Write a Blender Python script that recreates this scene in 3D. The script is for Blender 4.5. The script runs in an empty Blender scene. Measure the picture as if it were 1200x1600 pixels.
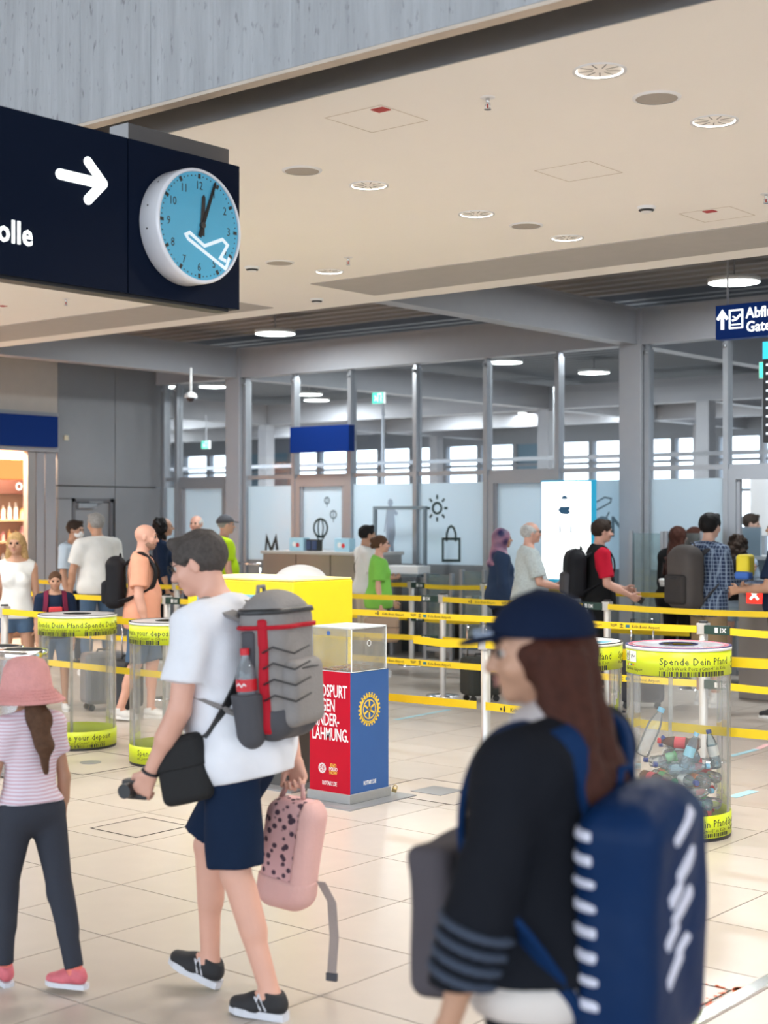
import bpy, bmesh, math, random
import numpy as np
from mathutils import Vector, Matrix

# ------------------------------------------------------------------ camera, world, exposure
SC = bpy.context.scene
COL = SC.collection
FPX, HCAM, HOR = 2315.0, 1.75, 806.0
YAW = math.radians(39.67)
cam_d = bpy.data.cameras.new('camera')
cam_d.sensor_fit = 'AUTO'
cam_d.sensor_width = 36.0
cam_d.lens = FPX / 1600.0 * 36.0
cam_d.shift_y = (HOR - 800.0) / 1600.0
cam_d.clip_start, cam_d.clip_end = 0.05, 400
cam_d.dof.use_dof = True
cam_d.dof.focus_distance = 8.2
cam_d.dof.aperture_fstop = 2.6
cam = bpy.data.objects.new('camera', cam_d)
COL.objects.link(cam)
cam.location = (0, 0, HCAM)
cam.rotation_euler = (math.pi / 2, 0, YAW)
SC.camera = cam

w = bpy.data.worlds.new('hall_daylight')
SC.world = w
w.use_nodes = True
wn = w.node_tree
bg = wn.nodes['Background']
tc = wn.nodes.new('ShaderNodeTexCoord')
sep = wn.nodes.new('ShaderNodeSeparateXYZ')
ramp = wn.nodes.new('ShaderNodeValToRGB')
ramp.color_ramp.elements[0].position = 0.45
ramp.color_ramp.elements[0].color = (0.72, 0.83, 0.95, 1)
ramp.color_ramp.elements[1].position = 0.8
ramp.color_ramp.elements[1].color = (0.72, 0.86, 1.0, 1)
mp = wn.nodes.new('ShaderNodeMath'); mp.operation = 'MULTIPLY_ADD'
mp.inputs[1].default_value = 0.5; mp.inputs[2].default_value = 0.5
wn.links.new(tc.outputs['Generated'], sep.inputs[0])
wn.links.new(sep.outputs['Z'], mp.inputs[0])
wn.links.new(mp.outputs[0], ramp.inputs[0])
wn.links.new(ramp.outputs[0], bg.inputs[0])
bg.inputs[1].default_value = 2.8

SC.view_settings.view_transform = 'Standard'
SC.view_settings.look = 'None'
SC.view_settings.gamma = 1.0
SC.view_settings.use_curve_mapping = False
SC.view_settings.exposure = 0.74
SC.cycles.transparent_max_bounces = 32
SC.cycles.max_bounces = 10
SC.cycles.diffuse_bounces = 5
SC.cycles.caustics_reflective = False
SC.cycles.caustics_refractive = False

PI = math.pi
CY, SY = math.cos(YAW), math.sin(YAW)
RIGHT = Vector((CY, SY, 0)); FWD = Vector((-SY, CY, 0))

def at(px, d, py=None, z=None):
    """world point on the ray through a photo pixel, at depth d along the view axis"""
    p = FWD * d + RIGHT * ((px - 600) / FPX * d)
    p.z = z if z is not None else (HCAM - (py - HOR) * d / FPX if py is not None else 0)
    return p
def onz(px, py, z=0.0):
    return at(px, (HCAM - z) * FPX / (py - HOR), z=z)
def ony(px, py, Y):
    return at(px, Y * FPX / (CY * FPX + SY * (px - 600)), py)
def onx(px, py, X):
    return at(px, X * FPX / (-SY * FPX + CY * (px - 600)), py)

# ------------------------------------------------------------------ materials
MATS = {}
def mat(name, col, rough=0.6, metal=0.0, var=0.06, scale=8.0, bump=0.0, bscale=60.0, spec=0.5, emit=None, estr=1.0, rnd=0.0, coat=0.0):
    if name in MATS: return MATS[name]
    m = bpy.data.materials.new(name); m.use_nodes = True
    nt = m.node_tree; N = nt.nodes; L = nt.links
    b = N['Principled BSDF']
    b.inputs['Roughness'].default_value = rough
    b.inputs['Metallic'].default_value = metal
    b.inputs['Specular IOR Level'].default_value = spec
    b.inputs['Coat Weight'].default_value = coat
    c = tuple(col) + (1,)
    t = N.new('ShaderNodeTexCoord'); n = N.new('ShaderNodeTexNoise')
    n.inputs['Scale'].default_value = scale; n.inputs['Detail'].default_value = 4
    L.new(t.outputs['Object'], n.inputs['Vector'])
    mx = N.new('ShaderNodeMix'); mx.data_type = 'RGBA'
    mx.inputs[6].default_value = tuple(max(0, v * (1 - var)) for v in col) + (1,)
    mx.inputs[7].default_value = tuple(min(1, v * (1 + var)) for v in col) + (1,)
    L.new(n.outputs['Fac'], mx.inputs[0])
    out = mx.outputs[2]
    if rnd:
        oi = N.new('ShaderNodeObjectInfo'); hs = N.new('ShaderNodeHueSaturation')
        mr = N.new('ShaderNodeMapRange'); mr.inputs[3].default_value = 1 - rnd; mr.inputs[4].default_value = 1 + rnd
        L.new(oi.outputs['Random'], mr.inputs[0]); L.new(mr.outputs[0], hs.inputs['Value'])
        L.new(out, hs.inputs['Color']); out = hs.outputs[0]
    L.new(out, b.inputs['Base Color'])
    if emit:
        b.inputs['Emission Color'].default_value = tuple(emit) + (1,)
        b.inputs['Emission Strength'].default_value = estr
    if bump:
        n2 = N.new('ShaderNodeTexNoise'); n2.inputs['Scale'].default_value = bscale; n2.inputs['Detail'].default_value = 3
        L.new(t.outputs['Object'], n2.inputs['Vector'])
        bp = N.new('ShaderNodeBump'); bp.inputs['Strength'].default_value = bump; bp.inputs['Distance'].default_value = 0.01
        L.new(n2.outputs['Fac'], bp.inputs['Height']); L.new(bp.outputs[0], b.inputs['Normal'])
    MATS[name] = m
    return m
def lamp_mat(name, col, s):
    if name in MATS: return MATS[name]
    m = bpy.data.materials.new(name); m.use_nodes = True
    nt = m.node_tree
    for n in list(nt.nodes): nt.nodes.remove(n)
    e = nt.nodes.new('ShaderNodeEmission'); o = nt.nodes.new('ShaderNodeOutputMaterial')
    e.inputs[0].default_value = tuple(col) + (1,); e.inputs[1].default_value = s
    nt.links.new(e.outputs[0], o.inputs[0])
    MATS[name] = m
    return m
def glass_mat(name, tint=(1, 1, 1), rough=0.02, refl=1.0, haze=0.0, dcol=(.8, .8, .8)):
    """thin clear sheet: transparent with a Fresnel reflection and a diffuse haze added to brighten it"""
    if name in MATS: return MATS[name]
    m = bpy.data.materials.new(name); m.use_nodes = True
    nt = m.node_tree; N = nt.nodes; L = nt.links
    for n in list(N): N.remove(n)
    o = N.new('ShaderNodeOutputMaterial')
    tr = N.new('ShaderNodeBsdfTransparent'); tr.inputs[0].default_value = tuple(tint) + (1,)
    gl = N.new('ShaderNodeBsdfGlossy'); gl.inputs['Roughness'].default_value = rough
    fr = N.new('ShaderNodeFresnel'); fr.inputs[0].default_value = 1.35
    mu = N.new('ShaderNodeMath'); mu.operation = 'MULTIPLY'; mu.inputs[1].default_value = refl
    mx = N.new('ShaderNodeMixShader')
    L.new(fr.outputs[0], mu.inputs[0]); L.new(mu.outputs[0], mx.inputs[0])
    L.new(tr.outputs[0], mx.inputs[1]); L.new(gl.outputs[0], mx.inputs[2])
    out = mx.outputs[0]
    if haze:  # diffuse colour mixed in so clear parts read brighter
        df = N.new('ShaderNodeBsdfDiffuse'); df.inputs[0].default_value = tuple(dcol) + (1,)
        t = N.new('ShaderNodeTexCoord'); no = N.new('ShaderNodeTexNoise'); no.inputs['Scale'].default_value = 9
        mr = N.new('ShaderNodeMapRange'); mr.inputs[3].default_value = haze * .3; mr.inputs[4].default_value = haze * 1.7
        L.new(t.outputs['Object'], no.inputs['Vector']); L.new(no.outputs['Fac'], mr.inputs[0])
        m2 = N.new('ShaderNodeMixShader'); L.new(mr.outputs[0], m2.inputs[0])
        L.new(out, m2.inputs[1]); L.new(df.outputs[0], m2.inputs[2]); out = m2.outputs[0]
    L.new(out, o.inputs[0])
    MATS[name] = m
    return m

# ------------------------------------------------------------------ objects, tags
def link(name, me, parent=None):
    o = bpy.data.objects.new(name, me); COL.objects.link(o)
    if parent is not None: o.parent = parent
    return o
def tag(o, label=None, cat=None, group=None, kind=None):
    if label: o['label'] = label
    if cat: o['category'] = cat
    if group: o['group'] = group
    if kind: o['kind'] = kind
    return o
def thing(name, label, cat, loc=(0, 0, 0), rz=0.0, group=None):
    o = link(name, None); o.location = loc; o.rotation_euler = (0, 0, rz); o.empty_display_size = .1
    return tag(o, label, cat, group)
def copy_tree(src, label=None, group=None):
    r = src.copy(); COL.objects.link(r)
    if label: r['label'] = label
    if group: r['group'] = group
    for ch in list(src.children):
        c = ch.copy(); COL.objects.link(c); c.parent = r
        for g in ch.children:
            d = g.copy(); COL.objects.link(d); d.parent = c
    return r

class MB:
    """collects polygons of one mesh"""
    def __init__(s): s.v = []; s.f = []; s.mi = []; s.m = 0; s.sm = []
    def add(s, vs, fs, M=None, smooth=False):
        b = len(s.v)
        s.v += [tuple(M @ Vector(v)) if M is not None else tuple(v) for v in vs]
        s.f += [tuple(b + i for i in f) for f in fs]
        s.mi += [s.m] * len(fs); s.sm += [smooth] * len(fs)
        return s
    def box(s, lo, hi, M=None, bev=0.0):
        x0, y0, z0 = lo; x1, y1, z1 = hi
        if bev <= 0:
            vs = [(x0,y0,z0),(x1,y0,z0),(x1,y1,z0),(x0,y1,z0),(x0,y0,z1),(x1,y0,z1),(x1,y1,z1),(x0,y1,z1)]
            return s.add(vs, [(0,3,2,1),(4,5,6,7),(0,1,5,4),(1,2,6,5),(2,3,7,6),(3,0,4,7)], M)
        bm = bmesh.new(); bmesh.ops.create_cube(bm, size=1)
        for v in bm.verts:
            v.co = Vector(((x0+x1)/2 + v.co.x*(x1-x0), (y0+y1)/2 + v.co.y*(y1-y0), (z0+z1)/2 + v.co.z*(z1-z0)))
        bmesh.ops.bevel(bm, geom=list(bm.edges), offset=bev, segments=2, affect='EDGES', profile=.5)
        bm.verts.index_update()
        s.add([v.co.copy() for v in bm.verts], [tuple(v.index for v in f.verts) for f in bm.faces], M)
        bm.free(); return s
    def lathe(s, prof, n=32, M=None, c=(0,0), a0=0.0, a1=2*PI, smooth=True, closed=False):
        full = abs(a1 - a0 - 2*PI) < 1e-6
        k = n if full else n + 1
        vs = []
        for i in range(k):
            a = a0 + (a1 - a0) * i / n
            for r, z in prof: vs.append((c[0] + r*math.cos(a), c[1] + r*math.sin(a), z))
        m = len(prof); fs = []
        for i in range(n):
            j = (i + 1) % k
            for q in range(m - (0 if closed else 1)):
                q2 = (q + 1) % m
                fs.append((i*m+q, j*m+q, j*m+q2, i*m+q2))
        return s.add(vs, fs, M, smooth)
    def disc(s, r, z, n=32, M=None, c=(0, 0), up=True):
        vs = [(c[0]+r*math.cos(2*PI*i/n), c[1]+r*math.sin(2*PI*i/n), z) for i in range(n)]
        f = tuple(range(n)) if up else tuple(reversed(range(n)))
        return s.add(vs, [f], M)
    def cyl(s, r, z0, z1, n=24, M=None, c=(0, 0), r1=None):
        s.lathe([(r, z0), (r if r1 is None else r1, z1)], n, M, c)
        s.disc(r, z0, n, M, c, False); s.disc(r if r1 is None else r1, z1, n, M, c, True); return s
    def tube(s, pts, r, n=8, M=None, close=False):
        pts = [Vector(p) for p in pts]; rings = []
        rr = r if isinstance(r, (list, tuple)) else [r]*len(pts)
        L = len(pts); ref = None
        vs = []
        for i, p in enumerate(pts):
            a = pts[i-1] if (i or close) else p
            b = pts[(i+1) % L] if (i < L-1 or close) else p
            t = (b - a).normalized()
            if ref is None: ref = Vector((0,0,1)) if abs(t.z) < .9 else Vector((1,0,0))
            u = (ref - t*ref.dot(t)).normalized(); ref = u
            v = t.cross(u)
            for k in range(n):
                an = 2*PI*k/n
                vs.append(p + (u*math.cos(an) + v*math.sin(an))*rr[i])
        fs = []
        for i in range(L if close else L-1):
            j = (i+1) % L
            for k in range(n):
                k2 = (k+1) % n
                fs.append((i*n+k, i*n+k2, j*n+k2, j*n+k))
        if not close:
            fs.append(tuple(reversed(range(n)))); fs.append(tuple((L-1)*n+k for k in range(n)))
        return s.add(vs, fs, M, True)
    def prism(s, poly, z0, z1, M=None):
        n = len(poly)
        vs = [(x, y, z0) for x, y in poly] + [(x, y, z1) for x, y in poly]
        fs = [tuple(reversed(range(n))), tuple(range(n, 2*n))] + [(i, (i+1) % n, n+(i+1) % n, n+i) for i in range(n)]
        return s.add(vs, fs, M)
    def stroke(s, pts, w, t=0.002, M=None, close=False):
        """flat polyline of width w in the local XY plane, thickness t along Z"""
        L = len(pts); pts = [Vector((p[0], p[1])) for p in pts]
        l, r = [], []
        for i, p in enumerate(pts):
            a = pts[i-1] if (i or close) else None
            b = pts[(i+1) % L] if (i < L-1 or close) else None
            d1 = (p-a).normalized() if a is not None else (b-p).normalized()
            d2 = (b-p).normalized() if b is not None else d1
            d = (d1+d2)
            d = d.normalized() if d.length > 1e-6 else d1
            nrm = Vector((-d.y, d.x)); k = 1/max(.45, nrm.dot(Vector((-d1.y, d1.x))))
            l.append(p + nrm*w/2*k); r.append(p - nrm*w/2*k)
        for i in range(L if close else L-1):
            j = (i+1) % L
            s.prism([tuple(r[i]), tuple(r[j]), tuple(l[j]), tuple(l[i])], 0, t, M)
        return s
    def mesh(s, name='m', mats=()):
        me = bpy.data.meshes.new(name)
        me.from_pydata(s.v, [], s.f)
        for m in mats: me.materials.append(m)
        me.polygons.foreach_set('material_index', s.mi)
        me.polygons.foreach_set('use_smooth', s.sm)
        me.update()
        return me
    def build(s, name, m, parent=None):
        ms = m if isinstance(m, (list, tuple)) else [m]
        return link(name, s.mesh(name, ms), parent)

def circ(cx, cy, r, n=24, ry=None, a0=0, a1=2*PI):
    ry = r if ry is None else ry
    return [(cx + r*math.cos(a0+(a1-a0)*i/n), cy + ry*math.sin(a0+(a1-a0)*i/n)) for i in range(n + (0 if abs(a1-a0-2*PI) < 1e-6 else 1))]

TXT = {}
def text_mesh(s, size=1.0, bold=0.0, wide=1.0, spacing=1.0, align='LEFT', thick=0.001, res=2):
    key = (s, size, bold, wide, spacing, align, thick)
    if key in TXT: return TXT[key].copy()
    cu = bpy.data.curves.new('lettering', 'FONT')
    cu.body = s; cu.size = size; cu.offset = bold; cu.space_character = spacing
    cu.align_x = align; cu.extrude = thick/2; cu.resolution_u = res
    o = bpy.data.objects.new('tmp', cu); COL.objects.link(o)
    dg = bpy.context.evaluated_depsgraph_get(); dg.update()
    me = bpy.data.meshes.new_from_object(o.evaluated_get(dg))
    bpy.data.objects.remove(o)
    if wide != 1.0: me.transform(Matrix.Diagonal((wide, 1, 1, 1)))
    TXT[key] = me
    return me.copy()
def text(s, m, parent, M, name='lettering', **k):
    me = text_mesh(s, **k); me.transform(M); me.materials.clear(); me.materials.append(m)
    return link(name, me, parent)
def text_bent(s, m, parent, R, ang0, z, name='lettering', **k):
    """text wrapped on the outside of a cylinder; ang0 is the angle of the text origin, running left to right"""
    me = text_mesh(s, **k)
    for v in me.vertices:
        x, y, t = v.co
        a = ang0 + x / R
        v.co = ((R + t) * math.cos(a), (R + t) * math.sin(a), z + y)
    me.materials.clear(); me.materials.append(m)
    return link(name, me, parent)

# plane frames: local x = reading direction, y = up, z = outward
def frame(o, x, z):
    x = Vector(x).normalized(); z = Vector(z).normalized(); y = z.cross(x)
    return Matrix(((x.x, y.x, z.x, o[0]), (x.y, y.y, z.y, o[1]), (x.z, y.z, z.z, o[2]), (0, 0, 0, 1)))
def frY(o): return frame(o, (1, 0, 0), (0, -1, 0))     # on a wall facing the hall
def frX(o): return frame(o, (0, 1, 0), (1, 0, 0))      # on a face looking along +X

# ------------------------------------------------------------------ implicit surfaces
def V3(*a): return np.array(a, dtype=np.float64)
class Field:
    def __init__(s): s.p = []; s.lo = np.full(3, 9e9); s.hi = np.full(3, -9e9); s.cuts = []; s.noise = None; s.subs = []
    def _bb(s, lo, hi): s.lo = np.minimum(s.lo, lo); s.hi = np.maximum(s.hi, hi)
    def rc(s, a, b, ra, rb, k=.02, cut=None, sub=False, flat=None):
        a = np.array(a, float); b = np.array(b, float)
        lo = np.minimum(a - ra, b - rb); hi = np.maximum(a + ra, b + rb)
        ba = b - a; L2 = max(1e-9, float(ba @ ba))
        def f(X, Y, Z):
            px, py, pz = X-a[0], Y-a[1], Z-a[2]
            h = np.clip((px*ba[0]+py*ba[1]+pz*ba[2])/L2, 0, 1)
            d = np.sqrt((px-h*ba[0])**2+(py-h*ba[1])**2+(pz-h*ba[2])**2) - (ra+(rb-ra)*h)
            if cut is not None:
                for c, n in cut:
                    d = np.maximum(d, (X-c[0])*n[0]+(Y-c[1])*n[1]+(Z-c[2])*n[2])
            return d
        (s.subs if sub else s.p).append((f, lo, hi, k))
        if not sub: s._bb(lo, hi)
        return s
    def el(s, c, r, R=None, k=.02, cut=None, sub=False):
        c = np.array(c, float); r = np.array(r, float)
        R = np.eye(3) if R is None else np.array(R)[:3, :3]
        e = np.sqrt(((R * r[None, :])**2).sum(1)); lo, hi = c-e, c+e
        def f(X, Y, Z):
            px, py, pz = X-c[0], Y-c[1], Z-c[2]
            q = [(px*R[0, i]+py*R[1, i]+pz*R[2, i]) for i in range(3)]
            k0 = np.sqrt((q[0]/r[0])**2+(q[1]/r[1])**2+(q[2]/r[2])**2)
            k1 = np.sqrt((q[0]/r[0]**2)**2+(q[1]/r[1]**2)**2+(q[2]/r[2]**2)**2)+1e-9
            d = k0*(k0-1)/k1
            if cut is not None:
                for cc, n in cut:
                    d = np.maximum(d, (X-cc[0])*n[0]+(Y-cc[1])*n[1]+(Z-cc[2])*n[2])
            return d
        (s.subs if sub else s.p).append((f, lo, hi, k))
        if not sub: s._bb(lo, hi)
        return s
    def bx(s, c, half, rad=.01, R=None, k=.01, sub=False, cut=None):
        c = np.array(c, float); hb = np.array(half, float)
        R = np.eye(3) if R is None else np.array(R)[:3, :3]
        e = (np.abs(R) * hb[None, :]).sum(1); lo, hi = c-e, c+e
        def f(X, Y, Z):
            px, py, pz = X-c[0], Y-c[1], Z-c[2]
            q = [np.abs(px*R[0, i]+py*R[1, i]+pz*R[2, i]) - (hb[i]-rad) for i in range(3)]
            o = np.sqrt(np.maximum(q[0], 0)**2+np.maximum(q[1], 0)**2+np.maximum(q[2], 0)**2)
            d = o + np.minimum(np.maximum(q[0], np.maximum(q[1], q[2])), 0) - rad
            if cut is not None:
                for cc, n in cut:
                    d = np.maximum(d, (X-cc[0])*n[0]+(Y-cc[1])*n[1]+(Z-cc[2])*n[2])
            return d
        (s.subs if sub else s.p).append((f, lo, hi, k))
        if not sub: s._bb(lo, hi)
        return s
    def cut(s, c, n): s.cuts.append((np.array(c, float), np.array(n, float)/np.linalg.norm(n))); return s
    def ripple(s, amp, f=40., seed=0): s.noise = (amp, f, seed); return s
    def grid(s, h, lo=None, hi=None, infl=0.0):
        lo = (s.lo if lo is None else np.array(lo, float)) - 2.5*h - infl
        hi = (s.hi if hi is None else np.array(hi, float)) + 2.5*h + infl
        lo = np.floor(lo/h)*h
        n = np.ceil((hi-lo)/h).astype(int)+1
        ax = [(lo[i]+h*np.arange(n[i])).astype(np.float32) for i in range(3)]
        D = np.full(n, 1.0, np.float32)
        def region(l, u, k):
            m = k + 2.5*h + infl
            i0 = [max(0, int((l[i]-m-lo[i])/h)) for i in range(3)]
            i1 = [min(int(n[i]), int((u[i]+m-lo[i])/h)+2) for i in range(3)]
            if any(i1[i] <= i0[i] for i in range(3)): return None
            sl = tuple(slice(i0[i], i1[i]) for i in range(3))
            return sl, ax[0][sl[0]][:, None, None], ax[1][sl[1]][None, :, None], ax[2][sl[2]][None, None, :]
        for f, l, u, k in s.p:
            r = region(l, u, k)
            if r is None: continue
            sl, X, Y, Z = r
            d = f(X, Y, Z).astype(np.float32) - infl; A = D[sl]
            hh = np.maximum(k-np.abs(A-d), 0)/k
            D[sl] = np.minimum(A, d) - hh*hh*k*.25
        for f, l, u, k in s.subs:
            r = region(l, u, k)
            if r is None: continue
            sl, X, Y, Z = r
            d = -f(X, Y, Z).astype(np.float32); A = D[sl]
            hh = np.maximum(k-np.abs(A-d), 0)/k
            D[sl] = np.maximum(A, d) + hh*hh*k*.25
        X, Y, Z = ax[0][:, None, None], ax[1][None, :, None], ax[2][None, None, :]
        if s.noise:
            a, fq, sd = s.noise
            D += a*(np.sin(fq*X+1.7*sd+2*np.sin(.43*fq*Z+sd))*np.sin(.8*fq*Y+2.1*sd+1.5*np.sin(.37*fq*X))+.8*np.sin(.55*fq*Z+fq*.5*X+.4*fq*Y+sd))
        for c, nn in s.cuts:
            D = np.maximum(D, (X-c[0])*nn[0]+(Y-c[1])*nn[1]+(Z-c[2])*nn[2])
        return D, lo, h
    def surf(s, h, lo=None, hi=None, infl=0.0, clip=None):
        D, o, h = s.grid(h, lo, hi, infl)
        if clip is not None:
            D2 = clip(o, h, D.shape); D = np.maximum(D, D2)
        return snet(D, o, h)
def snet(D, lo, h):
    S = D < 0
    n = D.shape; cs = (n[0]-1, n[1]-1, n[2]-1)
    acc = np.zeros(cs+(3,), np.float32); cnt = np.zeros(cs, np.float32)
    quads = []
    idx = np.arange(cs[0]*cs[1]*cs[2]).reshape(cs)
    for ax in range(3):
        a = [slice(None)]*3; b = [slice(None)]*3
        a[ax] = slice(0, -1); b[ax] = slice(1, None)
        a, b = tuple(a), tuple(b)
        m = S[a] != S[b]
        I = np.argwhere(m)
        if len(I) == 0: continue
        d0 = D[a][m]; d1 = D[b][m]
        P = I.astype(np.float32); P[:, ax] += d0/(d0-d1)
        o1, o2 = (ax+1) % 3, (ax+2) % 3
        cells = []
        for u, v in ((1, 1), (0, 1), (0, 0), (1, 0)):
            J = I.copy(); J[:, o1] -= u; J[:, o2] -= v
            ok = (J[:, o1] >= 0) & (J[:, o2] >= 0) & (J[:, o1] < cs[o1]) & (J[:, o2] < cs[o2])
            Jk = J[ok]
            np.add.at(acc, (Jk[:, 0], Jk[:, 1], Jk[:, 2]), P[ok])
            np.add.at(cnt, (Jk[:, 0], Jk[:, 1], Jk[:, 2]), 1)
            cells.append((J, ok))
        ok = cells[0][1] & cells[1][1] & cells[2][1] & cells[3][1]
        Q = np.stack([idx[tuple(np.clip(c[0], 0, np.array(cs)-1).T)] for c in cells], 1)[ok]
        fl = S[a][m][ok]
        Q[~fl] = Q[~fl][:, ::-1]
        quads.append(Q)
    if not quads: return np.zeros((0, 3)), np.zeros((0, 4), int)
    Q = np.concatenate(quads)
    used = cnt > 0
    remap = np.full(cs, -1); remap[used] = np.arange(used.sum())
    V = acc[used]/cnt[used][:, None]*h + np.array(lo)[None, :]
    Q = remap.ravel()[Q]
    return V, Q
def np_mesh(name, parts, m):
    Vs, Qs, b = [], [], 0
    for V, Q in parts:
        Vs.append(V); Qs.append(Q+b); b += len(V)
    V = np.concatenate(Vs).astype(np.float32); Q = np.concatenate(Qs).astype(np.int32)
    me = bpy.data.meshes.new(name)
    me.vertices.add(len(V)); me.vertices.foreach_set('co', V.ravel())
    me.loops.add(Q.size); me.loops.foreach_set('vertex_index', Q.ravel())
    me.polygons.add(len(Q)); me.polygons.foreach_set('loop_start', np.arange(0, Q.size, 4, dtype=np.int32))
    try: me.polygons.foreach_set('loop_total', np.full(len(Q), 4, np.int32))
    except Exception: pass
    me.polygons.foreach_set('use_smooth', np.ones(len(Q), bool))
    me.update(calc_edges=True); me.validate()
    if m is not None: me.materials.append(m)
    return me
def sdf_obj(name, field, h, m, parent=None, infl=0.0, clip=None):
    V, Q = field.surf(h, infl=infl, clip=clip)
    if len(Q) == 0: return None
    return link(name, np_mesh(name, [(V, Q)], m), parent)
# ------------------------------------------------------------------ palette
M_TILE = mat('floor_tile', (.49, .435, .385), rough=.3, var=.09, scale=5, rnd=.035, bump=.02, bscale=200)
M_JOINT = mat('tile_joint', (.16, .13, .105), rough=.9)
M_SOFFIT = mat('cream_plaster', (.92, .89, .85), rough=.85, var=.015, scale=2)
M_STRIPE = mat('grey_ceiling_panel', (.44, .42, .40), rough=.8)
M_CONC = mat('board_marked_concrete', (.37, .385, .405), rough=.9, var=.42, scale=5, bump=.5, bscale=45, rnd=.02)
def conc_detail(m):
    nt = m.node_tree; N, L = nt.nodes, nt.links; geo = N.new('ShaderNodeNewGeometry')
    for n_ in [q for q in N if q.type == 'TEX_NOISE']:
        mpn = N.new('ShaderNodeMapping'); mpn.inputs['Scale'].default_value = (2.4, 1, .22) if n_.inputs['Scale'].default_value < 20 else (1.6, 1, .25)
        n_.inputs['Detail'].default_value = 8; n_.inputs['Roughness'].default_value = .7
        L.new(geo.outputs['Position'], mpn.inputs[0]); L.new(mpn.outputs[0], n_.inputs['Vector'])
    b = N['Principled BSDF']; src = b.inputs['Base Color'].links[0].from_socket
    v = N.new('ShaderNodeTexNoise'); v.inputs['Scale'].default_value = 26; v.inputs['Detail'].default_value = 5
    m2 = N.new('ShaderNodeMapping'); m2.inputs['Scale'].default_value = (1.3, 1, .5); L.new(geo.outputs['Position'], m2.inputs[0]); L.new(m2.outputs[0], v.inputs['Vector'])
    r = N.new('ShaderNodeValToRGB'); r.color_ramp.elements[0].position = .60; r.color_ramp.elements[0].color = (0, 0, 0, 1); r.color_ramp.elements[1].position = .74; r.color_ramp.elements[1].color = (.75, .75, .75, 1)
    L.new(v.outputs['Fac'], r.inputs[0]); mx = N.new('ShaderNodeMix'); mx.data_type = 'RGBA'; mx.inputs[7].default_value = (.12, .12, .125, 1)
    L.new(r.outputs[0], mx.inputs[0]); L.new(src, mx.inputs[6]); L.new(mx.outputs[2], b.inputs['Base Color'])
conc_detail(M_CONC)
M_CONCE = mat('concrete_edge', (.56, .48, .40), rough=.9, var=.15)
M_DARK = mat('dark_void', (.03, .025, .022), rough=.9)
M_PIPE = mat('brown_duct', (.045, .032, .024), rough=.6)
M_STEEL = mat('painted_grey_steel', (.325, .33, .355), rough=.5, var=.04)
M_PANEL = mat('grey_wall_panel', (.26, .265, .28), rough=.45, var=.04, metal=.2)
M_RIB = mat('ribbed_ceiling', (.235, .22, .215), rough=.7)
M_RIBD = mat('ribbed_ceiling_dark', (.09, .085, .085), rough=.8)
M_ALU = mat('aluminium', (.36, .37, .39), rough=.35, metal=.6)
M_CHROME = mat('chrome', (.75, .75, .77), rough=.15, metal=1)
M_BRUSH = mat('brushed_steel', (.36, .33, .31), rough=.4, metal=.5, var=.08, scale=3)
M_GLASS = glass_mat('clear_glass', (.975, .985, .99), refl=.6)
M_ACRYL = glass_mat('acrylic', (.985, .985, .975), refl=.7, haze=.07, dcol=(.9, .88, .84))
M_ACRED = mat('acrylic_edge', (.75, .78, .78), rough=.2)
M_WHITE = mat('white_paint', (.8, .8, .8), rough=.5, var=.02)
M_BLACK = mat('black_plastic', (.02, .02, .022), rough=.45)
M_INK = mat('black_ink', (.025, .025, .022), rough=.7)
M_NAVY = mat('navy_sign', (.003, .007, .02), rough=.5, var=.02, spec=.08)
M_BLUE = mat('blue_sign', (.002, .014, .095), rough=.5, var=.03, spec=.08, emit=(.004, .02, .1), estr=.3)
M_YEL = mat('yellow_paint', (.84, .66, .015), rough=.42, var=.02)
M_BELT = mat('yellow_belt', (.80, .56, .01), rough=.6, var=.03)
M_LIME = mat('lime_print', (.56, .65, .015), rough=.4, var=.02)
M_POST = mat('pale_satin_steel', (.60, .58, .56), rough=.35, metal=.4)
M_GREEN = mat('green_black_clip', (.01, .04, .03), rough=.5)
M_FROST = None
def frosted():
    m = bpy.data.materials.new('frosted_film'); m.use_nodes = True
    nt = m.node_tree; N = nt.nodes; L = nt.links
    for n in list(N): N.remove(n)
    o = N.new('ShaderNodeOutputMaterial')
    d = N.new('ShaderNodeBsdfDiffuse'); d.inputs[0].default_value = (.62, .70, .75, 1)
    t = N.new('ShaderNodeBsdfTranslucent'); t.inputs[0].default_value = (.78, .88, .95, 1)
    a = N.new('ShaderNodeMixShader'); a.inputs[0].default_value = .5
    g = N.new('ShaderNodeBsdfGlossy'); g.inputs['Roughness'].default_value = .12
    b = N.new('ShaderNodeMixShader'); b.inputs[0].default_value = .05
    L.new(d.outputs[0], a.inputs[1]); L.new(t.outputs[0], a.inputs[2])
    L.new(a.outputs[0], b.inputs[1]); L.new(g.outputs[0], b.inputs[2]); L.new(b.outputs[0], o.inputs[0])
    return m
M_FROST = frosted()
M_LWARM = lamp_mat('downlight_glow', (1, .95, .88), 6.0)
M_LCOOL = lamp_mat('disc_glow', (.92, 1, .98), 7.0)
M_LITW = lamp_mat('backlit_white', (.82, .98, 1), 1.25)

def area_light(name, loc, size, power, color, rot=(0, 0, 0), parent=None, shape='DISK', spread=PI):
    l = bpy.data.lights.new(name, 'AREA'); l.shape = shape; l.size = size; l.energy = power; l.color = color; l.spread = spread
    o = bpy.data.objects.new(name, l); COL.objects.link(o); o.location = loc; o.rotation_euler = rot
    if parent is not None: o.parent = parent
    return o

YG = 15.0      # plane of the glass wall
XL = -16.8     # plane of the left wall
ZS = 3.6       # white ceiling
YS0, YS1 = 4.84, 9.83
ZB0, ZB1 = 3.71, 4.13   # steel beams
ZR = 4.3       # ribbed deck

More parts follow.
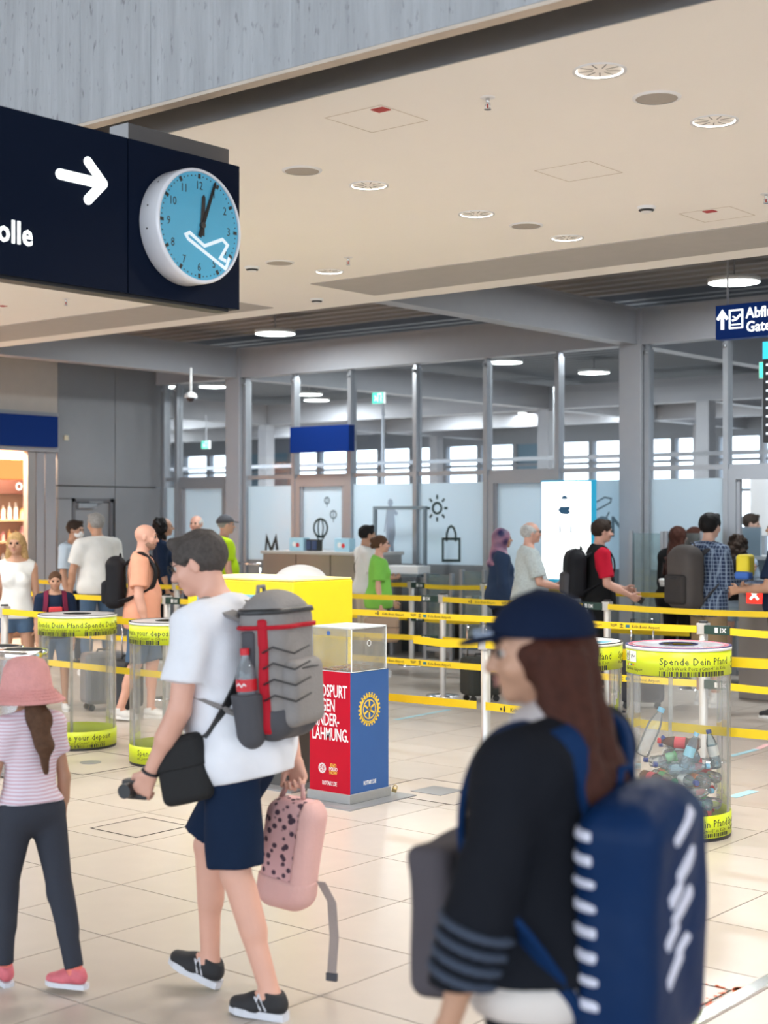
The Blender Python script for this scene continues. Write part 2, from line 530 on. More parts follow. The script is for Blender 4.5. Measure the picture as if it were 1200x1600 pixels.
# ------------------------------------------------------------------ floor
fl = MB().box((-34, -14, -.3), (14, 34, -.006)).build('floor', M_JOINT)
tag(fl, kind='structure')
TX, TY, TP = -4.235, 3.40, .608
tile = MB()
g = .0025; b = .0015
tile.add([(g,g,-.02),(TP-g,g,-.02),(TP-g,TP-g,-.02),(g,TP-g,-.02),
          (g+b,g+b,0),(TP-g-b,g+b,0),(TP-g-b,TP-g-b,0),(g+b,TP-g-b,0)],
         [(4,5,6,7),(0,1,5,4),(1,2,6,5),(2,3,7,6),(3,0,4,7)])
tile_me = tile.mesh('floor_tile', [M_TILE])
cells = []
for i in range(-49, 27):
    for j in range(-29, 51):
        x, y = TX + i*TP, TY + j*TP
        p = Vector((x + TP/2, y + TP/2, 0))
        d = p.dot(FWD); r = p.dot(RIGHT)
        vis = d > 3.6 and abs(r)/d < 600/FPX + .08 and d < 22 and y < YG
        cells.append((0 if vis else 1, d if vis else 99, x, y))
cells.sort()
rest = MB()
for n_, (v, d, x, y) in enumerate(cells):
    if n_ < 300:
        o = link('floor_tile', tile_me, fl); o.location = (x, y, 0)
    else:
        rest.add([(x+g,y+g,-.012),(x+TP-g,y+g,-.012),(x+TP-g,y+TP-g,-.012),(x+g,y+TP-g,-.012),
                  (x+g+b,y+g+b,0),(x+TP-g-b,y+g+b,0),(x+TP-g-b,y+TP-g-b,0),(x+g+b,y+TP-g-b,0)],
                 [(4,5,6,7),(0,1,5,4),(1,2,6,5),(2,3,7,6),(3,0,4,7)])
tag(rest.build('floor_tiles', M_TILE, fl), kind='stuff')

# floor hatches, strip, tapes
def outline(name, pts, wd, m, z=.0008, parent=None):
    mb = MB(); mb.stroke([(p[0], p[1]) for p in pts], wd, .0012, Matrix.Translation((0, 0, z)), close=True)
    return mb.build(name, m, parent)
M_LINE = mat('dark_joint', (.06, .05, .04), rough=.9)
M_PLATE = mat('steel_plate', (.30, .31, .33), rough=.4, metal=.5)
def hatch(x0, y0, x1, y1, label, extra=None):
    h = thing('floor_hatch', label, 'hatch', ((x0+x1)/2, (y0+y1)/2, 0))
    w_, l_ = (x1-x0)/2, (y1-y0)/2
    outline('frame', [(-w_, -l_), (w_, -l_), (w_, l_), (-w_, l_)], .008, M_LINE, parent=h)
    if extra: extra(h)
    MB().box((-w_+.006, -l_+.006, .0002), (w_-.006, l_-.006, .0012)).build('cover', M_TILE, h)
    return h
hatch(-6.56, 5.34, -6.18, 5.73, 'square tiled floor hatch with dark outline, alone in front of the walking man')
def disc_extra(h): MB().cyl(.075, .0008, .004, 24).build('lifting_ring', M_PLATE, h)
q = onz(150, 1193)
hatch(q.x-.42, q.y-.36, q.x+.3, q.y+.36, 'floor hatch with round grey lifting ring before the left donation tubes', disc_extra)
def plate_extra(h): MB().box((-.12, -.12, .0008), (.12, .12, .004)).build('steel_plate', M_PLATE, h)
q = onz(683, 1236)
hatch(q.x-.36, q.y-.3, q.x+.36, q.y+.3, 'floor hatch with square steel plate right of the red and blue pillar', plate_extra)
q = onz(1130, 1548)
h = hatch(q.x-.5, q.y-.35, q.x+.02, q.y+.02, 'floor hatch edged with orange marking paint at the lower right')
M_OR = mat('orange_marking_paint', (.75, .12, .04), rough=.7)
mb = MB()
random.seed(3)
for a_, b_ in (((-.26, .19), (.26, .19)), ((.26, .19), (.26, -.19))):
    for k in range(26):
        t = random.random(); x = a_[0]+(b_[0]-a_[0])*t+random.gauss(0, .012); y = a_[1]+(b_[1]-a_[1])*t+random.gauss(0, .012); r = random.uniform(.004, .013)
        mb.prism(circ(x, y, r, 6), .0014, .002)
for k in range(22):
    an = random.uniform(-.6, 1.6); r = abs(random.gauss(0, .05)); mb.prism(circ(.27+r*math.cos(an), .2+r*math.sin(an), random.uniform(.006, .018), 7), .0014, .002)
tag(mb.build('paint_marks', M_OR, h), kind='stuff')
st = MB().box((-.03, -2.2, 0), (.03, 7.5, .004)).box((-.008, -2.2, .004), (.008, 7.5, .0045)).build('floor_strip', M_CHROME)
st.location = (-2.45, 3.0, 0)
tag(st, 'bright metal expansion strip let into the floor at the lower right', 'strip')
M_TAPE = mat('pale_blue_tape', (.36, .62, .72), rough=.6); M_TAPEP = mat('pink_tape', (.8, .48, .5), rough=.6)
def tape(p0, p1, label, m=M_TAPE, wd=.05):
    a, b_ = onz(*p0), onz(*p1); c = (a+b_)/2; d = b_-a
    o = MB().box((-d.length/2, -wd/2, 0), (d.length/2, wd/2, .001)).build('floor_tape', m); o.location = c + Vector((0, 0, .0015)); o.rotation_euler = (0, 0, math.atan2(d.y, d.x))
    return tag(o, label, 'tape', 'tape marks on the floor')
tape((618, 1125), (702, 1109), 'pale blue floor tape behind the red and blue pillar')
tape((1141, 1182), (1183, 1171), 'pale blue floor tape right of the bottle tube, nearer the barrier')
tape((1183, 1171), (1200, 1163), 'pink floor tape continuing the blue one at the right edge', M_TAPEP)
tape((1143, 1246), (1178, 1236), 'short blue floor tape with dark bars right of the bottle tube', wd=.07)
tape((200, 1068), (262, 1061), 'pale blue floor tape seen through the left donation tube')

# ------------------------------------------------------------------ white ceiling over the checkpoint
soff = MB().box((-16.8, YS0, ZS), (9, YS1, ZS+.12)).build('ceiling', M_SOFFIT); tag(soff, kind='structure')
MB().box((-16.8, YS0-.012, ZS-.004), (9, YS0, ZS+.13)).build('edge_trim', M_ALU, soff)
ys0 = onz(600, 427.5, ZS).y; ys1 = onz(600, 459, ZS).y
xa = onz(485, 443, ZS).x; xb = onz(424, 480, ZS).x
for x0, x1 in ((-16.7, xb), (xa, -2.2), (-2.17, 2), (2.03, 8)):
    MB().box((x0, ys0, ZS-.006), (x1, ys1, ZS)).build('grey_panel', M_STRIPE, soff)
for k, (px, py) in enumerate(((588, 186), (904, 268), (1120, 335))):
    q = onz(px, py, ZS); o = MB()
    o.stroke([(-.17, -.17), (.17, -.17), (.17, .17), (-.17, .17)], .0035, .001, close=True)
    o = o.build('access_panel', mat('shadow_gap', (.60, .52, .44), rough=.9), soff); o.location = (q.x, q.y, ZS-.0015)

def downlight(x, y, lab, on=True):
    t = thing('ceiling_downlight', lab, 'light', (x, y, ZS), group='round downlights in the cream ceiling')
    MB().lathe([(.098, -.004), (.112, -.006), (.112, 0)], 32).build('rim', M_WHITE, t)
    MB().lathe([(.098, -.004), (.07, .03), (.0, .032)], 32).build('reflector', M_LWARM, t)
    f = MB()
    for a in range(9):
        an = a*2*PI/9; f.box((.03, -.002, -.001), (.09, .002, .025), Matrix.Rotation(an, 4, 'Z'))
    f.build('baffle', M_BLACK, t)
    area_light('downlight_lamp', (0, 0, -.012), .18, 15, (1, .95, .88), parent=t, spread=2.6)
    return t
DX = [-3.24, -5.36, -7.48, -9.6, -11.7, -13.8, -1.12, 1.0, 3.1]
near = {(-3.24, 0): 'upper of the two bright downlights at the top right of the ceiling', (-3.24, 1): 'lower of the two bright downlights at the top right',
        (-5.36, 1): 'lit downlight just right of the clock sign', (-5.36, 2): 'lit downlight beside a speaker in the middle of the ceiling',
        (-5.36, 3): 'lit downlight nearest the grey ceiling stripe, right of centre', (-7.48, 3): 'lit downlight right beside the grey ceiling stripe, left of centre'}
for x in DX:
    for j in range(4):
        y = 5.31 + 1.02*j
        lab = near.get((round(x, 2), j), 'added unseen downlight in the cream ceiling, there for its light')
        if x > -2.5 and j > 1: continue
        p_ = Vector((x, y, ZS)); px_ = 600+p_.dot(RIGHT)/p_.dot(FWD)*FPX; py_ = HOR-(ZS-HCAM)/p_.dot(FWD)*FPX
        if (round(x, 2), j) not in near and p_.dot(FWD) > 0 and -40 < px_ < 1240 and py_ > -20 and not (px_ < 350 and 180+px_*.24 < py_ < 425+px_*.12): continue
        downlight(x, y, lab)  # those not in near are unseen, added for their light
def speaker(px, py, lab):
    q = onz(px, py, ZS); t = thing('ceiling_speaker', lab, 'speaker', (q.x, q.y, ZS), group='round ceiling speakers')
    MB().lathe([(.092, -.008), (.105, -.006), (.108, 0)], 32).build('rim', M_WHITE, t)
    MB().disc(.093, -.006, 32, up=False).lathe([(.0, -.0065), (.09, -.0065)], 32).build('grille', mat('speaker_grille', (.45, .41, .37), rough=.8, bump=.5, bscale=400), t)
for px, py, lab in ((1026, 152, 'round ceiling speaker between the two right downlights'), (472, 266, 'round ceiling speaker just right of the clock'),
                    (822, 352, 'round ceiling speaker between two downlights in the middle'), (437, 410, 'small far ceiling speaker below right of the clock')):
    speaker(px, py, lab)
def sprinkler(px, py, lab):
    q = onz(px, py, ZS); t = thing('sprinkler', lab, 'sprinkler', (q.x, q.y, ZS), group='ceiling sprinklers')
    MB().lathe([(.0, -.004), (.03, -.004), (.034, 0)], 16).build('rosette', M_WHITE, t)
    MB().tube([(0, 0, 0), (0, 0, -.03)], .009, 8).tube([(-.012, 0, -.03), (-.012, 0, -.05)], .003, 6).tube([(.012, 0, -.03), (.012, 0, -.05)], .003, 6).build('head', M_CHROME, t)
    MB().tube([(0, 0, -.03), (0, 0, -.05)], .004, 6).build('glass_bulb', mat('red_bulb', (.5, .03, .02), rough=.2), t)
    MB().cyl(.016, -.055, -.052, 12).build('deflector', M_CHROME, t)
for px, py, lab in ((762, 152, 'sprinkler near the top of the ceiling, left of the bright downlight'), (544, 402, 'small sprinkler above the downlight left of centre'),
                    (1197, 303, 'sprinkler at the right edge of the picture'), (103, 467, 'sprinkler under the left part of the dark sign')):
    sprinkler(px, py, lab)
def detector(px, py, lab):
    q = onz(px, py, ZS); t = thing('smoke_detector', lab, 'detector', (q.x, q.y, ZS), group='smoke detectors')
    MB().lathe([(.055, 0), (.055, -.012), (.042, -.02), (.03, -.034), (.0, -.036)], 24).build('housing', M_WHITE, t)
    MB().lathe([(.045, -.018), (.048, -.022), (.036, -.03)], 24).build('slot_ring', M_BLACK, t)
detector(1010, 323, 'white smoke detector on the ceiling at the right'); detector(394, 417, 'white smoke detector just right of the clock sign')
detector(495, 467, 'smoke detector near the ceiling edge below the clock')
M_RED = mat('red_tag', (.45, .03, .03), rough=.6)
for px, py, lab in ((595, 171, 'small red tag on the ceiling above the left access panel'), (1109, 330, 'small red tag on the ceiling at the right'), (4, 478, 'small red tag on the ceiling at the far left')):
    q = onz(px, py, ZS); o = MB().box((-.035, -.03, -.004), (.035, .03, 0)).build('ceiling_tag', M_RED); o.location = (q.x, q.y, ZS); tag(o, lab, 'tag', 'red ceiling tags')

# ------------------------------------------------------------------ concrete beam over the edge
bm_ = MB(); random.seed(11)
BX0, BX1 = -14, 6
x = BX0
root_beam = thing('wall_front', '', ''); root_beam['kind'] = 'structure'
nb = 0
while x < BX1:
    w_ = random.uniform(.07, .17); off = random.uniform(0, .0025)
    mb = MB().box((0, 0, 3.6), (w_-.0006, .05, 7.0)); o = None
    o = mb.build('board_mark', M_CONC, root_beam); o.location = (x, 4.46+off, 0); nb += 1
    x += w_
MB().box((BX0, 4.475, 3.60), (BX1, 4.53, 7.0)).box((BX0, 4.465, 3.585), (BX1, 4.532, 3.60)).build('core', M_CONCE, root_beam)
lintel = MB().box((-16.8, 4.535, 4.2), (8, 9.8, 4.3)).build('trim_1', M_DARK); tag(lintel, kind='structure')
pipe = MB().tube([(-16, YS0-.02, 3.86), (8, YS0-.02, 3.86)], .055, 16).build('trim_2', M_PIPE); tag(pipe, kind='structure')
pipe = MB().box((-16, 4.60, 3.80), (8, 4.70, 4.1)).build('trim_3', M_PIPE); tag(pipe, kind='structure')

roof = MB().box((-34, -14, 7.0), (14, 4.53, 7.2)).build('ceiling_added', M_CONCE); tag(roof, kind='structure')  # unseen roof, added to keep sky light off the concrete
o = MB().box((9.2, 4.5, 0), (9.4, 34, 7)).build('wall_right_added', M_WHITE); tag(o, kind='structure')  # unseen wall, added to close off light from the right
o = MB().box((-17.2, -6, 0), (-17.0, 4.0, 7)).build('wall_left_added', M_CONCE); tag(o, kind='structure')  # unseen wall, part of the enclosure added against sky light
# ------------------------------------------------------------------ ribbed deck and steel frame
deck = MB().box((-16.8, YS1-1.0, ZR+.1), (9, YG, ZR+.2)).build('ceiling_deck', M_RIBD); tag(deck, kind='structure')
ribm = MB().prism([(-.1, .0), (-.06, -.1), (.06, -.1), (.1, 0)], 0, 25.8, Matrix(((0, 0, 1, 0), (1, 0, 0, 0), (0, 1, 0, 0), (0, 0, 0, 1)))).mesh('rib', [M_RIB])
y = YS1-.7
while y < YG-.1:
    o = link('rib', ribm, deck); o.location = (-16.8, y, ZR+.1); y += .3
M_RIBB = mat('blue_grey_deck', (.15, .165, .19), rough=.7)
deck2 = MB().box((-34, YG+.1, ZR+.1), (14, 31.2, ZR+.2)).build('ceiling_beyond', M_RIBD); tag(deck2, kind='structure')
mb = MB(); y = YG+.4
MR = Matrix(((0, 0, 1, -34), (1, 0, 0, 0), (0, 1, 0, 0), (0, 0, 0, 1)))
while y < 31:
    mb.prism([(y-.1, ZR+.1), (y-.06, ZR), (y+.06, ZR), (y+.1, ZR+.1)], 0, 48, MR); y += .3
tag(mb.build('ribs', M_RIBB, deck2), kind='stuff')
mb = MB().box((-16.8, 9.75, ZS+.12), (9, 9.82, ZR+.2)); o = mb.build('trim_4', M_DARK); tag(o, kind='structure')

XC1 = ony(372, 600, YG).x; XC2 = ony(992, 600, YG).x
frame_root = thing('wall_far', '', ''); frame_root['kind'] = 'structure'
def hbeam_x(y, x0, x1, name='beam', par=None):
    return MB().box((x0, y-.1, ZB0), (x1, y+.1, ZB0+.03)).box((x0, y-.1, ZB1-.03), (x1, y+.1, ZB1)).box((x0, y-.09, ZB0+.03), (x1, y+.09, ZB1-.03)).build(name, M_STEEL, par)
def hbeam_y(x, y0, y1, name='beam', par=None):
    return MB().box((x-.1, y0, ZB0), (x+.1, y1, ZB0+.03)).box((x-.1, y0, ZB1-.03), (x+.1, y1, ZB1)).box((x-.09, y0, ZB0+.03), (x+.09, y1, ZB1-.03)).build(name, M_STEEL, par)
for x0, x1 in ((-34, XC1-.12), (XC1+.12, XC2-.14), (XC2+.14, 14)): hbeam_x(YG, x0, x1, 'beam', frame_root)
hbeam_y(XC1, 8.9, YG-.1, 'beam', frame_root); hbeam_y(XC2, 8.9, YG-.1, 'beam', frame_root)
for xc in (XC1, XC2): MB().box((xc-.14, YG-.12, 0), (xc+.14, YG+.12, ZB1), bev=.006).build('column', M_STEEL, frame_root)
# glass wall: mullions, transoms, panes
ZT, ZF0, ZF1 = 2.29, 1.13, 2.17
mull_px = [386, 462, 550, 652, 762, 874]
mx = [ony(p, 600, YG).x for p in mull_px]
xr = [ony(p, 600, YG).x for p in (1014, 1137)]
xl = [ony(p, 600, YG).x for p in (259, 279)]
pitch = mx[4]-mx[3]
allm = xl + mx + xr + [xr[1]+1.05*k for k in range(1, 5)]
def mullion(x):
    MB().box((x-.03, YG-.06, 0), (x+.03, YG+.06, ZB0-.05)).box((x-.02, YG-.045, ZB0-.05), (x+.02, YG+.045, ZB0)).tube([(x, YG-.06, ZB0-.09), (x, YG-.085, ZB0-.09)], .022, 10).build('mullion', M_ALU, frame_root)
for x in allm: mullion(x)
edges = sorted(allm + [XC1, XC2])
doors_x = [(xl[1], XC1-.14), (mx[1], mx[2]), (mx[4], mx[5]), (xr[1], xr[1]+1.05)]
def is_door(a, b_): return any(abs(a-d0) < .2 and abs(b_-d1) < .2 for d0, d1 in doors_x)
for a, b_ in zip(edges[:-1], edges[1:]):
    if b_-a < .12: continue
    x0 = a+(.14 if a in (XC1, XC2) else .03); x1 = b_-(.14 if b_ in (XC1, XC2) else .03)
    MB().box((x0, YG-.006, ZT+.03), (x1, YG+.006, ZB0)).build('pane', M_GLASS, frame_root)
    MB().box((x0, YG-.03, ZT-.025), (x1, YG+.03, ZT+.03)).build('transom', M_ALU, frame_root)
    if not is_door(a, b_):
        MB().box((x0, YG-.006, ZF1), (x1, YG+.006, ZT-.025)).build('pane', M_GLASS, frame_root)
        MB().box((x0, YG-.006, ZF0), (x1, YG+.006, ZF1)).build('frosted_pane', M_FROST, frame_root)
        MB().box((x0, YG-.02, 0), (x1, YG+.02, ZF0)).build('lower_panel', mat('grey_lower_panel', (.2, .215, .23), rough=.35), frame_root)
for n_, (x0, x1) in enumerate(doors_x):
    t = thing('door_%d' % (n_+1), '', ''); t['kind'] = 'structure'
    t.location = ((x0+x1)/2, YG, 0); hw = (x1-x0)/2-.03
    mb = MB()
    mb.box((-hw, -.05, 0), (-hw+.09, .05, ZT-.025)).box((hw-.09, -.05, 0), (hw, .05, ZT-.025)).box((-hw+.09, -.05, ZT-.14), (hw-.09, .05, ZT-.025)).build('door_frame', M_ALU, t)
    mb = MB().box((-hw+.09, -.03, .05), (-hw+.13, .03, ZT-.14)).box((hw-.13, -.03, .05), (hw-.09, .03, ZT-.14)).box((-hw+.13, -.03, .05), (hw-.13, .03, .2)).build('door_leaf', M_STEEL, t)
    MB().box((-hw+.13, -.008, .2), (hw-.13, .008, ZT-.14)).build('door_pane', M_GLASS if n_ == 3 else M_FROST, t)
    MB().tube([(hw-.16, -.04, 1.0), (hw-.16, -.08, 1.0), (hw-.16, -.08, 1.3), (hw-.16, -.04, 1.3)], .012, 8).build('door_handle', M_CHROME, t)

# ------------------------------------------------------------------ left wall
lw = thing('wall_left', '', ''); lw['kind'] = 'structure'
yp = [onx(p, 700, XL).y for p in (90, 180, 252)]
for a, b_ in ((yp[0], yp[1]), (yp[1], yp[2]), (yp[2], YG+.05)):
    MB().box((XL-.1, a+.005, 2.18), (XL, b_-.005, ZB1), bev=.004).build('panel', M_PANEL, lw)
    if b_-a > .2: MB().box((XL-.1, a+.005, 2.0 if a != yp[1] else 0), (XL, b_-.008, 2.165)).build('panel', M_PANEL, lw)
yd0, yd1 = onx(113, 700, XL).y, onx(176, 700, XL).y
MB().box((XL-.1, yp[0]+.008, 0), (XL, yd0-.01, 1.99)).build('panel', M_PANEL, lw)
MB().box((XL-.1, yp[2]+.008, 0), (XL, YG+.05, 2.16)).build('panel', M_PANEL, lw)
MB().box((XL-.3, yp[0], 0), (XL-.11, YG, ZR+.2)).build('core', M_DARK, lw)
dg = thing('door_5', '', ''); dg['kind'] = 'structure'; dg.location = (XL, (yd0+yd1)/2, 0); hw = (yd1-yd0)/2
MB().box((-.1, -hw, 0), (.01, -hw+.05, 2.0)).box((-.1, hw-.05, 0), (.01, hw, 2.0)).box((-.1, -hw, 1.95), (.01, hw, 2.0)).build('door_frame', mat('dark_frame', (.12, .12, .13), rough=.5), dg)
MB().box((-.08, -hw+.052, .01), (-.03, hw-.052, 1.945)).build('door_leaf', M_PANEL, dg)
MB().box((-.03, -hw+.1, 1.86), (.03, -hw+.42, 1.93), bev=.008).box((.0, -hw+.3, 1.94), (.012, -hw+.55, 1.955)).build('door_closer', M_ALU, dg)
q = onx(103, 684, XL); o = MB().box((0, -.035, -.035), (.02, .035, .035), bev=.004).build('wall_sensor', mat('cream_plastic', (.75, .66, .48), rough=.5)); o.location = (XL, q.y, q.z)
tag(o, 'small cream sensor box on the grey panelled wall', 'sensor')

# shop at the left edge
ys = onx(89, 650, XL).y
shop = thing('wall_shop', '', ''); shop['kind'] = 'structure'
zb = onx(45, 643, XL).z; zt = onx(45, 705, XL).z
MB().box((XL-.12, 4.0, zb), (XL+.02, ys-.005, ZB1)).build('bulkhead', mat('cream_bulkhead', (.52, .47, .42), rough=.8), shop)
MB().box((XL-.12, 4.0, zt), (XL+.05, ys-.005, zb)).build('lintel', M_STEEL, shop)
for px0, px1 in ((43, 56), (57, 70), (71, 88)):
    y0, y1 = onx(px0, 800, XL).y, onx(px1, 800, XL).y
    MB().box((XL-.1, y0+.005, 0), (XL-.0, y1-.005, zt), bev=.004).build('pilaster', M_BRUSH if px0 < 50 else M_STEEL, shop)
q0 = onx(0, 655, XL).y; q1 = onx(83, 655, XL).y
o = MB().box((0, 0, 0), (.06, q1-q0+2.5, onx(40, 649, XL).z-onx(40, 698, XL).z)).build('shop_fascia_sign', M_BLUE); o.location = (XL+.05, q0-2.5, onx(40, 698, XL).z)
tag(o, 'plain dark blue fascia sign over the orange lit shop', 'sign')
M_ORANGE = lamp_mat('lit_orange_fascia', (1, .33, .10), .95)
M_SHELF = mat('shop_shelf', (.55, .35, .22), rough=.5)
XS2 = XL-1.0
MB().box((XS2-.1, 4, 0), (XS2, ys+1.0, ZB1)).build('back_wall', mat('shop_wall', (.7, .45, .3), rough=.7), shop)
ysh = onx(44, 700, XL).y
MB().box((XS2, 4, 2.9), (XL-.13, ysh, 3.0)).build('shop_ceiling', mat('shop_ceiling', (.4, .3, .25), rough=.8), shop)
pf = thing('shop_display', 'orange backlit display wall with shelves of bright goods at the left edge', 'display', (XS2+.02, ysh-.9, 0))
zz = lambda py: onx(20, py, XS2+.3).z
MB().box((0, 0, zz(748)), (.3, 1.9, zz(718))).build('orange_fascia', M_ORANGE, pf)
MB().box((0, 0, zz(772)), (.3, 1.9, zz(750))).build('price_strip', mat('dark_strip', (.05, .02, .015), rough=.4), pf)
mw = lamp_mat('lit_symbols', (1, .9, .75), 1.6)
for k, c_ in enumerate((.35, .8, 1.25, 1.62)):
    mb = MB(); mb.stroke(circ(0, 0, .045, 12), .02, .003, close=True); o = mb.build('round_symbol', mw, pf); o.matrix_local = frX((.3, c_, (zz(748)+zz(772))/2))
for k in range(5):
    z_ = zz(778)-.31*k
    o = MB().box((0, 0, z_-.33), (.28, 1.9, z_-.302)).build('shelf', M_SHELF, shop); o.location = (XS2+.02, ysh-.9, 0)
random.seed(5)
gm = [mat('goods_white', (.85, .8, .72), rough=.4), mat('goods_pink', (.85, .4, .38), rough=.4), mat('goods_amber', (.8, .5, .2), rough=.4)]
for k in range(4):
    for j in range(17):
        z_ = zz(778)-.31*k-.3; h_ = random.uniform(.12, .24); wd = random.uniform(.035, .045)
        mb = MB().cyl(wd*.9, 0, h_*.75, 10).cyl(wd*.4, h_*.75, h_, 8); o = mb.build('goods_bottle', random.choice(gm)); o.location = (XS2+.22, ysh-.9+.08+j*.108, z_)
        cn = o.data.materials[0].name.split('_')[1]
        tag(o, 'small %s packed product on the %s shelf of the lit shop display' % (cn, ('top', 'second', 'third', 'fourth')[k]), 'product', 'goods on the lit shop shelves')
for y_ in (0.35, 1.0, 1.6):
    area_light('shop_lamp', (XL-.45, ysh-1.3+y_, 2.85), .3, 90, (1, .72, .5), parent=None)

# ------------------------------------------------------------------ hall beyond the glass
YF = 31.0
far = thing('wall_beyond', '', ''); far['kind'] = 'structure'
M_FARW = mat('far_wall', (.26, .28, .31), rough=.7)
MB().box((-34, YF, 3.56), (14, YF+.2, ZR+.2)).build('upper_wall', M_FARW, far)
MB().box((-34, YF, 0), (14, YF+.2, .5)).build('plinth', M_FARW, far)
x = -33.8; random.seed(2); pm = []
while x < 13:
    wgap = 1.12
    MB().box((x, YF, .5), (x+.13, YF+.2, 3.56)).build('window_post', M_FARW, far)
    if random.random() < .25: MB().box((x+.13, YF+.05, .5), (x+wgap, YF+.15, 3.56)).build('blind_panel', mat('blue_grey_blind', (.16, .26, .34), rough=.6), far)
    else: MB().box((x+.13, YF+.09, .5), (x+wgap, YF+.1, 3.56)).build('window_pane', M_GLASS, far)
    x += wgap
MB().box((-34, YF-.03, 3.0), (14, YF+.1, 3.07)).box((-34, YF-.03, 2.3), (14, YF+.1, 2.38)).build('window_rail', M_FARW, far)
for y_ in (23.0, 27.0): hbeam_x(y_, -34, 14, 'beam', far)
for x_ in (XC1, XC2, XC1-7.2, XC2+6.5, (XC1+XC2)/2):
    hbeam_y(x_, 23.1 if x_ == (XC1+XC2)/2 else YG+.1, YF, 'beam', far)
    MB().box((x_-.12, 22.85, 0), (x_+.12, 23.1, ZB0)).build('column', M_STEEL, far)
    MB().box((x_-.12, 28.85, 0), (x_+.12, 29.1, ZB0)).build('column', M_STEEL, far)
for k in range(9):
    x_ = -26+k*3.4
    MB().box((x_, 18.98, 2.2), (x_+.04, 19.02, ZB0)).build('partition_post', M_ALU, far)
MB().box((-30, 18.97, 2.6), (6, 19.03, 2.66)).build('partition_rail', M_ALU, far)
# side walls of the far hall
o = MB().box((-34.2, YG-3, 0), (-34, YF, ZR+.2)).build('wall_side', M_FARW); tag(o, kind='structure')

def disc_lamp(x, y, z, lab, r=.25, power=60, grp='large round disc lamps'):
    t = thing('disc_lamp', lab, 'light', (x, y, z), group=grp)
    MB().lathe([(r, -.0), (r+.008, .0), (r+.008, .045), (0, .045)], 40).build('housing', M_WHITE, t)
    MB().disc(r, .002, 40, up=False).build('diffuser', M_LCOOL, t)
    MB().tube([(0, 0, .045), (0, 0, ZR+.1-z)], .008, 6).build('hanger', M_STEEL, t)
    area_light('lamp', (0, 0, -.004), 2*r, power, (.92, .98, 1), parent=t)
ZD = 4.06
for px, py, lab in ((430, 522, 'large round lamp under the ribbed ceiling, left of centre'), (1147, 442, 'large round lamp at the right above the blue gate sign'),
                    (333, 605, 'large round lamp behind the glass beside the security camera'), (483, 617, 'large round lamp behind the glass above the blue board'),
                    (790, 567, 'large round lamp behind the glass, just left of the middle mullion'), (928, 583, 'large round lamp behind the glass, left of the right column')):
    q = onz(px, py, ZD); disc_lamp(q.x, q.y, ZD, lab)
for px, py in ((1041, 617), (1087, 624), (1137, 631), (1182, 636), (914, 631), (963, 636), (866, 648), (816, 646), (774, 641), (746, 641), (700, 636), (709, 656), (693, 674), (777, 678), (1081, 663), (882, 627)):
    q = onz(px, py, 3.98)
    if q.y < YF-.3: disc_lamp(q.x, q.y, 3.98, 'small round lamp under the ceiling of the hall behind the glass', .1, 25, 'small lamps behind the glass')
# fill the unseen left part of the far hall with the same lamps
for x_ in (-30, -25, -20):
    for y_ in (18, 22, 26): disc_lamp(x_, y_, ZD, 'large round lamp deep in the hall behind the glass at the left', .25, 60, 'lamps deep in the far hall')
for x_ in (-13, -9, -5, -1, 3):  # unseen row, added to light the frosted panes from behind
    disc_lamp(x_, 16.2, ZD, 'added unseen round lamp just behind the glass, backlighting the frosted panes', .25, 45, 'added lamps close behind the glass wall')
def exit_sign(px, py, Y, s, lab):
    q = ony(px, py, Y); t = thing('exit_sign', lab, 'sign', q, group='green exit signs')
    MB().box((-s, -.03, -s*.8), (s, .03, s*.8)).build('housing', M_WHITE, t)
    MB().box((-s*.94, -.034, -s*.74), (s*.94, -.03, s*.74)).build('green_face', lamp_mat('exit_green', (.08, .75, .5), 1.2), t)
    mb = MB().stroke([(-.5, .35), (-.25, 0), (-.5, -.4)], .12, .02).stroke([(-.25, 0), (0, -.3)], .12, .02).stroke([(.1, -.55), (.1, .55), (.65, .55), (.65, -.55)], .1, .02)
    o = mb.build('running_figure', mw2, t); o.matrix_local = frY((0, -.036, 0)) @ Matrix.Scale(s, 4)
    MB().box((-.01, -.01, s*.8), (.01, .01, ZB0-q.z)).build('hanger', M_STEEL, t)
mw2 = lamp_mat('exit_white', (.9, 1, .97), 1.8)
exit_sign(592, 622, 17.5, .11, 'green lit exit sign behind the glass above the blue board')
exit_sign(322, 695, 20, .1, 'small green exit sign far behind the glass at the left')
# ------------------------------------------------------------------ overhead sign with clock
XSG = -4.78
y1, y0 = onx(374, 300, XSG).y, onx(200, 300, XSG).y
z1, z0 = onx(374, 260, XSG).z, onx(374, 484, XSG).z
sg = thing('overhead_sign', 'long near-black overhead sign with a white arrow and the letters olle', 'sign', (XSG, y0, z0))
hh = z1-z0
MB().box((-.11, -2.2, 0), (0, -.003, hh)).build('text_panel', M_NAVY, sg)
MB().box((-.11, .003, 0), (0, y1-y0, hh)).build('clock_panel', M_NAVY, sg)
MB().box((-.1, -2.2, -.014), (-.02, y1-y0-.05, 0)).build('bottom_rail', M_BLACK, sg)
def sgp(px, py):
    q = onx(px, py, XSG); return (q.y-y0, q.z-z0)
FS = frX((.0005, 0, 0))
m_arrow = lamp_mat('backlit_symbol', (.93, 1, 1), 1.5)
mb = MB()
a0_, a1_ = sgp(93, 272), sgp(157, 287)
mb.stroke([a0_, a1_], .042, .004)
c1_, c2_, c3_ = sgp(137, 253), sgp(161, 287), sgp(137, 312)
mb.stroke([c1_, c2_], .04, .0045).stroke([c2_, c3_], .04, .005)
for c_ in (a0_, c1_, c3_, c2_): mb.prism(circ(c_[0], c_[1], .0205, 16), 0, .0042)
o = mb.build('arrow', m_arrow, sg); o.matrix_local = FS
